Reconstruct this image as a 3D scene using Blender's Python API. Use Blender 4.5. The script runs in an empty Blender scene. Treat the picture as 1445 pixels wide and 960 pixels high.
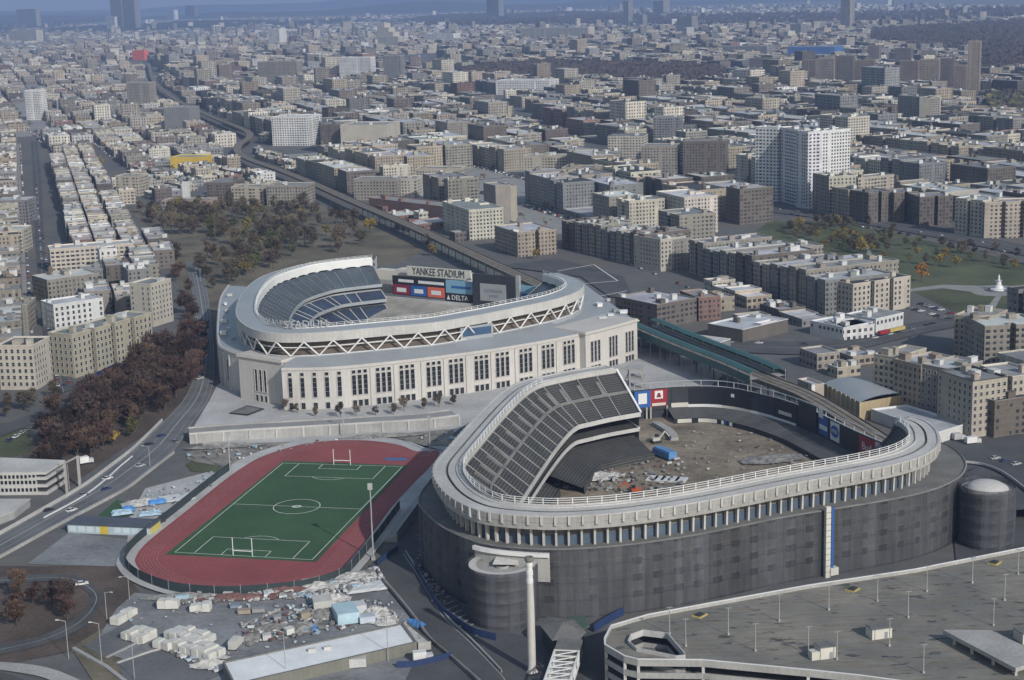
import bpy, math, random
from mathutils import Vector, Matrix
R=math.radians
HAZE=6.8e-5
random.seed(7)
sc=bpy.context.scene
# ---------------------------------------------------------------- camera, sky, sun, exposure
F=2300.0; PITCH=R(12.17); ROLL=R(1.64); CH=197.5
cam_d=bpy.data.cameras.new('camera'); cam=bpy.data.objects.new('camera',cam_d); sc.collection.objects.link(cam)
cam_d.sensor_width=36.0; cam_d.lens=36.0*F/1445.0; cam_d.clip_start=1.0; cam_d.clip_end=120000.0
_r0=Vector((1,0,0)); FW=Vector((0,math.cos(PITCH),-math.sin(PITCH))); _u0=Vector((0,math.sin(PITCH),math.cos(PITCH)))
RT=_r0*math.cos(ROLL)-_u0*math.sin(ROLL); UP=_r0*math.sin(ROLL)+_u0*math.cos(ROLL)
cam.matrix_world=Matrix(((RT.x,UP.x,-FW.x,0),(RT.y,UP.y,-FW.y,0),(RT.z,UP.z,-FW.z,CH),(0,0,0,1)))
sc.camera=cam
SUN_AZ=R(147); SUN_EL=R(30)
wd=bpy.data.worlds.new('World'); sc.world=wd; wd.use_nodes=True
nt=wd.node_tree; bg=nt.nodes['Background']; sky=nt.nodes.new('ShaderNodeTexSky'); sky.sky_type='NISHITA'; sky.sun_disc=False
sky.sun_elevation=SUN_EL; sky.sun_rotation=SUN_AZ; sky.air_density=1.4; sky.dust_density=1.5; sky.altitude=200
nt.links.new(sky.outputs[0],bg.inputs[0]); bg.inputs[1].default_value=0.11
sd=bpy.data.lights.new('sun','SUN'); sd.energy=3.3; sd.angle=R(0.6); sd.color=(1.0,0.975,0.93)
so=bpy.data.objects.new('sun',sd); sc.collection.objects.link(so)
sv=Vector((math.sin(SUN_AZ)*math.cos(SUN_EL),math.cos(SUN_AZ)*math.cos(SUN_EL),math.sin(SUN_EL)))
so.rotation_euler=sv.to_track_quat('Z','Y').to_euler(); so.location=(300,-300,900)
vs=sc.view_settings; vs.view_transform='Standard'; vs.look='None'; vs.gamma=1.0; vs.use_curve_mapping=False; vs.exposure=0.0
sc.cycles.max_bounces=5; sc.cycles.diffuse_bounces=2; sc.cycles.glossy_bounces=2; sc.cycles.transparent_max_bounces=8; sc.cycles.volume_bounces=1
# ---------------------------------------------------------------- measuring helpers: a pixel of the photograph -> a point of the place at height z
def U(px,py,z=0.0):
    d=FW*F+RT*(px-722.5)-UP*(py-480.0); t=(z-CH)/d.z
    return Vector((d.x*t,d.y*t))
def PXY(x,y,z=0.0):
    d=Vector((x,y,z-CH)); k=d.dot(FW)
    return 722.5+F*d.dot(RT)/k, 480-F*d.dot(UP)/k
COL=sc.collection
def tag(o,label=None,cat=None,group=None,kind=None):
    if label: o['label']=label
    if cat: o['category']=cat
    if group: o['group']=group
    if kind: o['kind']=kind
    return o
def empty(name,loc=(0,0,0),label=None,cat=None,group=None,rz=0.0):
    o=bpy.data.objects.new(name,None); COL.objects.link(o); o.location=loc; o.rotation_euler=(0,0,rz); o.empty_display_size=1
    return tag(o,label,cat,group)
class MB:
    def __init__(s): s.v=[]; s.f=[]; s.mi=[]; s.uv=[]; s.ix={}
    def vert(s,p):
        k=(round(p[0],3),round(p[1],3),round(p[2],3))
        i=s.ix.get(k)
        if i is None:
            i=len(s.v); s.ix[k]=i; s.v.append(k)
        return i
    def face(s,pts,mi=0,uv=None):
        ids=[s.vert(p) for p in pts]
        if len(set(ids))<3: return
        if len(set(ids))<len(ids):
            q=[];qu=[]
            for j,i in enumerate(ids):
                if i not in q: q.append(i); qu.append(uv[j] if uv else None)
            ids=q; uv=qu if uv else None
        s.f.append(ids); s.mi.append(mi); s.uv.append(uv)
    def box(s,c,size,rz=0.0,mi=0,bottom=False):
        # c = centre of the base
        hx,hy=size[0]/2,size[1]/2; ca,sa=math.cos(rz),math.sin(rz)
        q=[(c[0]+ca*x-sa*y,c[1]+sa*x+ca*y) for x,y in((-hx,-hy),(hx,-hy),(hx,hy),(-hx,hy))]
        s.prism(q,c[2],c[2]+size[2],mi,mi,bottom=bottom)
        return s
    def prism(s,poly,z0,z1,mw=0,mt=0,top=True,bottom=False):
        n=len(poly); u=0.0
        for i in range(n):
            a=poly[i]; b=poly[(i+1)%n]; L=math.hypot(b[0]-a[0],b[1]-a[1])
            s.face([(a[0],a[1],z0),(b[0],b[1],z0),(b[0],b[1],z1),(a[0],a[1],z1)],mw,[(u,z1-z0),(u+L,z1-z0),(u+L,0),(u,0)]); u+=L
        if top: s.face([(p[0],p[1],z1) for p in poly],mt,[(p[0],p[1]) for p in poly])
        if bottom: s.face([(p[0],p[1],z0) for p in reversed(poly)],mt)
        return s
    def sweep(s,path,prof,mi=0,closed=False,mis=None):
        # path: list of (pos2,normal2); prof: list of (offset,z) or function(i) -> list
        n=len(path); L=0.0; us=[0.0]
        for i in range(1,n+1):
            a,b=path[i-1][0],path[i%n][0]; L+=math.hypot(b[0]-a[0],b[1]-a[1]); us.append(L)
        rng=range(n) if closed else range(n-1)
        def pt(i,o,z): 
            p,nn=path[i%n]; return (p[0]+nn[0]*o,p[1]+nn[1]*o,z)
        for i in rng:
            pa=prof(i) if callable(prof) else prof; pb=prof((i+1)%n) if callable(prof) else prof
            v=0.0
            for k in range(len(pa)-1):
                dv=math.hypot(pa[k+1][0]-pa[k][0],pa[k+1][1]-pa[k][1])
                s.face([pt(i,*pa[k]),pt(i+1,*pb[k]),pt(i+1,*pb[k+1]),pt(i,*pa[k+1])],mis[k] if mis else mi,[(us[i],v),(us[i+1],v),(us[i+1],v+dv),(us[i],v+dv)])
                v+=dv
        return s
    def tube(s,p,q,r,n=6,r2=None,mi=0,caps=True):
        p=Vector(p);q=Vector(q); d=(q-p).normalized(); r2=r if r2 is None else r2
        a=d.orthogonal().normalized(); b=d.cross(a)
        A=[p+(a*math.cos(t)+b*math.sin(t))*r for t in [2*math.pi*i/n for i in range(n)]]
        B=[q+(a*math.cos(t)+b*math.sin(t))*r2 for t in [2*math.pi*i/n for i in range(n)]]
        for i in range(n):
            j=(i+1)%n; s.face([A[i],A[j],B[j],B[i]],mi)
        if caps:
            s.face(list(reversed(A)),mi); s.face(B,mi)
        return s
    def bar(s,p,q,w,h,mi=0):
        # rectangular bar, w horizontal, h vertical
        p=Vector(p);q=Vector(q); d=(q-p).normalized()
        a=d.cross(Vector((0,0,1)))
        a=Vector((1,0,0)) if a.length<1e-4 else a.normalized()
        b=a.cross(d)
        c=[a*w/2+b*h/2,-a*w/2+b*h/2,-a*w/2-b*h/2,a*w/2-b*h/2]
        A=[p+x for x in c];B=[q+x for x in c]
        for i in range(4):
            j=(i+1)%4; s.face([A[j],A[i],B[i],B[j]],mi)
        s.face(A,mi); s.face(list(reversed(B)),mi)
        return s
    def lathe(s,c,prof,n=20,mi=0):
        for i in range(n):
            t0=2*math.pi*i/n;t1=2*math.pi*(i+1)/n
            for (r0,z0),(r1,z1) in zip(prof,prof[1:]):
                P=lambda r,t,z:(c[0]+r*math.cos(t),c[1]+r*math.sin(t),c[2]+z)
                s.face([P(r0,t0,z0),P(r0,t1,z0),P(r1,t1,z1),P(r1,t0,z1)],mi,[(t0*8,z0),(t1*8,z0),(t1*8,z1),(t0*8,z1)])
        return s
    def mesh(s,name,mats):
        me=bpy.data.meshes.new(name); me.from_pydata(s.v,[],s.f)
        for m in (mats if isinstance(mats,(list,tuple)) else [mats]): me.materials.append(m)
        if any(s.mi): me.polygons.foreach_set('material_index',s.mi)
        uvl=me.uv_layers.new(name='UVMap'); buf=[]
        for f,u in zip(s.f,s.uv):
            for k,i in enumerate(f):
                if u: buf+=[u[k][0],u[k][1]]
                else: buf+=[s.v[i][0]+s.v[i][2]*.3,s.v[i][1]+s.v[i][2]*.7]
        uvl.data.foreach_set('uv',buf); me.update()
        return me
    def build(s,name,mats,parent=None,color=None,smooth=False):
        me=s.mesh(name,mats)
        if smooth: me.polygons.foreach_set('use_smooth',[True]*len(me.polygons))
        return put(name,me,parent,color)
def put(name,me,parent=None,color=None,loc=None,rz=0.0):
    o=bpy.data.objects.new(name,me); COL.objects.link(o)
    if parent is not None: o.parent=parent
    if color is not None: o.color=(color[0],color[1],color[2],1)
    if loc is not None: o.location=loc
    if rz: o.rotation_euler=(0,0,rz)
    return o
KIDS={}
def copy_tree(src,loc,rz=0.0,label=None,group=None,cat=None,scale=None,color=None):
    c=src.copy(); COL.objects.link(c); c.location=loc; c.rotation_euler=(0,0,rz)
    if scale: c.scale=scale if isinstance(scale,(tuple,list)) else (scale,)*3
    tag(c,label,cat,group)
    if color and c.type=='MESH': c.color=(*color,1)
    if src.name not in KIDS: KIDS[src.name]=[(ch,list(ch.children)) for ch in src.children]
    for ch,sub in KIDS[src.name]:
        d=ch.copy(); COL.objects.link(d); d.parent=c
        if color and ch.get('tint'): d.color=(*color,1)
        for g in sub:
            e=g.copy(); COL.objects.link(e); e.parent=d
    return c
# ---- curves in plan
def smooth_pts(pts,sub=8):
    out=[];n=len(pts)
    for i in range(n-1):
        p0=pts[max(i-1,0)];p1=pts[i];p2=pts[i+1];p3=pts[min(i+2,n-1)]
        for k in range(sub):
            t=k/sub
            out.append(tuple(0.5*(2*b+(c-a)*t+(2*a-5*b+4*c-d)*t*t+(-a+3*b-3*c+d)*t**3) for a,b,c,d in zip(p0,p1,p2,p3)))
    out.append(tuple(pts[-1])); return out
def resample(pts,step):
    d=[0.0]
    for a,b in zip(pts,pts[1:]): d.append(d[-1]+math.dist(a,b))
    n=max(2,int(round(d[-1]/step))); out=[];j=0
    for i in range(n+1):
        t=d[-1]*i/n
        while j<len(d)-2 and d[j+1]<t: j+=1
        k=(t-d[j])/max(1e-9,d[j+1]-d[j]); out.append(tuple(a+(b-a)*k for a,b in zip(pts[j],pts[j+1])))
    return out
def relax(pts,it=3):
    for _ in range(it):
        pts=[pts[0]]+[tuple((a+2*b+c)/4 for a,b,c in zip(pts[i-1],pts[i],pts[i+1])) for i in range(1,len(pts)-1)]+[pts[-1]]
    return pts
def with_normals(pts,closed=False,side=1):
    out=[];n=len(pts)
    for i in range(n):
        a=pts[(i-1)%n] if closed else pts[max(i-1,0)]; b=pts[(i+1)%n] if closed else pts[min(i+1,n-1)]
        dx,dy=b[0]-a[0],b[1]-a[1]; L=math.hypot(dx,dy) or 1
        out.append(((pts[i][0],pts[i][1]),(-dy/L*side,dx/L*side)))
    return out
def pxpath(px,z,step=4.0,rel=2,sm=True):
    g=[tuple(U(p[0],p[1],z)) for p in px]
    if sm: g=smooth_pts(g)
    g=resample(g,step)
    return relax(g,rel) if rel else g
def inset(poly,d):
    n=len(poly);out=[]
    for i in range(n):
        a=Vector(poly[i-1]);b=Vector(poly[i]);c=Vector(poly[(i+1)%n])
        e1=(b-a).normalized();e2=(c-b).normalized()
        n1=Vector((-e1.y,e1.x));n2=Vector((-e2.y,e2.x))
        k=1+n1.dot(n2)
        m=(n1+n2)/(k if k>.2 else .2)
        out.append(tuple(b+m*d))
    return out
def area2(p): return sum(p[i-1][0]*p[i][1]-p[i][0]*p[i-1][1] for i in range(len(p)))
def ccw(p): return list(p) if area2(p)>0 else list(reversed(p))
def inpoly(x,y,poly):
    r=False;n=len(poly);j=n-1
    for i in range(n):
        xi,yi=poly[i][0],poly[i][1];xj,yj=poly[j][0],poly[j][1]
        if (yi>y)!=(yj>y) and x<(xj-xi)*(y-yi)/(yj-yi)+xi: r=not r
        j=i
    return r
# ---------------------------------------------------------------- materials
def node_mat(name):
    m=bpy.data.materials.new(name); m.use_nodes=True; t=m.node_tree; b=t.nodes['Principled BSDF']
    return m,t,b
class NB:
    """short-hand for building node trees"""
    def __init__(s,t): s.t=t
    def n(s,ty,**k):
        x=s.t.nodes.new('ShaderNode'+ty)
        for a,b in k.items(): setattr(x,a,b)
        return x
    def l(s,a,b): s.t.links.new(a,b)
    def val(s,x,sock):
        if isinstance(x,(int,float)): sock.default_value=x
        elif isinstance(x,(tuple,list)): sock.default_value=(*x,1) if len(x)==3 and sock.type=='RGBA' else x
        else: s.l(x,sock)
    def m(s,op,a,b=0.0,c=None,clamp=False):
        x=s.n('Math',operation=op,use_clamp=clamp); s.val(a,x.inputs[0]); s.val(b,x.inputs[1])
        if c is not None: s.val(c,x.inputs[2])
        return x.outputs[0]
    def mix(s,f,a,b,mode='MIX'):
        x=s.n('Mix',data_type='RGBA',blend_type=mode); s.val(f,x.inputs[0]); s.val(a,x.inputs[6]); s.val(b,x.inputs[7]); return x.outputs[2]
    def noise(s,vec,scale,detail=3,rough=.55):
        x=s.n('TexNoise'); x.inputs['Scale'].default_value=scale; x.inputs['Detail'].default_value=detail; x.inputs['Roughness'].default_value=rough
        if vec is not None: s.l(vec,x.inputs['Vector'])
        return x.outputs[0]
    def ramp(s,f,stops):
        x=s.n('ValToRGB'); s.l(f,x.inputs[0]); e=x.color_ramp.elements
        while len(e)<len(stops): e.new(.5)
        for k,(p,c) in zip(e,stops): k.position=p; k.color=(*c,1) if len(c)==3 else c
        return x.outputs[0]
    def rng(s,f,a,b,c,d):
        x=s.n('MapRange'); s.l(f,x.inputs[0])
        for i,v in enumerate((a,b,c,d)): x.inputs[1+i].default_value=v
        return x.outputs[0]
def geo_pos(N): return N.n('NewGeometry').outputs['Position']
def mat(name,col,rough=.8,var=.25,scale=.35,metal=0.0,fine=4.0,tint=False,streak=0.0,spec=.4):
    """weathered surface: one base colour with broad and fine mottling fixed to the place"""
    m,t,b=node_mat(name); N=NB(t); pos=geo_pos(N)
    a=N.noise(pos,scale,4); f=N.noise(pos,fine,2)
    k=N.m('ADD',N.rng(a,.25,.75,1-var,1+var),N.rng(f,.3,.7,-var*.4,var*.4))
    if streak:
        sp=N.n('Mapping'); sp.inputs['Scale'].default_value=(1.2,1.2,.05); N.l(pos,sp.inputs[0])
        k=N.m('MULTIPLY',k,N.rng(N.noise(sp.outputs[0],1.0,3),.3,.7,1-streak,1+streak*.5))
    base=col
    if tint: base=N.n('ObjectInfo').outputs['Color']
    c=N.n('VectorMath',operation='SCALE')
    if tint: N.l(base,c.inputs[0])
    else: c.inputs[0].default_value=col
    N.l(k,c.inputs['Scale']); N.l(c.outputs[0],b.inputs['Base Color'])
    b.inputs['Roughness'].default_value=rough; b.inputs['Metallic'].default_value=metal; b.inputs['Specular IOR Level'].default_value=spec
    return m
M={}
M['conc']=mat('concrete',(.34,.335,.32),.85,.22,.08,fine=1.2,streak=.12)
M['conc_lt']=mat('pale_concrete',(.46,.45,.43),.8,.16,.07,fine=1.0,streak=.1)
M['conc_dk']=mat('dark_concrete',(.16,.158,.15),.85,.28,.12,fine=1.0,streak=.15)
M['lime']=mat('limestone',(.50,.475,.445),.8,.1,.05,fine=.8,streak=.1)
M['white']=mat('white_paint',(.66,.66,.65),.55,.08,.1)
M['offwhite']=mat('cream_paint',(.55,.53,.47),.6,.1,.1)
M['steel']=mat('grey_steel',(.30,.31,.32),.5,.15,.2,metal=.3)
M['galv']=mat('galvanised_steel',(.42,.43,.44),.45,.12,.3,metal=.3)
M['roofmetal']=mat('ring_roof_metal',(.30,.32,.335),.5,.1,.05,fine=.6)
M['dark']=mat('dark_metal',(.035,.038,.045),.6,.2,.3)
M['black']=mat('black_board',(.015,.017,.022),.5,.2,.3)
M['glass']=mat('dark_glass',(.018,.022,.028),.12,.3,.2,spec=.6)
M['glassb']=mat('blue_glass',(.05,.09,.16),.2,.3,.2,spec=.6)
M['tint']=mat('painted_surface',(.5,.5,.5),.7,.16,.15,tint=True,fine=1.5)
M['tintm']=mat('tinted_gloss_paint',(.5,.5,.5),.3,.06,.2,tint=True)
M['asphalt']=mat('asphalt',(.075,.077,.08),.9,.25,.06,fine=1.0)
M['sidewalk']=mat('pavement_concrete',(.26,.255,.245),.9,.18,.1,fine=1.5)
M['tyre']=mat('tyre_rubber',(.02,.02,.02),.9,.1)
M['green']=mat('green_station_paint',(.028,.085,.085),.55,.2,.1)
M['brown']=mat('rusty_brown_steel',(.12,.095,.075),.8,.3,.2)
M['blue']=mat('blue_hoarding',(.022,.042,.115),.6,.2,.15)
M['line']=mat('line_paint',(.62,.62,.58),.8,.15,.6)
M['yline']=mat('yellow_line_paint',(.45,.36,.12),.8,.15,.6)
# facade: rows of windows in metres of UV (u along the wall, v down from the top)
def facade_mat(name,cw,ch,ww,wh,streaks=.25,top=1.5,glass=(.03,.034,.042),rand=.35):
    m,t,b=node_mat(name); N=NB(t)
    uv=N.n('UVMap'); uv.uv_map='UVMap'; sx=N.n('SeparateXYZ'); N.l(uv.outputs[0],sx.inputs[0])
    u,v=sx.outputs[0],sx.outputs[1]
    cu=N.m('DIVIDE',u,cw); cv=N.m('DIVIDE',N.m('SUBTRACT',v,top),ch)
    fu=N.m('FRACT',cu); fv=N.m('FRACT',cv)
    def band(f,w): return N.m('LESS_THAN',N.m('ABSOLUTE',N.m('SUBTRACT',f,.5)),w/2)
    cell=N.n('CombineXYZ'); N.l(N.m('FLOOR',cu),cell.inputs[0]); N.l(N.m('FLOOR',cv),cell.inputs[1])
    oi=N.n('ObjectInfo'); N.l(N.m('MULTIPLY',oi.outputs['Random'],97.0),cell.inputs[2])
    wn=N.n('TexWhiteNoise'); N.l(cell.outputs[0],wn.inputs[0])
    col=N.n('CombineXYZ'); N.l(N.m('FLOOR',cu),col.inputs[0]); N.l(N.m('MULTIPLY',oi.outputs['Random'],31.0),col.inputs[1])
    wc=N.n('TexWhiteNoise'); N.l(col.outputs[0],wc.inputs[0])
    # some columns hold wide pairs, some narrow bathroom windows, a few none
    w=N.rng(wc.outputs[0],0,1,ww*.55,ww*1.25)
    has=N.m('GREATER_THAN',wc.outputs[0],.08)
    win=N.m('MULTIPLY',N.m('MULTIPLY',N.m('LESS_THAN',N.m('ABSOLUTE',N.m('SUBTRACT',fu,.5)),N.m('MULTIPLY',w,.5)),band(fv,wh)),N.m('MULTIPLY',has,N.m('GREATER_THAN',v,top)))
    pos=geo_pos(N); a=N.noise(pos,.06,4); f=N.noise(pos,.9,2)
    k=N.m('ADD',N.rng(a,.25,.75,.82,1.18),N.rng(f,.3,.7,-.1,.1))
    st=N.n('CombineXYZ'); N.l(N.m('MULTIPLY',u,.35),st.inputs[0]); N.l(N.m('MULTIPLY',v,.02),st.inputs[1])
    k=N.m('MULTIPLY',k,N.rng(N.noise(st.outputs[0],1.0,2),.3,.7,1-streaks,1+streaks*.6))
    # a sill / spandrel course under every window row
    sill=N.m('MULTIPLY',N.m('LESS_THAN',N.m('ABSOLUTE',N.m('SUBTRACT',fv,.5+wh/2+.05)),.05),N.m('GREATER_THAN',v,top))
    k=N.m('MULTIPLY',k,N.m('ADD',1.0,N.m('MULTIPLY',sill,.22)))
    c=N.n('VectorMath',operation='SCALE'); N.l(oi.outputs['Color'],c.inputs[0]); N.l(k,c.inputs['Scale'])
    g=N.mix(N.m('GREATER_THAN',wn.outputs[0],1-rand*.5),glass,(.17,.165,.15))
    g=N.mix(N.m('MULTIPLY',wn.outputs[0],.55),g,(.085,.09,.10))
    N.l(N.mix(win,c.outputs[0],g),b.inputs['Base Color'])
    N.l(N.rng(win,0,1,.88,.2),b.inputs['Roughness'])
    return m
M['fac']=facade_mat('brick_facade',2.9,3.05,.46,.55)
M['fac_wide']=facade_mat('wide_window_facade',3.6,3.1,.62,.5,.12)
M['fac_lo']=facade_mat('shop_facade',3.6,3.9,.6,.5,.2,.9)
M['fac_far']=facade_mat('far_facade',4.0,4.2,.5,.5,.4,1.5)
M['fac_tower']=facade_mat('tower_facade',3.2,2.95,.55,.5,.1,2.2)
def wb(mb,name,mats,parent,color=None,smooth=False):
    """build from world coordinates under an unrotated parent"""
    o=mb.build(name,mats,parent,color,smooth); p=parent; off=Vector((0,0,0))
    while p is not None: off+=p.location; p=p.parent
    o.location=-off; return o
def text(name,s,parent,pos,right,up,size,m,ext=.05,xs=1.0,align='CENTER'):
    cu=bpy.data.curves.new(name,'FONT'); cu.body=s; cu.size=size; cu.extrude=ext; cu.align_x=align; cu.align_y='CENTER'; cu.materials.append(m); cu.resolution_u=2
    tmp=bpy.data.objects.new('letters',cu); me=bpy.data.meshes.new_from_object(tmp); bpy.data.objects.remove(tmp)
    if not me.materials: me.materials.append(m)
    o=bpy.data.objects.new(name,me); COL.objects.link(o)
    r=Vector((*right,0)[:3]).normalized();u=Vector(up).normalized();n=r.cross(u)
    w=Matrix(((r.x*xs,u.x,n.x,pos[0]),(r.y*xs,u.y,n.y,pos[1]),(r.z*xs,u.z,n.z,pos[2]),(0,0,0,1)))
    off=Vector((0,0,0)); p=parent
    while p is not None: off+=p.location; p=p.parent
    o.parent=parent; o.matrix_basis=Matrix.Translation(-off)@w
    return o
def seat_mat(name,col,row=.85,sect=9.0,band=.35):
    m,t,b=node_mat(name); N=NB(t); uv=N.n('UVMap'); sx=N.n('SeparateXYZ'); N.l(uv.outputs[0],sx.inputs[0])
    fr=N.m('FRACT',N.m('DIVIDE',sx.outputs[1],row)); st=N.m('LESS_THAN',fr,.5)
    pos=geo_pos(N); k=N.m('MULTIPLY',N.rng(N.noise(pos,.08,4),.3,.7,.7,1.3),N.rng(st,0,1,1-band,1+band))
    k=N.m('MULTIPLY',k,N.rng(N.noise(pos,.7,2),.3,.7,.85,1.15))
    c=N.n('VectorMath',operation='SCALE'); c.inputs[0].default_value=col; N.l(k,c.inputs['Scale']); N.l(c.outputs[0],b.inputs['Base Color']); b.inputs['Roughness'].default_value=.8
    return m
M['seat_old']=seat_mat('stripped_concrete_steps',(.046,.046,.044),1.25,band=.45)
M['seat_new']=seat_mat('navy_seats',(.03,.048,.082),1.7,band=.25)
M['seat_grey']=seat_mat('grey_blue_seats',(.058,.075,.095),1.7,band=.25)  # upper deck seats, a greyer and paler blue than the navy ones
M['bleach']=seat_mat('bleacher_benches',(.30,.285,.25),1.6,band=.12)
def net_mat():
    m,t,b=node_mat('demolition_netting'); N=NB(t); uv=N.n('UVMap'); sx=N.n('SeparateXYZ'); N.l(uv.outputs[0],sx.inputs[0])
    u=sx.outputs[0]; pan=N.m('FLOOR',N.m('DIVIDE',u,2.6)); wn=N.n('TexWhiteNoise',noise_dimensions='1D'); N.l(pan,wn.inputs['W'])
    fu=N.m('FRACT',N.m('DIVIDE',u,2.6)); seam=N.m('LESS_THAN',fu,.07)
    cx=N.n('CombineXYZ'); N.l(N.m('MULTIPLY',u,.25),cx.inputs[0]); N.l(N.m('MULTIPLY',sx.outputs[1],.03),cx.inputs[1])
    k=N.m('MULTIPLY',N.rng(wn.outputs[0],0,1,.75,1.2),N.rng(N.noise(cx.outputs[0],1.0,3),.3,.7,.7,1.25))
    k=N.m('MULTIPLY',k,N.rng(seam,0,1,1,.6)); pg=N.n('TexWhiteNoise',noise_dimensions='1D'); N.l(N.m('FLOOR',N.m('DIVIDE',u,17.0)),pg.inputs['W']); k=N.m('MULTIPLY',k,N.rng(pg.outputs[0],0,1,.78,1.4)); gl=N.m('LESS_THAN',N.m('FRACT',N.m('DIVIDE',sx.outputs[1],2.9)),.05); k=N.m('MULTIPLY',k,N.rng(gl,0,1,1,.78))
    c=N.n('VectorMath',operation='SCALE'); c.inputs[0].default_value=(.054,.057,.067); N.l(k,c.inputs['Scale']); N.l(c.outputs[0],b.inputs['Base Color']); b.inputs['Roughness'].default_value=.75
    hl=N.m('LESS_THAN',N.m('FRACT',N.m('DIVIDE',sx.outputs[1],5.8)),.06); al_=N.m('ADD',N.rng(N.noise(cx.outputs[0],2.3,3),.3,.7,.62,.84),N.m('MULTIPLY',hl,.15)); N.l(al_,b.inputs['Alpha'])
    return m
M['net']=net_mat()
M['dirt']=mat('demolition_dirt',(.205,.17,.125),.95,.55,.045,fine=.35)
M['bluepanel']=mat('faded_blue_wall',(.07,.10,.145),.6,.3,.15)
M['inner']=facade_mat('old_ballpark_facade',7.3,5.6,.42,.42,.35,3.0)

# ================================================================= OLD BALLPARK
old_ring_px=[(852,515),(782,527),(712,549),(625,638),(610,663),(614,678),(629,697),(655,713),(689,723),(765,729),(815,728),(882,723),(964,712),(1031,700),(1131,680),(1214,665),(1264,655),(1304,643),(1327,627),(1327,620),(1324,607),(1314,597),(1297,588),(1284,587)]
OO=with_normals(pxpath(old_ring_px,34,3.2,3)); nO=len(OO)
ob=empty('old_ballpark',(60,590,0),'old grey concrete ballpark half wrapped in dark demolition netting, with a gutted field','stadium')
def eoff(i):
    x,y=OO[i][0]
    if y>600 and x<60: return 3.0
    if x<20: return max(.6,min(5.5,(y-500)/8))
    return max(.6,min(10,(y-512)/6))
nb=MB(); nb.sweep(OO,lambda i:[(-eoff(i),0),(-eoff(i),23)]); wb(nb,'netting',M['net'],ob)
ib=MB(); ib.sweep(OO,lambda i:[(-eoff(i)+1.4,0),(-eoff(i)+1.4,22.6)]); o=wb(ib,'outer_wall',M['inner'],ob,(.42,.41,.39))
tb=MB(); tb.sweep(OO,lambda i:[(-eoff(i)-.02,23.0),(-eoff(i)+.5,23.35),(-eoff(i)+.9,22.9),(6.5,22.9)]); wb(tb,'terrace',M['conc_dk'],ob)
bb=MB(); bb.sweep(OO,[(5.2,22.9),(5.2,26.0)]); wb(bb,'blue_panel',M['bluepanel'],ob)
cb=MB(); cb.sweep(OO,[(5.4,26.0),(5.4,28.6),(.55,29.4)]); wb(cb,'concourse_soffit',M['conc_dk'],ob)
fb=MB(); fb.sweep(OO,[(.5,29.3),(.35,31.4),(.5,31.45),(.5,31.6),(.3,31.65),(.15,33.7)]); wb(fb,'frieze_panel',M['conc'],ob)
rb=MB(); rb.sweep(OO,[(.1,33.6),(.1,34.0),(1.0,34.0),(1.0,33.7),(4.6,33.8),(4.6,33.3),(5.5,33.3),(5.5,33.9),(8.3,34.0)],mis=[0,0,0,0,1,1,1,0]); wb(rb,'ring_roof',[M['conc_lt'],M['conc_dk']],ob)
rb=MB(); rb.sweep(OO,[(8.3,34.0),(8.3,34.35),(8.8,34.35),(8.8,33.9),(10.6,33.9),(10.6,34.4),(11.1,34.4),(11.1,30.5)]); wb(rb,'inner_walkway',M['conc_lt'],ob)
# columns with flared brackets, one object each
cm=MB(); 
prof=[(3.4,22.9),(3.2,28.2),(2.2,29.3),(.35,30.3),(-.25,31.0),(-.25,33.9),(.4,33.9),(.4,30.9),(2.6,30.0),(4.6,28.6),(4.6,22.9)]
hw=.34
cm.face([(-hw,p[0],p[1]) for p in prof]); cm.face([(hw,p[0],p[1]) for p in reversed(prof)])
for a,b in zip(prof,prof[1:]): cm.face([(-hw,a[0],a[1]),(hw,a[0],a[1]),(hw,b[0],b[1]),(-hw,b[0],b[1])])
cme=cm.mesh('flared_column',[M['conc_lt']])
OP=[p for p,_ in OO]; colpos=with_normals(resample(OP,4.4))
for p,nn in colpos[:-1][-97:]:
    o=put('flared_column',cme,ob); ang=math.atan2(nn[1],nn[0])-math.pi/2
    o.location=(p[0]-60,p[1]-590,0); o.rotation_euler=(0,0,ang)
# railing along the inner lip: posts as objects, two rails
ry=[(p[0]+n[0]*10.85,p[1]+n[1]*10.85) for p,n in OO]
RY=with_normals(resample(ry[14:],2.4))
rl=MB()
for z in (34.9,35.7,36.4): rl.sweep(RY,[(-.1,z),(-.1,z+.16),(.1,z+.16),(.1,z),(-.1,z)])
for p,nn in RY[::2]: rl.box((p[0],p[1],34.3),(.28,.28,2.3),math.atan2(nn[1],nn[0]))
wb(rl,'inner_railing',M['white'],ob)
# decks (stripped of their seats)
d=MB(); d.sweep(OO,[(11.1,32.6),(29.6,18.2)]); wb(d,'upper_deck',M['seat_old'],ob)
d=MB(); d.sweep(OO,[(19.9,26.3),(19.9,26.6),(20.6,26.0),(20.6,25.4)]); wb(d,'cross_aisle',M['conc_dk'],ob)
d=MB(); d.sweep(OO,[(29.5,18.9),(29.9,18.9),(29.9,17.0),(28.5,16.6),(15,20)],mis=[0,0,1,1]); wb(d,'deck_fascia',[M['conc_lt'],M['dark']],ob)
d=MB(); d.sweep(OO,[(14,14.0),(28.2,11.0)]); wb(d,'middle_deck',M['seat_old'],ob)
d=MB(); d.sweep(OO,[(28.2,11.8),(28.6,11.8),(28.6,10.2),(27,9.6),(16,10.5)],mis=[0,0,1,1]); wb(d,'loge_fascia',[M['conc_lt'],M['dark']],ob)
d=MB(); d.sweep(OO[:30],[(18,10.0),(40,2.6),(40.4,3.2),(40.8,0)]); wb(d,'lower_deck',M['seat_old'],ob)
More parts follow.
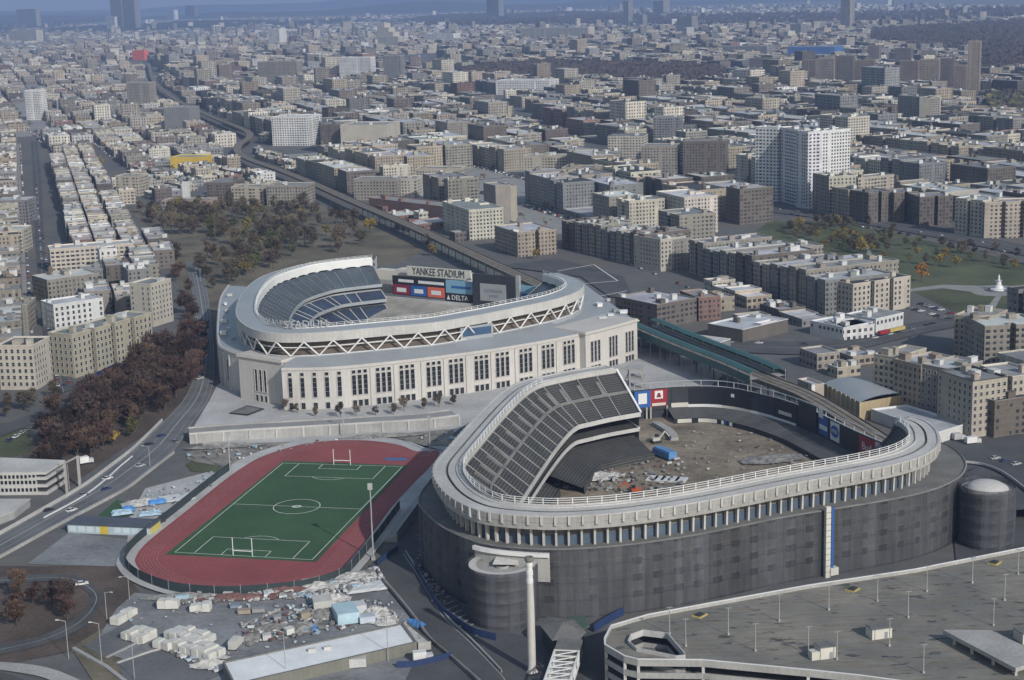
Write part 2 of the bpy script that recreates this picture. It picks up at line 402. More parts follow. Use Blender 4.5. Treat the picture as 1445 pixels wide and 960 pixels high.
d=MB(); d.sweep(OO[30:],[(20,8.0),(31,2.6),(31.4,3.2),(31.8,0)]); wb(d,'lower_stand',M['seat_old'],ob)
AP=[p for p,_ in OO]; al=with_normals(resample(AP,11.2)); na=len(al)
am=MB(); L0=Vector((0,11.3,32.75));L1=Vector((0,29.3,18.75)); am.bar(L0,L1,.3,.26); ame=am.mesh('deck_aisle',[M['conc']])
for k,(p,nn) in enumerate(al[:26]):
    o=put('deck_aisle',ame,ob); o.location=(p[0]-60,p[1]-590,0); o.rotation_euler=(0,0,math.atan2(nn[1],nn[0])-math.pi/2)
vm=MB(); vm.bar((0,-3.0,2.35),(0,3.0,-2.35),1.9,.7); vme=vm.mesh('deck_exit',[M['conc_dk']])
for k,(p,nn) in enumerate(al[1:20]):
    o=put('deck_exit',vme,ob); o.location=(p[0]+nn[0]*17-60+nn[1]*1.6,p[1]+nn[1]*17-590-nn[0]*1.6,28.15); o.rotation_euler=(0,0,math.atan2(nn[1],nn[0])-math.pi/2)
# end wall of the cut-off deck
p,nn=OO[0]; e=MB(); P=lambda o_,z:(p[0]+nn[0]*o_,p[1]+nn[1]*o_,z)
e.face([P(0,0),P(28,0),P(28.5,17),P(29.6,18.9),P(11,33.8),P(0,34)]); wb(e,'end_wall',M['conc_dk'],ob)
e=MB(); e.bar(P(10.5,34.1),P(29.9,18.8),.9,.7); e.bar(P(14,14.3),P(28.6,11.6),.9,.7); wb(e,'end_parapet',M['white'],ob)
p,nn=OO[-1]; e=MB(); P=lambda o_,z:(p[0]+nn[0]*o_,p[1]+nn[1]*o_,z)
e.face([P(-8,0),P(31,0),P(31,3),P(28.5,11),P(29.6,18.9),P(11,33.8),P(0,34),P(-2,23),P(-8,23)]); wb(e,'end_gable',M['dark'],ob)
# outfield wall with advertising panels
ofp=[(895,543),(945,538.5),(995,537),(1030,539.5),(1060,545),(1095,553.5),(1127,563.5),(1147,571),(1164,579),(1210,601),(1260,622)]
OF=with_normals(pxpath(ofp,17,2.0,1),side=-1); OFP=[p for p,_ in OF]   # runs left to right, inward = towards the field
opx=[PXY(p[0],p[1],17)[0] for p in OFP]
def ofi(px): return min(range(len(opx)),key=lambda i:abs(opx[i]-px))
w=MB(); w.sweep(OF,[(-1.2,0),(-1.2,14),(-.3,14),(-.3,5),(-.3,4.0)]); wb(w,'outfield_wall',M['dark'],ob)
tr=MB()
for z in (14.3,16.9): tr.sweep(OF,[(-.25,z),(-.25,z+.3),(.1,z+.3),(.1,z),(-.25,z)])
tr.sweep(OF,[(-1.4,14.2),(-.3,14.2)])
for i in range(0,len(OF),4):
    p=OFP[i]; tr.box((p[0],p[1],14.1),(.35,.35,3.0))
wb(tr,'outfield_truss',M['galv'],ob)
i0=ofi(944); bl=MB(); bl.sweep(OF[i0:],[(-.2,4.4),(.4,4.4),(12.5,2.3)]); wb(bl,'bleachers',mat('bleacher_planks',(.085,.085,.083),.85,.3,.15,fine=1.2),ob)
sw=MB(); sw.sweep(OF[i0:],[(12.5,2.2),(12.6,0)]); wb(sw,'bleacher_wall',M['black'],ob)
def panel(name,x0,x1,z0,z1,m,off=.05,label=None,par=ob,thick=.25):
    a,b=ofi(x0),ofi(x1)
    q=MB(); q.sweep(OF[a:b+1],[(off-thick,z1),(off,z1),(off,z0),(off-thick,z0)]); o=wb(q,name,m,par)
    if label: o['label']=label
    mid=OF[(a+b)//2]; u=Vector(OFP[b])-Vector(OFP[a]); return o,mid,u.normalized(),(a,b)
M['sign_blue']=mat('sign_blue',(.03,.10,.32),.5,.08,.1); M['sign_red']=mat('sign_red',(.30,.02,.03),.5,.08,.1)
M['sign_lb']=mat('sign_pale_blue',(.20,.36,.48),.5,.08,.1); M['sign_or']=mat('sign_orange',(.62,.13,.07),.5,.08,.1); M['sign_mar']=mat('sign_maroon',(.20,.02,.05),.5,.08,.1)
o,mid,u,_=panel('advert_panel',895,918,5.6,13.6,M['sign_blue'],label='blue advertising panel with a white square')
def plate(par,mid,u,z0,z1,w,m,off=.12,name='advert_plate',dx=0):
    c=Vector(mid[0])+Vector(mid[1])*off+u*dx; q=MB()
    a=c-u*w/2;b=c+u*w/2; n=Vector(mid[1])*.06
    q.prism(ccw([tuple(a),tuple(b),tuple(b+n),tuple(a+n)]),z0,z1); return wb(q,name,m,par)
plate(o,mid,u,7.4,12.4,4.2,M['white'])
o,mid,u,_=panel('advert_panel',919.5,943,5.6,13.6,M['sign_red'],label='red advertising panel with a white square')
plate(o,mid,u,9.2,13.0,4.0,M['white']); plate(o,mid,u,5.9,7.2,6.6,M['offwhite'])
cpos=Vector(mid[0])+Vector(mid[1])*.25
q=MB(); q.face([(cpos.x-u.x*1.2,cpos.y-u.y*1.2,9.9),(cpos.x+u.x*1.2,cpos.y+u.y*1.2,9.9),(cpos.x+u.x*.5,cpos.y+u.y*.5,12.0),(cpos.x-u.x*.5,cpos.y-u.y*.5,12.0)]); wb(q,'advert_emblem',M['sign_mar'],o)
panel('advert_panel',944.5,968,5.6,13.6,M['dark']); panel('advert_strip',944.5,968,4.5,6.6,M['offwhite'],.16)
panel('advert_panel',969.5,1019,5.6,13.6,M['black']); panel('advert_strip',969.5,1019,4.4,5.7,M['white'],.16)
o,mid,u,_=panel('advert_panel',1020,1060,5.6,13.6,M['black']); plate(o,mid,u,10,11.6,6.5,M['white'],.12,dx=-5)
panel('advert_strip',1020,1060,4.4,5.6,M['offwhite'],.16); panel('advert_strip',1061.5,1090,4.4,5.6,M['white'],.16)
o,mid,u,_=panel('advert_panel',1091,1125,5.6,13.6,M['black']); plate(o,mid,u,7.6,9.2,9,M['offwhite'],.12); panel('advert_strip',1091,1125,4.4,5.4,M['white'],.16)
panel('video_board',1126.5,1154,5.0,16.5,M['black'],.3,thick=1.8); panel('advert_panel',1155,1163,13,17,M['white'],.3)
o,mid,u,_=panel('advert_panel',1155,1170,5.6,13.6,M['sign_blue']); plate(o,mid,u,8,10,7,M['white'])
o,mid,u,_=panel('advert_panel',1171,1186,5.6,13.6,M['white']); 
q=MB(); cc=Vector(mid[0])+Vector(mid[1])*.14
ring=[(cc+u*3.6*math.cos(t*math.pi/12),9.8+2.6*math.sin(t*math.pi/12)) for t in range(24)]
q.face([(a.x,a.y,z) for a,z in ring]); wb(q,'advert_oval',M['sign_blue'],o)
cc3=(cc.x+mid[1][0]*.1,cc.y+mid[1][1]*.1,9.8); text('lettering','HESS',o,cc3,u,(0,0,1),2.4,M['white'])
panel('advert_panel',1187,1212,5.6,13.6,M['black'])
o,mid,u,_=panel('advert_panel',1213,1235,5.6,13.6,M['sign_red'],label='dark red panel with white script lettering'); cc=Vector(mid[0])+Vector(mid[1])*.2; text('lettering','Bud',o,(cc.x,cc.y,9.6),u,(0,0,1),4.6,M['white'])
panel('advert_panel',1236,1256,5.6,13.6,M['offwhite'])
for k,(x0,x1,m) in enumerate([(946,968,'offwhite'),(972,984,'black'),(985,1005,'offwhite'),(1006,1032,'offwhite'),(1034,1038,'sign_mar'),(1040,1044,'white'),(1046,1052,'sign_blue'),(1054,1058,'white')]):
    panel('wall_banner',x0,x1,.3,2.1,M[m],12.7,thick=.1)
# open gates left of the bleachers
g=MB()
for px_ in (896,912,920,942): 
    i=ofi(px_); p=OFP[i]; g.box((p[0],p[1],0),(.8,.8,5.6))
wb(g,'gate_frame',M['conc'],ob)
# the gutted field and what stands on it
fl=MB(); inner=[(p[0]+n[0]*26,p[1]+n[1]*26) for p,n in OO[::4]]+[(p[0],p[1]) for p,_ in reversed(OF[::4])]
fl.face([(x,y,.03) for x,y in ccw(inner)]); f_=fl.build('field_dirt',M['dirt']); f_['kind']='structure'
# concourse end block that stands beyond the cut-off deck
q=MB(); a=U(878,535,8);b=U(897,585,2)
for k in range(4): q.box((a.x+6,a.y-6,k*5.0),(9,10,.7),R(-15))
for dx,dy in((-3,-4),(3,-4),(-3,4),(3,4)): q.box((a.x+6+dx,a.y-6+dy,0),(.8,.8,15.5))
wb(q,'stair_frame',M['conc'],ob)
# netted ramp towers
def ramp_tower(px,py,r,h,label,dome):
    c=U(px,py,0); t=empty('ramp_tower',(c.x,c.y,0),label,'ramp tower')
    q=MB(); q.lathe((0,0,0),[(r*1.08,0),(r*1.08,h)],36); q.build('netting',M['net'],t)
    for k in range(5):
        s_=MB(); z=h*(k+.3)/5; s_.lathe((0,0,z),[(r*.98,0),(r,0),(r,1.3),(r*.98,1.3)],36); s_.lathe((0,0,z),[(0,.9),(r*.98,.9)],36); s_.build('ramp_slab',M['conc'],t)
    q=MB(); q.lathe((0,0,0),[(2.2,0),(2.2,h-1)],12); q.build('core',M['conc'],t)
    if dome:
        q=MB(); q.lathe((-.5,-.5,h-2.6),[(r*.86,0),(r*.8,1.6),(r*.55,3.0),(r*.25,3.7),(.01,3.8)],28); q.build('roof_cap',M['conc_lt'],t,smooth=True)
    else:
        q=MB(); q.lathe((0,0,h-.6),[(r*1.02,-.8),(r*1.02,.1),(r*.8,.1)],28); q.face([(-r*.3,-1,h-.5),(r*.5,-2,h-.5),(r*.45,4,h+1.6),(-r*.1,5,h+1.6)]); q.build('torn_roof',M['conc_lt'],t)
ramp_tower(711,872,10.6,19,'round netted ramp tower with a torn roof beside the bat shaped smokestack',False)
ramp_tower(1391,766,9.2,22,'round netted ramp tower with a pale domed top beside the curved white ramp',True)
# torn opening in the net above the near ramp tower: exposed pale wall
i=min(range(nO),key=lambda k:abs(PXY(OO[k][0][0],OO[k][0][1],15)[0]-728)+(0 if OO[k][0][1]<540 else 500))
q=MB(); q.sweep(OO[i-4:i+5],lambda k:[(-1.3,12.5),(-1.3,21)]); wb(q,'exposed_wall',M['conc'],ob)
q=MB(); q.sweep(OO[i-4:i+5],lambda k:[(-1.3,21),(-2.3,21),(-2.3,22.3),(-1.2,22.3)]); wb(q,'exposed_beam',M['white'],ob)
# white hoist mast against the net
i=min(range(nO),key=lambda k:abs(PXY(OO[k][0][0],OO[k][0][1],15)[0]-1157)+(0 if OO[k][0][1]<600 else 500)); p,nn=OO[i]
hm=empty('hoist_mast',(p[0]-nn[0]*3.6,p[1]-nn[1]*3.6,0),'tall pale hoist mast standing against the dark netting','hoist'); az=math.atan2(nn[1],nn[0])
q=MB()
for k in range(12): q.box((0,0,k*2.1),(1.3,1.9,1.9),az)
q.build('mast',M['offwhite'],hm); q=MB(); q.box((nn[1]*1.8,-nn[0]*1.8,0),(1.0,1.0,24.5),az); q.build('cage_guide',M['sign_blue'],hm); q=MB(); q.box((nn[1]*2.4,-nn[0]*2.4,.6),(2.2,3.2,2.6),az); q.build('lift_car',M['offwhite'],hm)

# ================================================================= NEW BALLPARK
NX,NY=-55,880
nbk=empty('new_ballpark',(NX,NY,0),'big pale limestone ballpark with a white truss ring roof and navy seats','stadium')
new_ring_px=[(517,362),(482,365.5),(445,370),(415,375.5),(367,391),(342,413),(333,435),(336,450),(353,463),(375,469),(400,471),(440,470),(482,467),(548,461),(615,455),(665,446.5),(715,437),(782,423),(810,414),(822,407),(824,400),(812,392),(789,385)]
NO_=with_normals(pxpath(new_ring_px,35,3.0,4)); nN=len(NO_)
r_=MB(); r_.sweep(NO_,[(0,30.4),(-.15,30.4),(-.15,34.9),(.5,35.1),(.5,34.9)]); wb(r_,'ring_fascia',M['conc_lt'],nbk)
r_=MB(); r_.sweep(NO_,[(.5,34.9),(5.5,35.35),(9.6,35.5)]); wb(r_,'ring_roof',M['roofmetal'],nbk)
r_=MB(); r_.sweep(NO_,[(9.6,35.5),(9.6,35.9),(10.2,35.9),(10.2,35.2),(10.9,35.0)]); wb(r_,'roof_gutter',M['white'],nbk)
# scalloped frieze hanging from the inner edge
ip=with_normals(resample([(p[0]+n[0]*11,p[1]+n[1]*11) for p,n in NO_],1.3))
r_=MB(); r_.sweep(ip,lambda i:[(0,35.1),(0,31.2+1.1*abs(math.sin(i*1.3*math.pi/9.0))**.6*0-0.9*(1-abs(math.sin(i*1.3*math.pi/9.5)))**2)]); wb(r_,'frieze',M['white'],nbk)
rr=MB()
for z in (36.5,37.3): rr.sweep(ip,[(-.6,z),(-.6,z+.13),(-.45,z+.13),(-.45,z),(-.6,z)])
for p,nn in ip[::3]: rr.box((p[0]-nn[0]*.5,p[1]-nn[1]*.5,35.8),(.2,.2,1.6))
wb(rr,'roof_railing',M['white'],nbk)
# truss posts in a zigzag between terrace and ring
tz=with_normals(resample([p for p,_ in NO_],7.2)); zm=MB()
for i in range(len(tz)-1):
    (a,na_),(b,nb_)=tz[i],tz[i+1]
    lo=(a[0]+na_[0]*1.2,a[1]+na_[1]*1.2,23.2);hi=(b[0]+nb_[0]*.1,b[1]+nb_[1]*.1,30.6)
    if i%2: lo,hi=(a[0]+na_[0]*.1,a[1]+na_[1]*.1,30.6),(b[0]+nb_[0]*1.2,b[1]+nb_[1]*1.2,23.2)
    zm.tube(lo,hi,.42,6)
wb(zm,'zigzag_truss',M['white'],nbk)
r_=MB(); r_.sweep(NO_,[(1.6,27.3),(1.6,27.7),(2.1,27.7),(2.1,27.3),(1.6,27.3)]); r_.sweep(NO_,[(1.4,23.0),(1.4,23.5),(2.0,23.5)]); wb(r_,'truss_rail',M['white'],nbk)
r_=MB(); r_.sweep(NO_,[(4.6,22.5),(4.6,30.5)]); wb(r_,'concourse_wall',M['brown'],nbk)
r_=MB(); r_.sweep(NO_,[(0,30.4),(11,31.2)]); wb(r_,'roof_soffit',M['conc_dk'],nbk)
r_=MB(); r_.sweep(NO_,[(.8,17),(.8,23.2),(5,23.2)]); wb(r_,'parapet_band',M['roofmetal'],nbk)
# bowl
def deck(name,prof,m,path=NO_): 
    q=MB(); q.sweep(path,prof); return wb(q,name,m,nbk)
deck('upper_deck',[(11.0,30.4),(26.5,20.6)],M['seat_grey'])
deck('upper_fascia',[(26.4,21.5),(26.8,21.5),(26.8,19.6),(22,19.4)],M['roofmetal'])
deck('suite_band',[(22,19.6),(22,17.6),(22.5,17.6)],M['glassb'])
deck('suite_parapet',[(22.6,18.0),(24.0,18.0),(24.0,16.8),(23.6,16.6)],M['conc'])
deck('middle_deck',[(23.8,17.2),(34.0,12.6)],M['seat_new'])
deck('middle_fascia',[(34.0,13.3),(34.4,13.3),(34.4,11.4),(30,11.2)],M['roofmetal'])
deck('concourse_back',[(30,11.4),(30,8.6)],M['dark'])
deck('lower_deck',[(29.6,9.0),(46,2.0)],M['seat_new']); deck('lower_rim',[(29.4,9.2),(29.4,9.6),(30.2,9.6),(30.2,9.0)],M['conc_lt']); deck('field_wall',[(46,2.6),(46.4,2.6),(46.4,0)],M['conc_lt'])
aln=with_normals(resample([p for p,_ in NO_],9.4))
am=MB(); am.bar((0,24.2,17.35),(0,33.8,13.0),.55,.25); am1=am.mesh('middle_aisle',[M['conc_lt']])
am=MB(); am.bar((0,30.3,9.0),(0,45.6,2.45),.55,.25); am2=am.mesh('lower_aisle',[M['conc_lt']])
am=MB(); am.bar((0,12.5,29.7),(0,26.3,21.0),.5,.2); am3=am.mesh('upper_aisle',[M['conc_dk']])
for k,(p,nn) in enumerate(aln[:26]):
    for nm,me in (('middle_aisle',am1),('lower_aisle',am2),('upper_aisle',am3)):
        if nm!='upper_aisle' and k%3==1: continue
        o=put(nm,me,nbk); o.location=(p[0]-NX,p[1]-NY,0); o.rotation_euler=(0,0,math.atan2(nn[1],nn[0])-math.pi/2)
p,nn=NO_[0]; q=MB(); P=lambda o_,z:(p[0]+nn[0]*o_,p[1]+nn[1]*o_,z)
q.face([P(0,0),P(46,0),P(46,2.4),P(30,9),P(34,12.6),P(24,17),P(26.5,20.6),P(11,31),P(11,35.4),P(0,35)]); wb(q,'end_wall',M['conc_lt'],nbk)
p,nn=NO_[-1]; q=MB(); P=lambda o_,z:(p[0]+nn[0]*o_,p[1]+nn[1]*o_,z)
q.face([P(0,0),P(34,0),P(34,12.6),P(26.5,20.6),P(11,31),P(11,35.4),P(0,35)]); wb(q,'end_gable',M['conc'],nbk)
# steel lift and stair tower at the cut end
e0=U(524,420,2); q=MB()
for z in range(0,27,4): q.box((e0.x,e0.y+10,z),(7,9,.5))
for dx,dy in((-3.3,-4.3),(3.3,-4.3),(-3.3,4.3),(3.3,4.3)): q.box((e0.x+dx,e0.y+10+dy,0),(.5,.5,27))
wb(q,'stair_tower',M['galv'],nbk)
# facade
fpx=[(397,519.5),(440,519),(482,517),(540,511.5),(595,505.5),(655,498),(715,489.5),(782,478),(826,469)]
FA=with_normals(pxpath(fpx,21,2.0,2)); FP=[p for p,_ in FA]; 
lpx=[(322,402),(311,420),(307,452),(308,483),(318,492),(337,498)]
LA=with_normals(pxpath(lpx,21,2.5,2))
def facade(path,name):
    q=MB(); q.sweep(path,[(0,0),(0,19.6),(-.5,19.7),(-.5,20.5),(-.1,20.6),(-.1,21.0),(.9,21.0),(.9,20.3)]); return wb(q,name,M['lime'],nbk)
facade(FA,'front_facade'); facade(LA,'curved_facade')
q=MB(); q.sweep(FA,[(-.25,0),(-.25,.3),(0,.32)]); wb(q,'base_course',M['lime'],nbk)
fx=[PXY(p[0],p[1],10)[0] for p in FP]
def fat(px):
    i=min(range(len(fx)),key=lambda k:abs(fx[k]-px)); return FA[i],math.atan2(FA[i][1][1],FA[i][1][0])-math.pi/2
def window_mesh(name,w,h,arch=False):
    q=MB(); d=.35; fw_=.22
    # reveal frame standing proud of the wall, glass set back in it (local: x along, y inward, z up)
    q.box((-w/2-fw_/2,-d/2,-.1),(fw_,d,h+.3)); q.box((w/2+fw_/2,-d/2,-.1),(fw_,d,h+.3)); q.box((0,-d/2,h),(w,d,.2)); q.box((0,-d/2-.06,-.25),(w+.5,d+.1,.2))
    q.face([(-w/2,-.03,0),(w/2,-.03,0),(w/2,-.03,h),(-w/2,-.03,h)],1)
    if not arch and h>4:
        for z in (h*.27,h*.5,h*.75): q.box((0,-.08,z),(w,.1,.12),0,2)
    return q.mesh(name,[M['lime'],M['glass'],M['steel']])
wm_t=window_mesh('tall_window',1.95,9.8); wm_s=window_mesh('small_window',1.7,1.6); wm_a=window_mesh('arched_opening',2.0,3.2,True)
def place_w(nm,me,pos,nn,ang,dx,z):
    o=put(nm,me,nbk); o.location=(pos[0]+nn[1]*dx*1.0-NX,pos[1]-nn[0]*dx-NY,z); o.rotation_euler=(0,0,ang); return o
singles=[409,425.6,443,460.5,478.5]; triples=[505.5,541.8,576.5,611,645,678,710,744,774,802]
bays=[(x,1) for x in singles]+[(x,3) for x in triples]
for x,k in bays:
    (pos,nn),ang=fat(x)
    for j in range(k):
        dx=(j-(k-1)/2)*2.85
        place_w('tall_window',wm_t,pos,nn,ang,dx,6.2); place_w('small_window',wm_s,pos,nn,ang,dx,16.9); place_w('arched_opening',wm_a,pos,nn,ang,dx,.35)
pm=MB(); pm.box((0,-.3,0),(1.5,.6,19.2)); pme=pm.mesh('pilaster',[M['lime']])
for a,b in zip(triples,triples[1:]):
    (pos,nn),ang=fat((a+b)/2); o=put('pilaster',pme,nbk); o.location=(pos[0]-NX,pos[1]-NY,0); o.rotation_euler=(0,0,ang)
def pavilion(pxs,z,label,wins,depth=14):
    # pxs: roof-edge pixels of its visible faces, in order
    g=[U(x,y,z) for x,y in pxs]; 
    d=(g[-1]-g[0]).normalized(); n=Vector((-d.y,d.x)); 
    if n.y<0: n=-n
    poly=[tuple(p) for p in g]+[tuple(g[-1]+n*depth),tuple(g[0]+n*depth)]
    poly=ccw(poly); q=MB(); q.prism(poly,0,z-1.2,top=False); big=inset(poly,-.9); q.prism(big,z-1.2,z-.5,top=True,bottom=True); q.prism(inset(poly,-.4),z-.5,z+.2); o=wb(q,'corner_pavilion',M['lime'],nbk); o['label']=label
    for a,b,cnt,w,gap in wins:
        A=g[a];B=g[b];u=(B-A).normalized(); nn=Vector((-u.y,u.x)); mid=(A+B)/2; ang=math.atan2(u.y,u.x)
        for j in range(cnt):
            for q_ in range(w):
                c=A+(B-A)*((j+.5)/cnt)+u*((q_-(w-1)/2)*gap)
                o=put('tall_window',wm_t3 if gap>5 else wm_t2,nbk); o.location=(c.x-NX,c.y-NY,5.5); o.rotation_euler=(0,0,ang)
                o=put('arched_opening',wm_a,nbk); o.location=(c.x-NX,c.y-NY,.3); o.rotation_euler=(0,0,ang)
wm_t2=window_mesh('tall_window',1.7,11.0); wm_t3=window_mesh('tall_window',3.4,11.5)
pavilion([(336,499.5),(397,509)],23,'projecting corner block with three tall windows',[(0,1,1,3,3.1)],16)
pavilion([(826,469.5),(853,463),(899,450.5)],22,'corner block with three groups of tall windows',[(0,1,1,3,2.7),(1,2,2,3,2.6)],22)
pm=MB(); pm.box((0,-.25,0),(.8,.5,18.5)); pme2=pm.mesh('fin_pilaster',[M['lime']])
for p,nn in LA[1:-3:3]:
    o=put('fin_pilaster',pme2,nbk); o.location=(p[0]-NX,p[1]-NY,0); o.rotation_euler=(0,0,math.atan2(nn[1],nn[0])-math.pi/2)
for p,nn in LA[3:-4:3]:
    o=put('tall_window',wm_t2,nbk); o.location=(p[0]-NX,p[1]-NY,4.5); o.rotation_euler=(0,0,math.atan2(nn[1],nn[0])-math.pi/2)
# terrace roof between facade and ring
def ruled(A,B,za,zb,n=60):
    a=resample(A,1);b=resample(B,1); q=MB()
    for i in range(n):
        a0=a[int(i*(len(a)-1)/n)];a1=a[int((i+1)*(len(a)-1)/n)];b0=b[int(i*(len(b)-1)/n)];b1=b[int((i+1)*(len(b)-1)/n)]
        q.face([(*a0,za),(*a1,za),(*b1,zb),(*b0,zb)])
    return q
k0=min(range(nN),key=lambda k:math.dist(NO_[k][0],FP[0])); k1=min(range(nN),key=lambda k:math.dist(NO_[k][0],FP[-1])); NPT=[(p[0]+n[0]*.8,p[1]+n[1]*.8) for p,n in NO_]
wb(ruled([(p[0]+n[0]*.8,p[1]+n[1]*.8) for p,n in FA],NPT[k0:k1+1],20.6,22.9),'terrace_roof',M['roofmetal'],nbk)
kk=min(range(nN),key=lambda k:math.dist(NO_[k][0],LA[0][0]))
wb(ruled([p for p,_ in LA],NPT[kk:k0+1],20.4,21.6),'side_terrace',M['roofmetal'],nbk)
pend=[tuple(U(899,450.5,22)),tuple(U(868,432,21)),tuple(U(840,418,21))]
wb(ruled([tuple(U(826,469.5,21)),tuple(U(850,464,21)),tuple(U(896,451,21)),tuple(U(866,430,21)),tuple(U(838,410,21)),tuple(U(815,392,21))],NPT[k1:],20.6,21.6,80),'end_terrace',M['roofmetal'],nbk)
q=MB(); q.prism(ccw([tuple(U(899,450.5,22)),tuple(U(866,430,21)),tuple(U(838,410,21)),tuple(U(815,392,21)),tuple(U(800,410,21)),tuple(U(850,455,21))]),0,20.4,top=False); wb(q,'rear_wall',M['conc'],nbk)
def plant_box(px,py,z,sx,sy,sz,rz,m,name='rooftop_unit'):
    c=U(px,py,z); q=MB(); q.box((c.x,c.y,z),(sx,sy,sz),rz); q.box((c.x,c.y,z+sz),(sx+.4,sy+.4,.25),rz); return wb(q,name,m,nbk)
plant_box(374,487,22.5,15,9,7,R(4),M['roofmetal'],'stair_head'); plant_box(880,442,21,4,3,1.5,0,M['white']); plant_box(862,448,21,3,3,1.8,0,M['white']); plant_box(317,455,21,3,2.4,1.4,0,M['white']); plant_box(316,472,21,3,4,1.6,0,M['white'])
for x_,y_,s1,s2,s3 in ((320,440,2,2,1.2),(318,430,1.5,3,1),(324,418,3,2,1.3),(330,480,2.5,2,1.2),(322,465,2,2,1),(850,452,4,2.5,1.4),(868,440,2.5,2.5,1.6),(845,432,3,4,1.6),(858,425,2,2,1.2)): plant_box(x_,y_,21,s1,s2,s3,.3,random.choice((M['white'],M['conc_lt'],M['steel'])))
# two blue sign boards in the truss zone
for x0,x1,y in ((586,622,472),(652,692,466)):
    a=U(x0,y+3,27);b=U(x1,y-2.5,27); u=(b-a).normalized(); nn=Vector((u.y,-u.x)); a=a+nn*.8;b=b+nn*.8
    q=MB(); q.prism(ccw([tuple(a-u*1.2),tuple(b+u*1.2),tuple(b+u*1.2-nn*2),tuple(a-u*1.2-nn*2)]),22.5,29.6); o=wb(q,'sign_surround',M['roofmetal'],nbk)
    q=MB(); q.prism(ccw([tuple(a+nn*.1),tuple(b+nn*.1),tuple(b),tuple(a)]),24.6,28.6); wb(q,'sign_board',M['sign_blue'] if x0<600 else M['glassb'],o)
    if x0<600:
        for t,wd_ in ((.2,2.6),(.42,1.8),(.62,2.2),(.83,2.4)):
            c=a+(b-a)*t+nn*.15; q=MB(); q.prism(ccw([tuple(c-u*wd_/2),tuple(c+u*wd_/2),tuple(c+u*wd_/2+nn*.08),tuple(c-u*wd_/2+nn*.08)]),25.8,27.4); wb(q,'sign_mark',M['white'],o)
# roof-edge letters over the near railing (they face out over the plaza)
i=min(range(nN),key=lambda k:abs(PXY(NPT[k][0],NPT[k][1],36)[0]-410)+(0 if NPT[k][1]<860 else 500))
for s_,x in (('YANKEE',395),('STADIUM',433)):
    i=min(range(nN),key=lambda k:abs(PXY(NO_[k][0][0]+NO_[k][1][0]*10,NO_[k][0][1]+NO_[k][1][1]*10,36)[0]-x)+(0 if NO_[k][0][1]<860 else 500))
    p,nn=NO_[i]; c=(p[0]+nn[0]*9.2,p[1]+nn[1]*9.2,37.6); o=text('roof_lettering',s_,nbk,c,(-nn[1]*-1,nn[0]*-1,0),(0,0,1),5.2,M['galv'],.15)
# outfield: bleachers, scoreboard wall, screen, top sign
ca=U(518,366,33);cb_=U(775,386,33); u=(cb_-ca).normalized(); nn=Vector((u.y,-u.x))     # nn faces the field and the viewer
Lc=(cb_-ca).length
def along(px,z,off=0):    # point on the chord seen at column px
    lo,hi=-20.0,Lc+30
    for _ in range(40):
        m_=(lo+hi)/2; p=ca+u*m_+nn*off
        if PXY(p.x,p.y,z)[0]<px: lo=m_
        else: hi=m_
    return ca+u*lo+nn*off
def board(name,x0,x1,z0,z1,m,off,thick=1.0,par=nbk,label=None):
    a=along(x0,(z0+z1)/2,off);b=along(x1,(z0+z1)/2,off); q=MB(); q.prism(ccw([tuple(a),tuple(b),tuple(b-nn*thick),tuple(a-nn*thick)]),z0,z1,bottom=True); o=wb(q,name,m,par)
    if label:o['label']=label
    return o,(a+b)/2,(b-a).length
q=MB(); a=along(517,5,6);b=along(720,5,4)
q.face([(a.x,a.y,10),(b.x,b.y,10),(b.x+nn.x*46,b.y+nn.y*46,1.2),(a.x+nn.x*46,a.y+nn.y*46,1.2)],0,[(0,0),(80,0),(80,30),(0,30)]); wb(q,'bleachers',M['bleach'],nbk)
board('bleacher_back',519,722,0,11.5,M['conc_lt'],5,1.0)
for x0,x1,z0,z1,m in ((520,553,11.5,22,'conc'),(556,600,12,13.5,'conc_lt'),(604,640,11.5,20,'conc'),(530,575,20,26,'offwhite'),(560,660,22,27.5,'offwhite')): board('back_building',x0,x1,z0,z1,M[m],-4,7)
sb,_,_=board('scoreboard',554,628,12.5,24.5,M['black'],2.5,1.2)
for x0,x1,m,s_ in ((555,578,'sign_mar',None),(579.5,602,'sign_blue',None),(603.5,627,'sign_or',None)):
    o,c,w=board('advert_panel',x0,x1,13,19.2,M[m],2.8,.3,sb)
    board('advert_emblem',x0+5,x1-5,14.6,17.2,M['white'],2.95,.15,sb)
for x0,x1 in ((562,583),(590,626)): board('advert_strip',x0,x1,20.9,22.6,M['white'],2.8,.3,sb)
o,c,w=board('advert_panel',629,666,16.6,24.5,M['sign_lb'],2.5,1.2); board('advert_strip',637,664,19.8,21.2,M['sign_blue'],2.7,.2,o)
dl,c,w=board('advert_panel',628,666,11.2,16.4,M['black'],2.5,1.2,label='black sign with white capital letters'); text('lettering','DELTA',dl,(c.x+nn.x*.25+u.x*1.2,c.y+nn.y*.25+u.y*1.2,13.8),u,(0,0,1),4.3,M['white'],.08,.95)
q=MB(); cc=c+nn*.2-u*7.2; q.face([(cc.x-u.x*1.3,cc.y-u.y*1.3,12.4),(cc.x+u.x*1.3,cc.y+u.y*1.3,12.4),(cc.x,cc.y,15.4)]); wb(q,'advert_emblem',M['white'],dl)
tp,c,w=board('top_sign',574,664,25,31,M['offwhite'],1.0,1.0,label='long cream sign with dark capital letters'); text('lettering','YANKEE STADIUM',tp,(c.x+nn.x*.15,c.y+nn.y*.15,28),u,(0,0,1),6.6,M['dark'],.08,.72)
vs_,c,w=board('video_screen',667,727,10.5,30.5,M['dark'],6,2.2,label='huge dark video board with a pale picture'); board('screen_picture',677.5,714,14.5,25,M['sign_lb'] if 0 else M['galv'],6.25,.3,vs_)
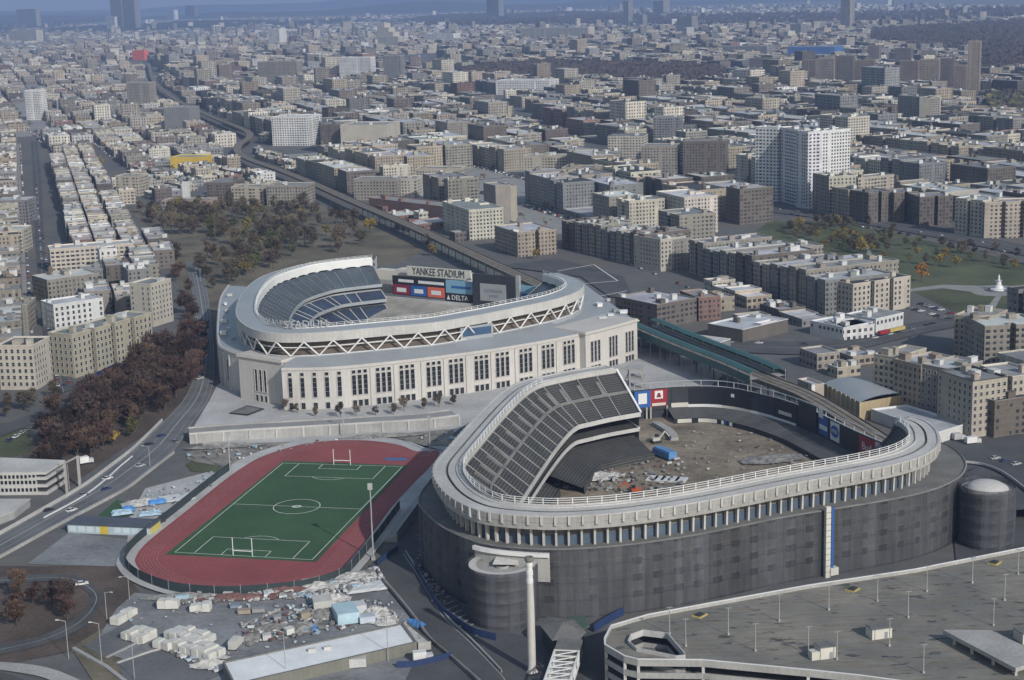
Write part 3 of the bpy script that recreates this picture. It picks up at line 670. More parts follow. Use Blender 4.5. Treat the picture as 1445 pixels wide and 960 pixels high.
board('screen_caption',684,709,20.2,22.0,M['steel'],6.45,.2,vs_); board('screen_caption',690,703,17.2,18.6,M['steel'],6.45,.2,vs_)
board('screen_back',728,733,8,31,M['galv'],5.6,2.0)
o,c,w=board('advert_panel',734,757,14,25,M['sign_lb'],3,1); board('advert_strip',737,754,18.5,20.2,M['sign_blue'],3.2,.2,o)
board('advert_panel',758,784,12,21,M['glassb'],3,1); board('advert_strip',734,784,10.2,11.8,M['white'],3.2,1)
g_=MB(); poly=[(p[0]+n[0]*44,p[1]+n[1]*44) for p,n in NO_[::3]]; g_.face([(x,y,.03) for x,y in ccw(poly)]); g_=g_.build('infield_ground',mat('dormant_turf',(.12,.135,.075),.95,.25,.05)); g_['kind']='structure'
# ================================================================= GROUND AND SHEETS
def cityground():
    m,t,b=node_mat('city_ground'); N=NB(t); pos=geo_pos(N)
    a=N.noise(pos,.012,5); f=N.noise(pos,.12,4); g=N.noise(pos,.9,2)
    c=N.ramp(a,[(.3,(.078,.081,.086)),(.5,(.108,.107,.105)),(.62,(.125,.115,.098)),(.75,(.085,.09,.075))])
    c=N.mix(N.rng(f,.45,.7,0,.55),c,(.15,.145,.14)); c=N.mix(N.rng(g,.5,.75,0,.4),c,(.05,.05,.052))
    N.l(c,b.inputs['Base Color']); b.inputs['Roughness'].default_value=.95; return m
M['ground']=cityground(); M['roadgrey']=mat('worn_avenue_asphalt',(.125,.128,.132),.9,.25,.05,fine=.8)
M['dry']=mat('dry_park_grass',(.125,.108,.074),.95,.5,.03,fine=.5)
M['lawn']=mat('park_lawn',(.075,.088,.042),.95,.5,.025,fine=.5)
M['litter']=mat('leaf_litter',(.085,.064,.052),.95,.45,.05,fine=.7)
M['turf']=mat('field_turf',(.036,.088,.036),.9,.22,.03,fine=.8)
M['track']=mat('red_track',(.25,.064,.062),.85,.16,.04,fine=.5)
M['plaza']=mat('plaza_paving',(.40,.395,.385),.85,.22,.05,fine=.6)
M['court']=mat('court_asphalt',(.195,.20,.205),.85,.36,.05,fine=.5)
M['rubble']=mat('rubble_ground',(.21,.195,.17),.95,.5,.09,fine=.6)
gz=[0.0]
def sheet(name,px,m,z=None,par=None,pts=None,kind='structure',sm=False):
    if z is None: gz[0]+=.02; z=gz[0]
    g=pts if pts else [tuple(U(x,y,0)) for x,y in px]
    if sm: g=smooth_pts(g+[g[0]],5)[:-1]
    g=ccw(g); q=MB(); q.face([(x,y,z) for x,y in g]); o=q.build(name,m,par)
    if kind: o['kind']=kind
    return o
g=MB(); xs=[-30000,-3000,3000,30000]; ys=[100,3000,12000,34000]
for i in range(3):
    for j in range(3): g.face([(xs[i],ys[j],0),(xs[i+1],ys[j],0),(xs[i+1],ys[j+1],0),(xs[i],ys[j+1],0)])
g=g.build('ground',M['ground']); g['kind']='structure'
def road(name,left,right,z=None,m='asphalt',lines=True):
    if z is None: gz[0]+=.02; z=gz[0]
    A=resample(smooth_pts([tuple(U(x,y,0)) for x,y in left]),1.0);B=resample(smooth_pts([tuple(U(x,y,0)) for x,y in right]),1.0)
    n=40; q=MB(); mk=MB()
    P=lambda L,i:L[int(round(i*(len(L)-1)/n))]
    for i in range(n):
        a,b,c,d=P(A,i),P(A,i+1),P(B,i+1),P(B,i)
        q.face([(*a,z),(*d,z),(*c,z),(*b,z)])
    o=q.build(name,M['roadgrey'] if name=='avenue' else M[m]); o['kind']='structure'
    if lines:
        for t,w in lines:
            for i in range(n):
                L0=Vector(P(A,i)).lerp(Vector(P(B,i)),t);L1=Vector(P(A,i+1)).lerp(Vector(P(B,i+1)),t); d=(L1-L0)
                if d.length<.1: continue
                s_=Vector((-d.y,d.x)).normalized()*w/2
                mk.face([(*(L0-s_),z+.02),(*(L0+s_),z+.02),(*(L1+s_),z+.02),(*(L1-s_),z+.02)])
        k=mk.build('lane_marking',M['conc']); k['kind']='structure'
    return A,B
sheet('park_ground',[(178,292),(230,300),(300,292),(440,285),(520,315),(600,352),(560,372),(400,400),(318,430),(285,470),(262,450),(247,380),(235,345)],M['dry'])
sheet('wood_floor',[(30,640),(60,600),(130,545),(215,490),(262,470),(300,455),(305,505),(288,555),(240,590),(150,650),(95,690),(45,690)],M['litter'])
sheet('sports_lawn',[(0,598),(42,592),(44,640),(0,648)],M['lawn'])
sheet('park_lawn',[(1268,405),(1310,352),(1340,335),(1200,318),(1095,312),(1110,340),(1200,365),(1290,385),(1445,352),(1445,440),(1350,447),(1290,425)][:0] or [(1250,392),(1150,365),(1060,332),(1085,312),(1190,312),(1330,345),(1460,375),(1460,440),(1345,440)],M['lawn'])
sheet('park_path',[(1283,408),(1330,402),(1395,404),(1440,412),(1460,414),(1460,420),(1400,416),(1330,407),(1283,412)],M['sidewalk'])
sheet('park_path',[(1370,412),(1382,405),(1400,403),(1425,404),(1440,408),(1438,414),(1420,418),(1395,418),(1378,416)],M['sidewalk'],sm=True)
sheet('park_path',[(1222,345),(1228,345),(1232,372),(1224,372)],M['sidewalk']); sheet('park_path',[(1406,417),(1414,417),(1404,436),(1392,436)],M['sidewalk'])
sheet('plaza',[(268,612),(296,565),(306,545),(325,530),(345,530),(395,550),(482,560),(640,548),(760,520),(850,500),(900,490),(985,505),(1020,530),(1000,548),(905,548),(860,525),(700,570),(640,612),(560,622),(300,640)],M['plaza'])
sheet('ball_court',[(38,797),(98,752),(205,765),(165,800)],M['court'])
sheet('work_yard',[(180,735),(205,690),(300,665),(330,668),(215,770),(180,790)],M['plaza'])
sheet('small_lawn',[(262,656),(285,645),(320,646),(342,652),(335,664),(300,668),(270,666)],M['lawn'])
sheet('small_lawn',[(130,736),(165,706),(185,712),(182,722),(190,728)],M['turf'])
sheet('rubble_strip',[(262,640),(300,628),(470,622),(640,606),(640,640),(600,640),(560,625),(480,620),(390,635),(340,665),(265,650)],M['rubble'])
sheet('yard_ground',[(0,800),(165,800),(210,850),(180,900),(110,918),(0,940)],M['litter'])
sheet('verge',[(100,915),(185,865),(215,860),(330,945),(330,975),(140,975)],M['dry'])
sheet('lot_paving',[(165,860),(190,838),(330,850),(480,830),(540,800),(560,830),(612,905),(620,990),(330,990),(130,915)],M['court'])
sheet('lot_paving',[(118,912),(182,878),(210,900),(150,930)],M['roadgrey']); sheet('lot_paving',[(165,938),(275,905),(320,950),(250,985),(190,985)],M['roadgrey'])
sheet('service_ground',[(520,800),(560,770),(592,700),(620,780),(660,880),(760,905),(860,890),(870,990),(560,990),(600,900)],M['asphalt'])
sheet('car_park_ground',[(1330,610),(1460,615),(1700,640),(1700,740),(1350,800)],M['asphalt'])
Ja,Jb=road('avenue',[(-40,778),(0,757),(62,722),(117,690),(158,660),(190,635),(231,595),(262,560),(278,515),(280,470),(272,420),(262,370)],[(-40,805),(0,786),(69,748),(108,727),(177,690),(208,667),(246,638),(269,602),(297,560),(303,510),(300,470),(294,420),(285,370)],lines=[(.05,.2),(.3,.14),(.5,.5),(.76,.14),(.96,.2)])
road('street',[(72,560),(58,440),(50,330),(47,250),(44,200)],[(108,550),(70,440),(62,330),(58,250),(52,200)],lines=[(.5,.2)])
road('lower_street',[(-20,610),(70,575),(130,545),(218,492)],[(-20,625),(75,588),(135,556),(222,502)],lines=False)
road('ramp_road',[(-20,818),(90,812),(132,828),(145,850),(120,885),(60,912),(-20,930)],[(-20,828),(80,822),(118,833),(127,850),(105,875),(55,900),(-20,915)],lines=[(.5,.2)])
road('ramp_road',[(-20,945),(60,958),(110,985)],[(-20,935),(70,945),(160,985)],m='conc',lines=False)
road('ramp_road',[(-20,985),(-10,952),(30,960),(60,985)],[(-15,990),(-5,962),(20,970),(40,985)],lines=False)
road('service_road',[(533,803),(540,818),(560,841),(585,872),(607,902),(640,930),(680,965)],[(570,783),(590,812),(605,838),(628,874),(663,907),(706,952),(715,965)],lines=[(.03,.3),(.97,.3)])
road('cross_street',[(905,466),(1000,478),(1160,482),(1300,455),(1420,435)],[(905,480),(1000,495),(1170,500),(1310,470),(1450,445)],lines=[(.5,.25)])
road('concourse',[(1085,300),(1200,315),(1330,338),(1460,365)],[(1085,292),(1200,303),(1330,324),(1460,350)],lines=[(.35,.3),(.65,.3)])
road('concourse',[(860,228),(960,262),(1085,296)],[(868,222),(970,256),(1090,290)],lines=False)
# striped service bays
q=MB(); 
for k in range(13):
    t=k/12; a=U(594+75*t,826+75*t*1.0); b=U(612+68*t,818+78*t); 
    if k%1==0: q.bar((a.x,a.y,gz[0]+.03),(b.x,b.y,gz[0]+.03),.7,.02)
o=q.build('bay_marking',M['sidewalk']); o['kind']='structure'
# ---------------------------------------------------------------- running track and pitch
S_=lambda x,y:(160+x/3.0104,600+y/3.0104)
outer=[S_(*p) for p in [(690,118),(800,88),(900,74),(1010,70),(1120,75),(1220,92),(1290,118),(1385,118),(1340,190),(1280,250),(1180,360),(1090,480),(990,600),(935,648),(800,690),(560,714),(400,712),(270,695),(150,650),(100,605),(97,565),(150,500),(300,380),(480,235),(600,155)]]
og=[tuple(U(*p)) for p in outer]; ogs=smooth_pts(og+[og[0]],5)[:-1]; ogs=ccw(ogs)
gz[0]+=.02; sheet('track_apron',None,M['plaza'],pts=inset(ogs,-6.5)); sheet('running_track',None,M['track'],pts=ogs)
ll=MB(); zt=gz[0]+.012
for k in range(1,7):
    pl=inset(ogs,k*1.22+.4); pt=with_normals(pl,True); ll.sweep(pt,[(0,zt),(.03,zt)],closed=True)
o=ll.build('lane_line',M['line']); o['kind']='structure'
FC=[U(*S_(220,558)),U(*S_(860,590)),U(*S_(1252,178)),U(*S_(722,158))]   # BL BR TR TL
sheet('pitch',None,M['turf'],pts=[tuple(p) for p in FC])
WC=[U(*S_(262,548)),U(*S_(845,580)),U(*S_(1228,183)),U(*S_(720,168))]
zl=gz[0]+.02
def W_(u,v): return WC[0].lerp(WC[1],u).lerp(WC[3].lerp(WC[2],u),v)
lm=MB()
def ln(a,b,w=.28):
    d=(b-a); s_=Vector((-d.y,d.x)).normalized()*w/2; lm.face([(*(a-s_),zl),(*(a+s_),zl),(*(b+s_),zl),(*(b-s_),zl)])
for a,b in (((0,0),(1,0)),((1,0),(1,1)),((1,1),(0,1)),((0,1),(0,0)),((0,.5),(1,.5)),((.14,0),(.14,.16)),((.86,0),(.86,.16)),((.14,.16),(.86,.16)),((.14,1),(.14,.84)),((.86,1),(.86,.84)),((.14,.84),(.86,.84)),((.34,0),(.34,.055)),((.66,0),(.66,.055)),((.34,.055),(.66,.055)),((.34,1),(.34,.945)),((.66,1),(.66,.945)),((.34,.945),(.66,.945))): ln(W_(*a),W_(*b))
cc=W_(.5,.5)
for k in range(40):
    t0,t1=2*math.pi*k/40,2*math.pi*(k+1)/40; ln(cc+Vector((math.cos(t0),math.sin(t0)))*9.15,cc+Vector((math.cos(t1),math.sin(t1)))*9.15,.32)
for base,sg in ((W_(.5,.11),1),(W_(.5,.89),-1)):
    ax=(W_(.5,1)-W_(.5,0)).normalized()*sg; bx=Vector((ax.y,-ax.x))
    for k in range(-4,4):
        f=lambda k:base+ax*9.15*math.cos(k*.23)+bx*9.15*math.sin(k*.23)
        ln(f(k),f(k+1))
lo=lm.build('pitch_marking',M['line']); lo['kind']='structure'
q=MB(); 
for k in range(14):
    t0,t1=2*math.pi*k/14,2*math.pi*(k+1)/14; f=lambda t:(cc.x+2.0*math.cos(t),cc.y+1.5*math.sin(t)); h=lambda t:(cc.x+1.0*math.cos(t),cc.y+.7*math.sin(t))
    q.face([(*f(t0),zl),(*f(t1),zl),(*h(t1),zl),(*h(t0),zl)])
o=q.build('centre_emblem',M['line']); o['kind']='structure'
sheet('sand_pit',[S_(1155,146),S_(1245,146),S_(1252,152),S_(1240,157),S_(1165,156),S_(1152,150)],mat('blue_mat',(.06,.14,.32),.7),z=zl)
def goal(v,label):
    c=W_(.5,v); u=(W_(1,v)-W_(0,v)).normalized(); t=empty('goal_post',(c.x,c.y,0),label,'goal'); q=MB(); w=3.7
    for sg in(-1,1): q.tube((u.x*w*sg,u.y*w*sg,0),(u.x*w*sg,u.y*w*sg,7.5),.16)
    q.build('upright',M['white'],t); q=MB(); q.tube((-u.x*w,-u.y*w,2.6),(u.x*w,u.y*w,2.6),.18); q.build('crossbar',M['white'],t)
goal(0.0,'white goal frame with tall uprights at the end of the pitch beside the rubble lot'); goal(1.0,'white goal frame with tall uprights at the pitch end towards the limestone ballpark')
M['screen']=mat('dark_windscreen',(.03,.045,.05),.8,.2,.2)
fence=empty('track_fence',(*ogs[0],0),'dark fence with windscreen round the red running track','fence')
i0=min(range(len(ogs)),key=lambda i:math.dist(ogs[i],U(*S_(520,205)))); i1=min(range(len(ogs)),key=lambda i:math.dist(ogs[i],U(*S_(1180,365))))
fo=inset(ogs,-3.6); seq=[fo[(i0+k)%len(fo)] for k in range((i1-i0)%len(fo)+1)]
FS=with_normals(resample(seq,3.0)); q=MB(); q.sweep(FS,[(0,0),(0,4.0),(.1,4.0),(.1,0)]); wb(q,'windscreen',M['screen'],fence)
q=MB(); q.sweep(FS,[(.1,0),(.1,.7),(.9,.7),(.9,0)]); wb(q,'kerb_wall',M['plaza'],fence)
pm=MB(); pm.tube((0,0,0),(0,0,4.4),.09); pme=pm.mesh('post',[M['galv']])
for p,_ in FS[::3][:95]: o=put('post',pme,fence); o.location=(p[0]-ogs[0][0],p[1]-ogs[0][1],0)
# stands along the right straight
st=empty('bleacher_stand',(*U(565,745),0),'narrow grey spectator bench stand beside the red track','stand'); a=U(535,765);b=U(592,690); n=(b-a).normalized(); m_=Vector((n.y,-n.x)); 
q=MB()
for k in range(5):
    p0=a+m_*(1+k*1.1);p1=b+m_*(1+k*1.1); q.prism(ccw([tuple(p0),tuple(p1),tuple(p1+m_*1.05),tuple(p0+m_*1.05)]),0,.6+k*.5)
wb(q,'bench_steps',M['conc'],st); q=MB(); p0=a+m_*6.5;p1=b+m_*6.5; q.prism(ccw([tuple(p0),tuple(p1),tuple(p1+m_*.4),tuple(p0+m_*.4)]),0,4.2); wb(q,'rear_wall',M['steel'],st)
# raised street along the new ballpark (top deck, parapets, retaining face)
va=[tuple(U(x,y,0)) for x,y in [(268,627),(330,622),(420,617),(520,611),(600,606),(648,600)]]
VP=with_normals(resample(smooth_pts(va),3.0)); vd=empty('raised_street',(*VP[0][0],0),'pale concrete raised street between the running track and the limestone ballpark','viaduct')
q=MB(); q.sweep(VP,[(0,0),(0,4.3)]); wb(q,'retaining_wall',M['conc'],vd)
q=MB(); q.sweep(VP,[(0,4.3),(-.15,4.3),(-.15,5.2),(.35,5.2),(.35,4.4)]); wb(q,'parapet',M['conc_lt'],vd)
q=MB(); q.sweep(VP,[(.35,4.4),(11,4.4),(11,5.1),(11.4,5.1),(11.4,0)],mis=[0,1,1,1]); wb(q,'deck',[M['sidewalk'],M['conc']],vd)
pm=MB(); pm.box((0,-.2,0),(.9,.5,4.6)); pme=pm.mesh('buttress',[M['conc_lt']])
for p,nn in VP[1::4]: o=put('buttress',pme,vd); o.location=(p[0]-VP[0][0][0],p[1]-VP[0][0][1],0); o.rotation_euler=(0,0,math.atan2(nn[1],nn[0])-math.pi/2)
def low_wall(name,px,h,w,m,label,cat='wall',z=0.0,top=None,sm=True):
    g=[tuple(U(x,y,z)) for x,y in px]; g=smooth_pts(g,5) if sm else g; pth=with_normals(resample(g,3.0)); t=empty(name,(*pth[0][0],0),label,cat)
    q=MB(); q.sweep(pth,[(-w/2,0),(-w/2,h),(w/2,h),(w/2,0)]); 
    for e in (pth[0],pth[-1]):
        p,nn=e; q.face([(p[0]-nn[0]*w/2,p[1]-nn[1]*w/2,0),(p[0]+nn[0]*w/2,p[1]+nn[1]*w/2,0),(p[0]+nn[0]*w/2,p[1]+nn[1]*w/2,h),(p[0]-nn[0]*w/2,p[1]-nn[1]*w/2,h)])
    wb(q,'panel',m,t); q=MB(); q.sweep(pth,[(-w/2-.05,h),(-w/2-.05,h+.15),(w/2+.05,h+.15),(w/2+.05,h)]); wb(q,'coping',top or m,t); return t
low_wall('road_parapet',[(-40,776),(0,755),(62,720),(117,688),(158,658),(190,633),(229,595)],1.3,.5,M['conc_lt'],'long pale parapet along the wood side of the avenue')
low_wall('road_parapet',[(-40,806),(0,788),(69,750),(108,729),(177,692),(208,669),(246,640)],1.0,.4,M['conc'],'long grey parapet along the ball court side of the avenue')
low_wall('median_barrier',[(62,733),(117,703),(150,678),(170,660),(187,646)],.8,.4,M['white'],'white traffic barrier along the middle of the avenue','barrier')
low_wall('hoarding',[(585,800),(600,830),(620,862),(642,880),(668,897),(700,906)],2.6,.2,M['blue'],'dark blue hoarding curving round the foot of the netted ballpark','hoarding')
low_wall('hoarding',[(838,893),(858,880),(880,868)],2.6,.2,M['blue'],'short dark blue hoarding beside the parking garage corner','hoarding')
low_wall('hoarding',[(533,800),(545,790),(562,778)],2.2,.2,M['blue'],'short blue hoarding at the bend of the service road','hoarding')
low_wall('road_barrier',[(531,806),(538,820),(558,843),(583,874),(605,904),(640,934),(675,966)],1.5,.5,M['conc_dk'],'dark kerb wall between the service road and the rubble lot','barrier')
low_wall('road_barrier',[(572,781),(592,811),(607,837),(630,873),(665,906),(708,951)],1.2,.3,M['conc'],'pale kerb wall between the service road and the netted ballpark','barrier')
low_wall('blue_fence',[(108,548),(140,530),(165,518)],2.2,.2,M['blue'],'blue fence at the foot of the long tan apartment block','fence')
low_wall('blue_fence',[(560,944),(590,942),(638,930)],2.2,.2,M['blue'],'bright blue site fence in front of the olive wall of the white roofed shed','fence')
low_wall('lot_curb',[(104,918),(150,944),(190,975)],.9,1.2,M['conc'],'grey curb wall at the edge of the sunken paved lot','wall',sm=False)
low_wall('lot_curb',[(150,930),(208,902)],.5,.8,M['conc'],'short grey curb between two sunken paved lots','wall',sm=False)
low_wall('lot_curb',[(165,938),(210,922),(275,905),(320,950)],.5,.8,M['conc_lt'],'pale curb wall round the larger sunken lot','wall',sm=False)
low_wall('lot_curb',[(340,886),(395,862)],.7,.7,M['conc'],'pale curb wall behind the heaped debris','wall',sm=False)

# ================================================================= PARKING GARAGE
GZ=12.0
gp=[(1760,713),(1600,746),(1433,779.5),(1290,808),(1140,830.5),(1000,856),(914,872),(862,887.5),(852.5,906),(853,915),(880,931),(900,936),(992,937),(1140,951),(1214,959),(1330,975),(1500,1000),(1760,1035)]
gg=ccw([tuple(U(x,y,GZ)) for x,y in gp])
gar=empty('parking_garage',(60,440,0),'wide flat parking garage with a stained grey roof deck and open sides','garage')
void=[tuple(U(x,y,GZ)) for x,y in [(887.5,909),(891,900),(907.5,894),(941,898),(964,925),(966,929),(954,930),(899,919)]]
def garroof():
    m,t,b=node_mat('garage_deck'); N=NB(t); pos=geo_pos(N)
    a=N.noise(pos,.05,5); f=N.noise(pos,.5,3)
    mp=N.n('Mapping'); mp.inputs['Rotation'].default_value=(0,0,R(-18)); mp.inputs['Scale'].default_value=(.06,.45,1); N.l(pos,mp.inputs[0]); s_=N.noise(mp.outputs[0],1.6,4,.6)
    mp2=N.n('Mapping'); mp2.inputs['Rotation'].default_value=(0,0,R(-18)); mp2.inputs['Scale'].default_value=(.10,.30,1); N.l(pos,mp2.inputs[0]); s2=N.noise(mp2.outputs[0],1.35,5,.6)
    c=N.mix(N.rng(a,.35,.65,0,1),(.145,.146,.136),(.25,.23,.19)); c=N.mix(N.rng(s_,.46,.64,0,.62),c,(.15,.12,.085)); c=N.mix(N.rng(s2,.60,.64,0,.8),c,(.03,.033,.036)); c=N.mix(N.rng(f,.5,.8,0,.3),c,(.12,.12,.115))
    N.l(c,b.inputs['Base Color']); b.inputs['Roughness'].default_value=.9; return m
M['gdeck']=garroof()
# roof deck around the void: triangulate with bridging via bmesh
import bmesh
bm=bmesh.new(); vo=[bm.verts.new((x-60,y-440,GZ)) for x,y in gg]; vi=[bm.verts.new((x-60,y-440,GZ)) for x,y in ccw(void)]
ed=[bm.edges.new((l[i-1],l[i])) for l in (vo,vi) for i in range(len(l))]
bmesh.ops.triangle_fill(bm,use_beauty=True,use_dissolve=False,edges=ed)
for f_ in list(bm.faces):
    c_=f_.calc_center_median()
    if inpoly(c_.x+60,c_.y+440,void): bm.faces.remove(f_)
me=bpy.data.meshes.new('roof_deck'); bm.to_mesh(me); bm.free(); me.materials.append(M['gdeck']); put('roof_deck',me,gar)
def closed_band(poly,z0,z1,w,name,m):
    q=MB(); pth=with_normals(poly,True); q.sweep(pth,[(0,z0),(0,z1),(w,z1),(w,z0),(0,z0)],closed=True); return wb(q,name,m,gar)
closed_band(gg,GZ-.9,GZ+1.1,.35,'roof_parapet',M['conc']); closed_band(inset(gg,-.06),GZ+1.1,GZ+1.28,.5,'parapet_rail',M['white'])
closed_band(inset(gg,.02),GZ-4.6,GZ-2.9,.35,'level_parapet',M['conc']); closed_band(inset(gg,.02),GZ-8.4,GZ-6.6,.35,'level_parapet',M['conc'])
for z in (GZ-4.2,GZ-8.0): q=MB(); q.face([(x,y,z) for x,y in inset(gg,.4)]); wb(q,'level_floor',M['conc_dk'],gar)
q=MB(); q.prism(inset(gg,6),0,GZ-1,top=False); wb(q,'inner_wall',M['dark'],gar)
vv=ccw(void); closed_band(list(reversed(vv)),GZ-.8,GZ+1.1,.35,'void_parapet',M['conc_lt']); closed_band(list(reversed(vv)),GZ-4.6,GZ-2.9,.35,'void_parapet',M['conc']); 
q=MB(); q.face([(x,y,1.0) for x,y in vv]); wb(q,'void_floor',M['conc'],gar)
for i in range(0,len(gg)): 
    p=inset(gg,.5)[i]; q=MB(); q.box((p[0],p[1],0),(.8,.8,GZ-1)); wb(q,'edge_column',M['conc_lt'],gar)
q=MB(); rA=[U(1330,900,13),U(1398,886.5,16),U(1480,925,16),U(1433,950,14)]
ramp=ccw([tuple(p) for p in rA]); q.prism(ramp,GZ+2.2,GZ+3.4,bottom=True); wb(q,'ramp_slab',M['conc'],gar)
for x,y in ((1345,912),(1370,925),(1400,940),(1432,955)): p=U(x,y,GZ); q=MB(); q.box((p.x+.5,p.y+.8,GZ),(.7,.7,2.3)); wb(q,'ramp_column',M['conc_lt'],gar)
def roof_cabin(px,py,sx,sy,sz,rz,label):
    c=U(px,py,GZ); t=empty('roof_cabin',(c.x,c.y,GZ),label,'cabin',rz=rz); q=MB(); q.box((0,0,0),(sx,sy,sz)); q.build('wall',M['offwhite'],t); q=MB(); q.box((0,0,sz),(sx+.3,sy+.3,.25)); q.build('roof',M['conc_dk'],t); q=MB(); q.box((sx*.2,-sy/2-.03,0),(1.0,.06,2.0)); q.build('door',M['steel'],t); return t
roof_cabin(1240,898,6.2,4.2,3.0,R(14),'white cabin on the stained garage roof, the one with a plain box shape')
t=roof_cabin(1164,926,4.6,4.2,3.4,R(14),'white stepped stair cabin on the stained garage roof'); q=MB(); q.box((-3.6,-.6,0),(2.4,2.6,2.4)); q.build('annexe',M['offwhite'],t)
roof_cabin(1452,903,7,5,3,R(14),'pale cabin at the garage roof edge of the raised ramp')
for (x,y),w in zip(((987,869),(1203,832.5),(1403,795)),('nearest the smokestack','midway along the long white parapet','nearest the domed ramp tower')):
    c=U(x,y,GZ); t=empty('roof_hatch',(c.x,c.y,GZ),'small yellow edged hatch in the garage roof, '+w,'hatch'); q=MB(); q.box((0,0,0),(3.2,4.2,.35),R(-40)); q.build('frame',M['yline'],t); q=MB(); q.box((0,0,.36),(2.2,3.0,.25),R(-40)); q.build('cover',M['dark'],t)
q=MB(); ga=U(914,872,GZ);gb=U(1433,779.5,GZ); gu=(gb-ga).normalized(); gn=Vector((gu.y,-gu.x))
for k in range(1,9):
    A=ga+gn*(k*8.5); q.bar((A.x-gu.x*10,A.y-gu.y*10,GZ+.03),(A.x+gu.x*190,A.y+gu.y*190,GZ+.03),.16,.02)
keep=MB(); rb_=random.Random(4)
for k in range(1,9):
    A=ga+gn*(k*8.5)
    run=[t for t in range(-20,200,2) if inpoly(A.x+gu.x*t,A.y+gu.y*t,inset(gg,1.2)) and not inpoly(A.x+gu.x*t,A.y+gu.y*t,inset(ccw(void),-2))]
    for t in run: keep.bar((A.x+gu.x*t,A.y+gu.y*t,GZ+.03),(A.x+gu.x*(t+2),A.y+gu.y*(t+2),GZ+.03),.14,.02)
bm_=MB()
for k in range(0,9):
    for t in range(-20,200,3):
        if k%3==2: continue
        A=ga+gn*(k*8.5+2.2)+gu*t; B=A+gn*4.6
        if all(inpoly(p.x,p.y,inset(gg,1.2)) and not inpoly(p.x,p.y,inset(ccw(void),-2)) for p in (A,B)) and rb_.random()<.8: bm_.bar((A.x,A.y,GZ+.05),(B.x,B.y,GZ+.05),.11,.02)
o=wb(bm_,'bay_line',mat('worn_bay_paint',(.32,.31,.28),.9,.3,.5),gar); o['kind']='stuff'
o=wb(keep,'deck_joint',M['conc_dk'],gar); o['kind']='stuff'
# ---------------------------------------------------------------- lamps
lp=empty('roof_lamp',(0,0,-500)); q=MB(); q.tube((0,0,0),(0,0,8.3),.16,6,.1); q.build('pole',M['galv'],lp); q=MB(); q.bar((-.9,0,8.3),(.9,0,8.3),.3,.18); q.build('lamp_head',M['steel'],lp); q=MB(); q.box((0,0,0),(.6,.6,.6)); q.build('footing',M['conc'],lp)
spots=[(945,895),(967.7,912),(1027.8,896),(1066,919),(1099.6,877),(1140.7,923.5),(1169.5,861),(1238,848.6),(1307.8,835),(1372,823),(1436.5,810.6),(1281.4,872),(1255,912),(1181,931),(1303,950),(1401.7,883),(1417.5,847.5)]
for k,(x,y) in enumerate(spots):
    c=U(x,y,GZ); lab='tall thin lamp post standing on the stained roof deck of the parking garage'
    if k==0: lp.location=(c.x,c.y,GZ); tag(lp,lab,'lamp post','lamp posts on the garage roof'); lp.rotation_euler=(0,0,R(10))
    else: copy_tree(lp,(c.x,c.y,GZ),R(10))
# floodlight masts round the track
fm=empty('floodlight_mast',(0,0,-500)); q=MB(); q.tube((0,0,0),(0,0,27),.32,8,.2); q.build('pole',M['galv'],fm); q=MB()
q.box((0,0,26),(1.7,.5,2.4)); q.build('lamp_head',M['galv'],fm); q=MB(); q.box((0,0,0),(1.4,1.4,1.2)); q.build('footing',M['conc'],fm)
fl_=[(527,790,1.0,'tall floodlight mast beside the bench stand of the running track'),(325,667,.62,'floodlight mast by the small oval lawn'),(607,640,.6,'floodlight mast at the track corner by the concrete ballpark ring'),(485,616,.45,'short floodlight mast behind the curved end of the red track')]
for k,(x,y,s_,lab) in enumerate(fl_):
    c=U(x,y)
    if k==0: fm.location=(c.x,c.y,0); tag(fm,lab,'floodlight')
    else: copy_tree(fm,(c.x,c.y,0),0,lab,cat='floodlight',scale=(1,1,s_))
sl=empty('street_lamp',(0,0,-500)); q=MB(); q.tube((0,0,0),(0,0,9.5),.14,6,.09); q.build('pole',M['galv'],sl); q=MB(); q.tube((0,0,9.4),(-2.2,0,9.9),.08,5); q.build('arm',M['galv'],sl); q=MB(); q.box((-2.5,0,9.75),(1.0,.4,.2)); q.build('lamp_head',M['offwhite'],sl)
sls=[(97,930,1.3,'slim lamp post with a small head at the brown verge by the ramp loop'),(151,875,1,'curved arm lamp post inside the ramp loop'),(144,938,1.4,'tall lamp post at the corner of the sunken lots'),(190,960,1.2,'lamp post on the larger sunken lot'),(283,398,1,'lamp post beside the avenue under the park trees'),(284,470,1,'lamp post on the avenue beside the limestone ballpark'),(404,960,1.6,'thin mast standing against the white shed roof near the debris'),(548,935,1.5,'thin mast against the white shed roof near the blue fence'),(183,848,.9,'short lamp post beside the track apron corner'),(212,660,1,'lamp post on the grey parapet of the avenue'),(98,690,1.2,'lamp post beside the open sided car park')]
for k,(x,y,s_,lab) in enumerate(sls):
    c=U(x,y)
    if k==0: sl.location=(c.x,c.y,0); sl.scale=(1,1,s_); tag(sl,lab,'lamp post')
    else: copy_tree(sl,(c.x,c.y,0),random.choice((0,R(20),R(160))),lab,cat='lamp post',scale=(1,1,s_))
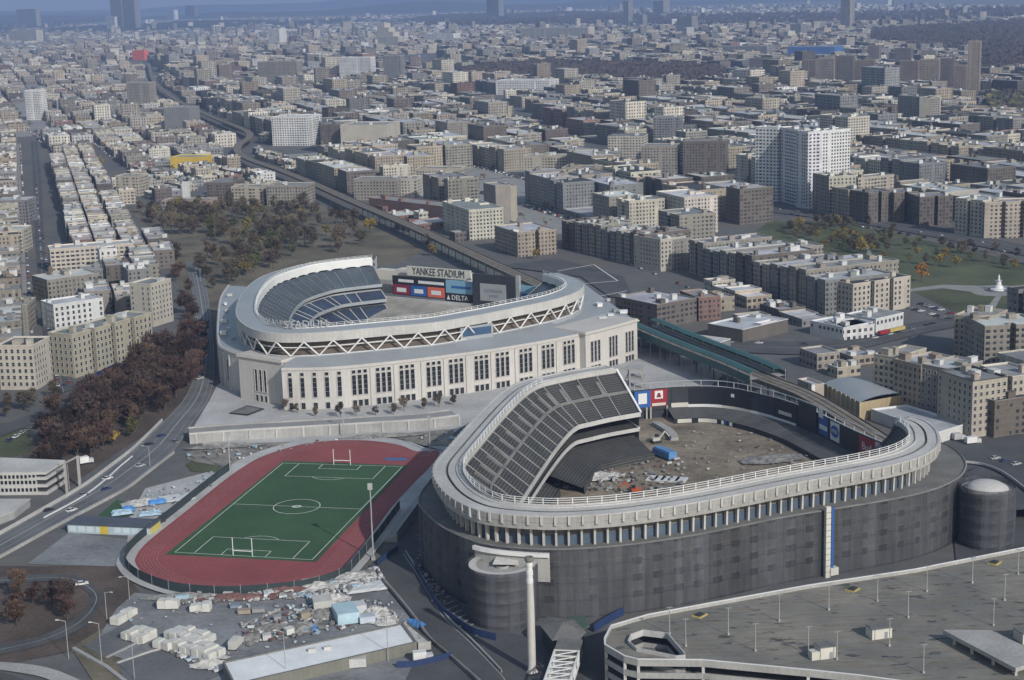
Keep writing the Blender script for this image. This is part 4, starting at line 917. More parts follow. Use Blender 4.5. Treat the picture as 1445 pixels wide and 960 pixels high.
# bat shaped smokestack
c=U(751,950); sm_=empty('smokestack',(c.x,c.y,0),'tall pale smokestack shaped like an upright baseball bat','smokestack')
q=MB(); q.lathe((0,0,0),[(1.7,0),(1.7,.6),(1.25,.9),(1.18,3),(1.2,10),(1.18,20),(1.1,25),(1.02,28.2)],24); q.build('shaft',M['lime'],sm_,smooth=True)
q=MB(); q.lathe((0,0,28.2),[(1.04,0),(1.04,1.2),(.94,1.3),(.94,2.4),(1.04,2.5),(1.04,3.7),(.9,3.8),(.9,5),(1.0,5.2),(1.0,6.4)],20); q.build('taped_handle',M['white'],sm_)
q=MB(); q.lathe((0,0,34.6),[(1.0,0),(1.35,.4),(1.4,1.0),(1.25,1.5),(.7,1.6),(.7,1.0)],20); q.build('knob',M['conc_dk'],sm_)
# pedestrian gatehouse and white truss footbridge
c=U(800,905,4); gh=empty('gatehouse',(c.x,c.y,0),'dark angular gatehouse with a hipped roof at the foot of the netted wall','gatehouse')
pts_=[U(765,886,5),U(775,876,5),U(808,880,5),U(824,897,5),U(815,912,4),U(782,912,4)]; q=MB(); q.prism(ccw([tuple(p) for p in pts_]),0,6,top=False); wb(q,'wall',M['dark'],gh)
q=MB(); cen=sum(pts_,Vector((0,0)))/6
gl=inset(ccw([tuple(p) for p in pts_]),-.7)
for i in range(6): q.face([(*gl[i-1],6),(*gl[i],6),(cen.x,cen.y,8.2)])
wb(q,'roof',M['conc_dk'],gh)
q=MB(); a=U(812,885,5);q.prism(ccw([tuple(U(800,872,4)),tuple(U(824,868,4)),tuple(U(832,882,4)),tuple(U(818,888,4))]),3.2,4.0,bottom=True); wb(q,'green_canopy',mat('faded_green_canopy',(.07,.11,.085),.6,.15),gh)
fb_=empty('footbridge',(*U(790,950),0),'white steel truss footbridge with a dark roof section','footbridge'); A=U(800,918,7);B=U(778,985,7); n=(B-A).normalized(); m_=Vector((n.y,-n.x))
q=MB(); 
for sg in (-1,1):
    for z in (3.2,7.0): q.bar((*(A+m_*3.6*sg),z),(*(B+m_*3.6*sg),z),.45,.45)
    for k in range(9):
        p0=A.lerp(B,k/8)+m_*3.6*sg; p1=A.lerp(B,(k+1)/8)+m_*3.6*sg; q.bar((*p0,3.2),(*p0,7),.3,.3)
        if k<8: q.bar((*p0,3.2 if k%2 else 7),(*p1,7 if k%2 else 3.2),.26,.26)
for k in range(9):
    p=A.lerp(B,k/8); q.bar((*(p-m_*3.6),7),(*(p+m_*3.6),7),.3,.3)
    if k<8: q.bar((*(p-m_*3.6),7),(*(A.lerp(B,(k+1)/8)+m_*3.6),7),.24,.24)
wb(q,'truss',M['white'],fb_); q=MB(); q.bar((*A,3.0),(*B,3.0),7,.4); wb(q,'deck',M['conc'],fb_); q=MB(); A0=A-n*8; q.prism(ccw([tuple(A0+m_*3.7),tuple(A+m_*3.7),tuple(A-m_*3.7),tuple(A0-m_*3.7)]),3,7.3); wb(q,'covered_end',M['conc_dk'],fb_)
# ================================================================= CITY
PAL={'tan':(.285,.24,.182),'greytan':(.235,.215,.184),'brown':(.12,.102,.088),'red brick':(.185,.11,.09),'cream':(.40,.37,.31),'grey':(.18,.182,.185),'white':(.56,.555,.545),'sand':(.335,.30,.24)}
for c_,v_ in list(PAL.items()):
    m_=sum(v_)/3; PAL[c_]=tuple(x+(m_-x)*.08 for x in v_)
PALN={'greytan':'grey tan'}
ROOF={'silver':(.40,.41,.43),'grey':(.20,.205,.21),'black':(.05,.052,.055),'pale':(.265,.26,.25),'white':(.52,.52,.51)}
M['roofing']=mat('roofing_felt',(.3,.3,.3),.8,.28,.10,fine=.7,tint=True)
BLD=[]          # every building: dict(root, c, colour, roof, kind, named)
OGRID={}; OCC=[]          # occupied outlines (bounding circle + polygon)
def occupy(poly,pad=2.0):
    p=inset(ccw(poly),-pad); cx=sum(a[0] for a in p)/len(p); cy=sum(a[1] for a in p)/len(p); orad=max(math.dist((cx,cy),a) for a in p); it=(cx,cy,orad,p); OCC.append(it)
    xs_=[a[0] for a in p]; ys_=[a[1] for a in p]
    for i in range(int(min(xs_)//80),int(max(xs_)//80)+1):
        for j in range(int(min(ys_)//80),int(max(ys_)//80)+1): OGRID.setdefault((i,j),[]).append(it)
def occupied(poly):
    cx=sum(a[0] for a in poly)/len(poly); cy=sum(a[1] for a in poly)/len(poly); r=max(math.dist((cx,cy),a) for a in poly)
    xs_=[a[0] for a in poly]; ys_=[a[1] for a in poly]; seen_=set(); near_=[]
    for i in range(int(min(xs_)//80),int(max(xs_)//80)+1):
        for j in range(int(min(ys_)//80),int(max(ys_)//80)+1):
            for it in OGRID.get((i,j),()):
                if id(it) not in seen_: seen_.add(id(it)); near_.append(it)
    for ox,oy,orad,p in near_:
        if (ox-cx)**2+(oy-cy)**2>(r+orad)**2: continue
        if inpoly(cx,cy,p): return True
        for a in poly:
            if inpoly(a[0],a[1],p): return True
            if inpoly((a[0]+cx)/2,(a[1]+cy)/2,p): return True
        for a in p:
            if inpoly(a[0],a[1],poly): return True
    return False
def vary(c,rnd,k=.20):
    f=1+rnd.uniform(-k,k); return tuple(max(.02,x*f*(1+rnd.uniform(-.03,.03))) for x in c)
def windows_on(root,poly,h,cw,ch,top,w,hh,limit=100,skip_back=True,base=1.2,m=None):
    """real windows on the walls that face the viewer; past the limit they go into one part of kind stuff"""
    key=(w,hh)
    if key not in WMESH:
        q=MB(); f=.14
        q.box((-w/2-f/2,-.07,-f),(f,.14,hh+2*f)); q.box((w/2+f/2,-.07,-f),(f,.14,hh+2*f)); q.box((0,-.07,hh),(w,.14,f)); q.box((0,-.12,-f),(w+.3,.24,f)); q.box((0,-.05,hh*.5),(w,.08,.08))
        q.face([(-w/2,-.02,0),(w/2,-.02,0),(w/2,-.02,hh),(-w/2,-.02,hh)],1)
        WMESH[key]=q.mesh('window',[M['conc_lt'],M['glass']])
    cen=Vector(root.location[:2]); spots=[]
    n=len(poly)
    for i in range(n):
        a=Vector(poly[i]);b=Vector(poly[(i+1)%n]); d=b-a; L=d.length
        if L<cw*1.1: continue
        u=d/L; nn=Vector((u.y,-u.x)); mid=(a+b)/2
        if nn.dot(Vector((0,0))-mid)<=0: continue
        k=max(1,int(L/cw)); r=int((h-top-base)/ch)
        for j in range(k):
            if (j*7+i*3)%11==5: continue
            for t in range(r): 
                p=a+u*((j+.5)*L/k); spots.append((p,math.atan2(u.y,u.x),h-top-(t+1)*ch+(ch-hh)*.5))
    for p,an,z in spots[:limit]:
        o=put('window',WMESH[key],root); o.location=(p.x-cen.x,p.y-cen.y,z); o.rotation_euler=(0,0,an)
    if len(spots)>limit:
        me=WMESH[key]; q=MB()
        for p,an,z in spots[limit:]:
            ca,sa=math.cos(an),math.sin(an)
            for f_ in me.polygons:
                q.face([(p.x-cen.x+ca*me.vertices[i].co.x-sa*me.vertices[i].co.y,p.y-cen.y+sa*me.vertices[i].co.x+ca*me.vertices[i].co.y,z+me.vertices[i].co.z) for i in f_.vertices],f_.material_index)
        o=q.build('window',[M['conc_lt'],M['glass']],root); o['kind']='stuff'
WMESH={}
M['plainwall']=mat('brick_wall',(.3,.3,.3),.88,.14,.10,fine=1.5,tint=True,streak=.12)
def building(poly,h,wcol,rcol,fac='fac',name='apartment_building',label=None,cat='apartment block',group=None,rnd=random,heads=2,z0=0.0,wins=None,cop=None,tank=False,parapet=.9,cname=None,rname=None):
    poly=ccw([tuple(p[:2]) for p in poly]); n=len(poly); cx=sum(p[0] for p in poly)/n; cy=sum(p[1] for p in poly)/n
    root=empty(name,(cx,cy,z0),label,cat,group); lp_=[(x-cx,y-cy) for x,y in poly]
    q=MB(); q.prism(lp_,0,h,top=False); q.build('wall',M['plainwall'] if wins else M[fac],root,wcol)
    rp=inset(lp_,.35); q=MB(); q.face([(x,y,h-parapet) for x,y in lp_]); q.build('roof',M['roofing'],root,rcol)
    q=MB(); io=inset(lp_,.4); oo_=inset(lp_,-.15)
    for i in range(n):
        j=(i+1)%n
        q.face([(*oo_[i],h+.02),(*oo_[j],h+.02),(*io[j],h+.02),(*io[i],h+.02)]); q.face([(*oo_[i],h-.3),(*oo_[j],h-.3),(*oo_[j],h+.02),(*oo_[i],h+.02)]); q.face([(*io[j],h-parapet),(*io[i],h-parapet),(*io[i],h+.02),(*io[j],h+.02)])
    cc_=cop or tuple(min(.62,x*1.25+.06) for x in wcol); q.build('coping',M['tint'],root,cc_)
    xs=[p[0] for p in lp_];ys=[p[1] for p in lp_]
    e=Vector(lp_[1])-Vector(lp_[0]); an=math.atan2(e.y,e.x); done=0
    for _ in range(heads*6):
        if done>=heads: break
        px,py=rnd.uniform(min(xs),max(xs)),rnd.uniform(min(ys),max(ys))
        if not inpoly(px,py,inset(lp_,2.2)): continue
        done+=1; s=(rnd.uniform(2.2,4.5),rnd.uniform(2.2,5),rnd.uniform(1.8,3.6))
        q=MB(); q.box((px,py,h-parapet-.05),s,an); q.box((px,py,h-parapet+s[2]-.05),(s[0]+.3,s[1]+.3,.18),an)
        q.build('stair_head',M['tint'],root,vary(wcol,rnd,.2) if rnd.random()<.6 else (.5,.5,.49))
    if tank:
        for _ in range(20):
            px,py=rnd.uniform(min(xs),max(xs)),rnd.uniform(min(ys),max(ys))
            if inpoly(px,py,inset(lp_,2.5)): break
        t=MB(); t.lathe((px,py,h+1.2),[(0.01,0),(1.7,0),(1.7,3.2),(.1,4.4)],10)
        for k in range(4): t.box((px+1.1*(-1)**k,py+1.1*(-1)**(k//2),h-parapet),(.22,.22,2.2))
        t.build('water_tank',M['brown'],root)
    if wins: windows_on(root,poly,h,*wins)
    BLD.append(dict(root=root,c=(cx,cy),cname=cname,rname=rname,kind=name,named=bool(label))); occupy(poly)
    return root
def notch(A,B,depth,cuts,w=3.2,d=5.0):
    """front edge A->B with light courts cut into it"""
    u=(B-A).normalized(); L=(B-A).length; n=Vector((-u.y,u.x)); pts=[A]
    for k in range(cuts):
        c=L*(k+1)/(cuts+1); pts+=[A+u*(c-w/2),A+u*(c-w/2)+n*d,A+u*(c+w/2)+n*d,A+u*(c+w/2)]
    pts+=[B,B+n*depth,A+n*depth]; return [tuple(p) for p in pts]
def pb(A,B,h,depth,wall,roof,label,name='apartment_building',cat='apartment block',cuts=0,snap=None,rev=False,**k):
    """A,B: front roof edge in pixels at height h"""
    a=U(*A,h);b=U(*B,h)
    if snap is not None:
        L=(b-a).length; d=Vector((math.sin(R(snap)),math.cos(R(snap)))); b=a+d*L
    u=(b-a).normalized(); n=Vector((-u.y,u.x))
    poly=notch(a,b,depth,cuts,d=min(5.0,depth*.4)) if cuts else [tuple(a),tuple(b),tuple(b+n*depth),tuple(a+n*depth)]
    wc=PAL[wall] if isinstance(wall,str) else wall; rc=ROOF[roof] if isinstance(roof,str) else roof
    return building(poly,h,vary(wc,random,.05),vary(rc,random,.08),label=label,name=name,cat=cat,cname=wall if isinstance(wall,str) else None,rname=roof if isinstance(roof,str) else None,**k)
# keep clear of everything already standing
for poly in ([tuple(U(*p)) for p in [(290,420),(300,560),(400,590),(640,585),(905,520),(905,450),(840,400),(780,370),(600,345),(500,345),(390,370)]],
             [tuple(U(*p)) for p in [(150,800),(250,600),(640,590),(900,520),(1110,530),(1360,620),(1460,700),(1500,990),(60,990)]],
             [tuple(U(*p)) for p in [(30,640),(60,575),(130,548),(218,495),(250,480),(263,440),(247,370),(235,345),(180,290),(300,280),(440,283),(520,312),(610,355),(600,420),(300,600),(200,700)]],
             [tuple(U(*p)) for p in [(1085,312),(1190,312),(1330,342),(1475,375),(1475,438),(1345,442),(1285,425),(1285,400),(1230,375)]],
             [tuple(U(*p)) for p in [(-30,560),(30,560),(215,480),(215,520),(0,720),(-30,720)]],
             [tuple(U(*p)) for p in [(690,372),(780,365),(900,395),(905,450),(880,450),(820,400)]]):
    occupy(poly,0)
WOODS=[[(650,104),(700,97),(760,94),(900,97),(1010,103),(1030,112),(1005,125),(900,124),(760,118),(660,114)],[(600,26),(760,22),(1000,22),(1290,18),(1460,10),(1460,24),(1290,34),(1000,36),(760,36),(600,38)],[(1230,45),(1300,40),(1460,30),(1460,100),(1390,110),(1380,75),(1300,68),(1230,60)],[(1395,140),(1460,135),(1460,178),(1400,175)],[(-40,22),(150,14),(160,30),(60,40),(-40,44)]]
for w_ in WOODS: occupy([tuple(U(*p)) for p in w_],0)
def occ_path(px,z,w):
    g=resample([tuple(U(x,y,z)) for x,y in px],40); P_=with_normals(g)
    for (p,n),(p2,n2) in zip(P_,P_[1:]):
        occupy([(p[0]+n[0]*w,p[1]+n[1]*w),(p2[0]+n2[0]*w,p2[1]+n2[1]*w),(p2[0]-n2[0]*w,p2[1]-n2[1]*w),(p[0]-n[0]*w,p[1]-n[1]*w)],0)
EL=[(1290,655),(1250,626),(1205,597),(1165,572),(1130,553),(1080,535),(1047,520),(972,491),(901,461),(800,420),(695,372),(582,320),(500,285),(440,258),(395,240),(355,226),(336,214),(338,203),(352,194),(350,186),(330,177),(300,165),(262,148),(235,131),(216,112),(210,90)]
occ_path(EL,10,12); occ_path([(72,560),(64,440),(56,330),(52,250),(48,200),(40,120)],0,8.5); occ_path([(858,226),(960,258),(1085,293),(1200,309),(1330,331),(1470,358)],0,20); occ_path([(905,473),(1000,487),(1170,492),(1310,464),(1450,440)],0,11)
occ_path([(985,415),(900,385),(800,340),(720,290),(640,240)],0,8); occ_path([(640,118),(760,178),(860,228)],0,12)
# ---------------------------------------------------------------- hand-placed buildings (landmarks)
WN=(3.0,3.5,1.6,1.5,1.9)
pb((101,472),(213,441),24,17,'sand','grey','long tan seven storey block with rows of windows above the reddish wood',cuts=3,wins=WN,heads=4)
pb((-5,487),(46,487),24,22,'cream','black','cream corner block with black roof beside the avenue foot at the picture edge',wins=WN,heads=2)
pb((75,430),(145,420),17,20,'white','silver','white block directly behind the long tan block',wins=(3.4,3.4,1.4,1.4,1.8))
pb((212,401),(241,393),27,16,'cream','grey','slim cream slab with a blank end beside the avenue and park',wins=(3.4,3.2,1.4,1.2,1.5))
pb((180,381),(212,378),20,26,'grey','silver','grey block with cluttered silver roof joined to the slim cream slab',fac='fac',heads=5)
pb((66,395),(140,385),17,26,'greytan','white','grey tan walk-up row with white stepped roof behind the white block',heads=4,tank=True)
pb((70,352),(188,343),18,22,'cream','silver','wide cream block with a row of arched top windows and silver roof',heads=4,fac='fac_wide')
pb((140,352),(165,350),21,14,'white','pale','narrow white block with two window columns before the wide cream block',wins=(4.2,3.4,1.6,1.5,1.8))
pb((-10,283),(38,282),22,24,'grey','silver','plain grey block facing the straight avenue with one blank end wall')
pb((-10,325),(30,324),19,26,'cream','silver','cream block with dark ribbon windows along the straight avenue')
pb((-10,372),(24,370),16,26,'grey','white','low grey block with white roof beside the straight avenue')
pb((-10,432),(38,430),17,26,'greytan','pale','grey tan block with pale roof behind the cream corner block',heads=3)
# across the tracks
pb((672,297),(699,293),12,150,'red brick','pale','long low red brick hall with a pale rimmed roof beside the railway',name='market_hall',cat='hall',cuts=0,fac='plainwall',heads=4)
for k,(A,B,d) in enumerate((((560,305),(600,301),30),((578,318),(640,311),26),((540,292),(575,289),34))):
    pb(A,B,6,d,'red brick','white',('low red brick shed with white roof closest to the railway','wider low red brick shed with white roof before the brick hall','narrow low red brick shed with white roof up the railway')[k],name='market_shed',cat='shed',fac='fac_lo',heads=2)
pb((699,264),(729,262),31,26,'sand',(.5,.44,.34),'blank pale tan tower at the end of the red brick hall',fac='plainwall',heads=1)
pb((682,258),(699,262),33,14,'greytan','pale','shaded narrow slab behind the blank pale tan tower',fac='plainwall',heads=0)  # the tower's own shade side, shade put into the greyer wall colour
pb((730,328),(785,323),19,44,'tan','silver','tan brick block with a broad lit end wall standing alone by the ball park lot',fac='fac',heads=4,cuts=1)
pb((932,338),(968,333),23,30,'cream','grey','cream end block with close window rows at the foot of the long grey row',wins=(3.0,3.1,1.6,1.4,1.7),heads=3)
def avenue_row(p_near,p_far,h,n,elen,walls,roofs,labels,gap=.9,az=None,cuts=1,dh=1.2):
    a=U(*p_near,h);b=U(*p_far,h); dd=(b-a).normalized(); L=(b-a).length; e=Vector((dd.y,-dd.x))
    for k in range(n):
        s0=a+dd*(L*k/n+gap); w=L/n-gap*1.6; hh=h+((k*5)%3-1)*dh; el_=elen*(1+.12*((k*3)%4-1.5))
        P=[s0,s0+e*el_,s0+e*el_+dd*w,s0+dd*w]
        m=s0+dd*w*.5; poly=[tuple(P[0]),tuple(P[1]),tuple(P[2]),tuple(P[3]),tuple(m+dd*1.6),tuple(m+dd*1.6+e*5),tuple(m-dd*1.6+e*5),tuple(m-dd*1.6)]
        building(poly,hh,vary(PAL[walls[k%len(walls)]],random,.06),vary(ROOF[roofs[k%len(roofs)]],random,.1),label=labels%ordn[k],cname=walls[k%len(walls)],heads=5)
ordn=['first','second','third','fourth','fifth','sixth','seventh','eighth','ninth','tenth','eleventh','twelfth','thirteenth','fourteenth','fifteenth']
avenue_row((932,338),(792,309),23,7,34,('greytan','brown','greytan','grey','greytan'),('silver','pale','grey','silver'),'%s block up the street row from the cream end block')
pb((1204,401),(1285,389),20,20,'cream','black','cream block with regular windows and black roof beside the fountain park',cuts=2,wins=(3.2,3.2,1.5,1.5,1.7),heads=3)
avenue_row((1166,392),(972,341),23,8,58,('grey','greytan','grey','greytan','brown','greytan'),('silver','pale','silver','grey'),'%s deep block of the row behind the cream fountain park block',dh=1.6)
pb((927,430),(983,420),14.5,38,'brown','silver','dark brown office block with cluttered roof just behind the limestone ballpark',heads=6,fac='fac_wide')
pb((986,420),(1017,417),14.5,26,'red brick','pale','red brown block adjoining the dark brown office block',heads=2)
pb((995,491),(1031,478),6,34,'grey','silver','low shed with flat silver roof and white front beside the station',name='low_shed',cat='shed',fac='plainwall',heads=1,cop=(.6,.6,.58))
pb((1048,465),(1112,450),8,26,'brown','silver','low olive brown depot with silver roof beside the station',name='low_depot',cat='depot',fac='plainwall',heads=2,cop=(.55,.55,.55))
pb((1074,457),(1096,452),8.4,5,'white','white','white fronted annexe attached to the low olive depot',name='low_annexe',cat='annexe',fac='plainwall',heads=0)
pb((1190,462),(1232,454),8,26,'white','silver','white two storey shop row at the street junction',name='shop_building',cat='shop',wins=(3.2,3.6,.8,1.9,1.8),heads=2)
pb((1164,453),(1190,462),8,20,'white','silver','white corner wing of the two storey shop row',name='shop_building',cat='shop',fac='fac_lo',heads=1)
t=pb((1236,450),(1275,441),8.5,22,'white','pale','white shop building over red and yellow awnings',name='shop_building',cat='shop',wins=(3.4,3.6,.8,1.7,1.8),heads=2)
a=U(1240,478);b=U(1275,470)
for p0,p1,m in ((0,.36,'sign_red'),(.4,1,'yline')):
    A=a.lerp(b,p0);B=a.lerp(b,p1); u=(B-A).normalized();n=Vector((u.y,-u.x)); q=MB(); q.prism(ccw([tuple(A+n*1.2),tuple(B+n*1.2),tuple(B-n*.8),tuple(A-n*.8)]),2.4,4.2,bottom=True); wb(q,'awning',M[m],t)
# arena hall with a shallow vaulted roof
ar=empty('arena_hall',(*U(1205,560,9),0),'beige ribbed hall with a shallow vaulted grey roof beside the outfield wall','hall')
a0=U(1163,541,8.5);a1=U(1214,568,8.5);a2=U(1276,557,8.5);a3=U(1216,534,8.5); occupy([tuple(a0),tuple(a1),tuple(a2),tuple(a3)])
q=MB(); q.prism(ccw([tuple(a0),tuple(a1),tuple(a2),tuple(a3)]),0,8.5,top=False); wb(q,'wall',M['plainwall'],ar,(.36,.29,.18))
q=MB(); nseg=8
for i in range(nseg):
    for j in range(6):
        def vp(s,t): p=a0.lerp(a3,s).lerp(a1.lerp(a2,s),t); return (p.x,p.y,8.5+3.2*math.sin(math.pi*s)**.8*(math.sin(math.pi*min(1,max(0,t*.9+.05)))**.35))
        q.face([vp(i/nseg,j/6),vp((i+1)/nseg,j/6),vp((i+1)/nseg,(j+1)/6),vp(i/nseg,(j+1)/6)])
wb(q,'roof',M['roofmetal'],ar,None,True)
for k in range(9):
    p=a0.lerp(a1,k/8); u=(a1-a0).normalized(); n=Vector((-u.y,u.x)); n=n if n.dot(a0-a3)>0 else -n; q=MB(); q.box((p.x+n.x*.2,p.y+n.y*.2,0),(.9,.6,8.6),math.atan2(u.y,u.x)); o=wb(q,'rib',M['plainwall'],ar,(.44,.38,.27))
pb((1149,543),(1163,541),10.5,14,'sand','silver','small tan end block joined to the beige ribbed hall',name='hall_annexe',cat='annexe',fac='plainwall',heads=0)
p=U(1147,575); t=empty('white_pylon',(p.x,p.y,0),'slim white pylon beside the outfield wall and beige hall','pylon'); q=MB(); q.box((0,0,0),(1.6,1.6,11)); q.build('shaft',M['white'],t); q=MB(); q.box((-1.8,0,0),(1.6,1.8,11.5)); q.build('dark_leaf',M['dark'],t)
gg4=[U(1229,577,5.5),U(1324,610,5.5),U(1366,597,5.5),U(1279,571,5.5)]
building([tuple(p) for p in gg4],5.5,(.52,.52,.50),ROOF['silver'],name='low_shed',label='long low white shed with grey roof behind the far end of the concrete ring',cat='shed',heads=0,wins=(5,3.6,.9,2.4,2.2))
# blocks behind the old ballpark
WA=(3.0,3.15,1.6,1.35,1.6)
pb((1373,538),(1422,531),26,24,'sand','grey','tall cream corner block with dark cornice beyond the car park',wins=WA,heads=2,cop=(.07,.07,.075))
pb((1340,527),(1373,537),25,20,'greytan','silver','grey tan flank block joined to the corner block with dark cornice',wins=WA,heads=3)
pb((1300,513),(1340,521),25.5,24,'greytan','silver','second grey tan block back from the corner block with dark cornice',wins=WA,heads=3)
pb((1262,506),(1300,515),25,24,'tan','silver','tan block with pale top storey windows behind the beige hall',fac='fac',heads=3)
pb((1233,499),(1262,504),25,26,'sand','pale','tan end block nearest the street junction behind the beige hall',fac='fac',heads=2)
pb((1429,531),(1470,526),25,24,'cream','pale','cream block cut by the picture edge beyond the car park',wins=WA,heads=1)
pb((1404,566),(1470,556),17,22,'brown','black','dark brown low block with black roof beside the car park',fac='fac_wide',heads=1)
pb((1347,444),(1395,449),22,26,'tan','pale','tan block with projecting bays beside the lower park edge',fac='fac',heads=3,cuts=1)
pb((1390,460),(1470,456),22,26,'greytan','white','grey tan wide block beside the tan block at the lower park edge',fac='fac_wide',heads=3,cuts=1)
# white towers
def tower(A,B,h,depth,wall,label,nw=None,**k): return pb(A,B,h,depth,wall,'pale',label,name='apartment_tower',cat='tower',heads=k.pop('heads',3),fac=k.pop('fac','fac_tower'),**k)
WT=(3.1,2.95,2.2,1.5,1.45)
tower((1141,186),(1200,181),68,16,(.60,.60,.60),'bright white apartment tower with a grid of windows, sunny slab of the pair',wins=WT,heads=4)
pb((1066,179),(1098,180),68,14,(.52,.53,.55),'pale','white shaded tower slab with dark balcony stripes, farther from the sunny slab',name='apartment_tower',cat='tower',fac='fac_wide',heads=2)  # shade put into a darker, bluer white than the sunny slab
pb((1098,179),(1140,186),68,14,(.54,.55,.57),'pale','white shaded tower slab with balcony stripes touching the sunny slab',name='apartment_tower',cat='tower',fac='fac_wide',heads=2)  # same tower side, shade again put into the wall colour
pb((1170,249),(1208,247),34,18,'cream','grey','cream eleven storey block standing before the white towers',wins=(3.3,3.0,1.6,1.6,1.6),heads=3)
pb((1147,244),(1170,249),34,12,'greytan','grey','shaded wing of the cream block before the white towers',heads=1); pb((1211,251),(1262,246),24,16,'sand','grey','lower sand coloured block beside the cream eleven storey block',heads=2,fac='fac_wide')  # the wing is the block's shade side, painted grey tan instead of cream
pb((1044,267),(1091,263),30,22,'brown','silver','brown slab block standing before the shaded white tower slabs',fac='fac_wide',heads=2)
for k,(A,B,h,c) in enumerate((((1197,268),(1222,266),26,'tan'),((1226,272),(1258,269),26,'brown'),((1262,272),(1296,270),25,'brown'),((1298,278),(1345,276),24,'brown'))): pb(A,B,h,26,c,'grey',('first','second','third','fourth')[k]+' brown toned block along the parkway from the white towers',heads=2,cuts=1)
pb((1348,279),(1387,283),29,20,'cream','silver','cream block with deep windows across the parkway above the park',wins=(3.6,3.1,1.6,1.8,1.7),heads=2,cuts=1); pb((1390,286),(1470,283),28,20,'sand','pale','sand block at the picture edge across the parkway above the park',fac='fac_wide',heads=2,cuts=2)
# far landmarks
tower((1267,134),(1312,138),42,16,'greytan','grey tan slab tower with a blank lit end wall above the rooftops',heads=1); pb((1312,138),(1328,135),42,14,'cream','pale','blank cream end slab joined to the grey tan slab tower',name='apartment_tower',cat='tower',fac='plainwall',heads=0)  # cream slab is the tower's sunlit end, light put into its colour
dk=[(1057,1099,83,105),(1131,1150,86,118),(1152,1177,84,121),(1178,1203,81,124),(1205,1232,87,127),(1233,1250,97,124),(1253,1268,94,116),(1269,1294,88,127),(1297,1324,86,126),(1326,1345,85,130),(1347,1362,95,135),(1364,1381,63,134),(1262,1285,69,90),(1225,1240,66,88),(1300,1320,72,88)]
ordn=['first','second','third','fourth','fifth','sixth','seventh','eighth','ninth','tenth','eleventh','twelfth','thirteenth','fourteenth','fifteenth']
def far_tower(x0,x1,yt,yb,wall,label,fac='fac_tower',depth=18,roof='grey',name='apartment_tower',heads=1,**k):
    a=U(x0,yb);b=U(x1,yb); D=(a+b)/2; s=F*math.cos(R(3))/math.hypot(D.length,CH); h=(yb-yt)/s
    n=(D).normalized(); wc=PAL[wall] if isinstance(wall,str) else wall
    u=(b-a).normalized(); nn=Vector((-u.y,u.x)); ext=(55 if h<26 else 70)*max(1,D.length/2500)
    occupy([tuple(a-nn*ext),tuple(b-nn*ext),tuple(b),tuple(a)],-1)
    return building([tuple(a),tuple(b),tuple(b+nn*depth),tuple(a+nn*depth)],h,wc,ROOF[roof] if isinstance(roof,str) else roof,fac=fac,name=name,label=label,cat=k.pop('cat','tower'),heads=heads,**k)
for k,(x0,x1,yt,yb) in enumerate(dk): far_tower(x0,x1,yt,yb,[(.12,.105,.10),(.15,.125,.11),(.22,.19,.16)][k%3],'brown housing tower, '+ordn[k]+' in the far cluster counted from the blue warehouse',group='far brown housing towers')
far_tower(1111,1177,67,82,(.05,.12,.30),'long bright blue warehouse beside the far brown housing towers',fac='plainwall',depth=60,roof='grey',name='warehouse',cat='warehouse',heads=0)
far_tower(1020,1082,66,80,'grey','long pale grey arcade building near the blue warehouse',fac='fac_wide',depth=40,name='warehouse',cat='warehouse')
far_tower(1186,1199,-3,42,'greytan','slim grey tower rising above the far skyline',depth=30); far_tower(158,174,-6,42,'greytan','tall stepped tower pair on the skyline, the darker half',depth=40); far_tower(175,192,-3,43,'grey','tall stepped tower pair on the skyline, the paler half',depth=40); far_tower(151,163,25,44,'white','small white block at the foot of the tall skyline towers')
far_tower(687,704,-2,27,'grey','thin grey skyline tower over the far woods',depth=40); far_tower(880,887,3,38,'grey','slim pale grey tower before the far woods, taller of two',depth=30); far_tower(898,907,22,38,'grey','slim pale grey tower before the far woods, shorter of two',depth=30); far_tower(922,936,2,22,'greytan','hazy tan tower beyond the two slim pale grey towers',depth=50); far_tower(955,976,24,48,'grey','grey block before the dark far wood near the slim towers',depth=40)
far_tower(480,524,82,118,'white','white stepped hospital tower above the mid city roofs',fac='fac_tower',depth=22,roof='white'); far_tower(542,566,80,122,'grey','grey slab next to the white stepped hospital tower',depth=20); pyr=far_tower(533,562,52,66,'cream','stepped pale tower block narrowing upwards in the far city',depth=40)
for k_,(x0_,x1_,y0_) in enumerate(((533,555,46),(533,549,40),(533,543,34))):
    a=U(x0_,66);b=U(x1_,66); s_=F/math.hypot(a.length,CH); q=MB(); u=(b-a).normalized(); n=Vector((-u.y,u.x)); q.prism(ccw([tuple(a+n*2),tuple(b+n*2),tuple(b+n*36),tuple(a+n*36)]),(66-y0_-6)/s_-2,(66-y0_)/s_); wb(q,'tier',M['plainwall'],pyr,PAL['cream'])
far_tower(233,268,153,183,'grey','blank pale grey storage block with a flat face beside the railway bend',fac='plainwall',depth=34,roof='pale',name='warehouse',cat='warehouse')
far_tower(241,286,222,238,(.52,.36,.06),'bright yellow walled warehouse near the railway bend',fac='plainwall',depth=28,roof='pale',name='warehouse',cat='warehouse',heads=0)
far_tower(187,204,72,85,(.55,.12,.08),'orange red clad block in the hazy distance',fac='plainwall',depth=20,name='warehouse',cat='warehouse',heads=0)
far_tower(385,437,166,206,'white','white courthouse with tall window bays beside the railway',fac='fac_wide',depth=44,roof='white',name='courthouse',cat='courthouse',heads=3)
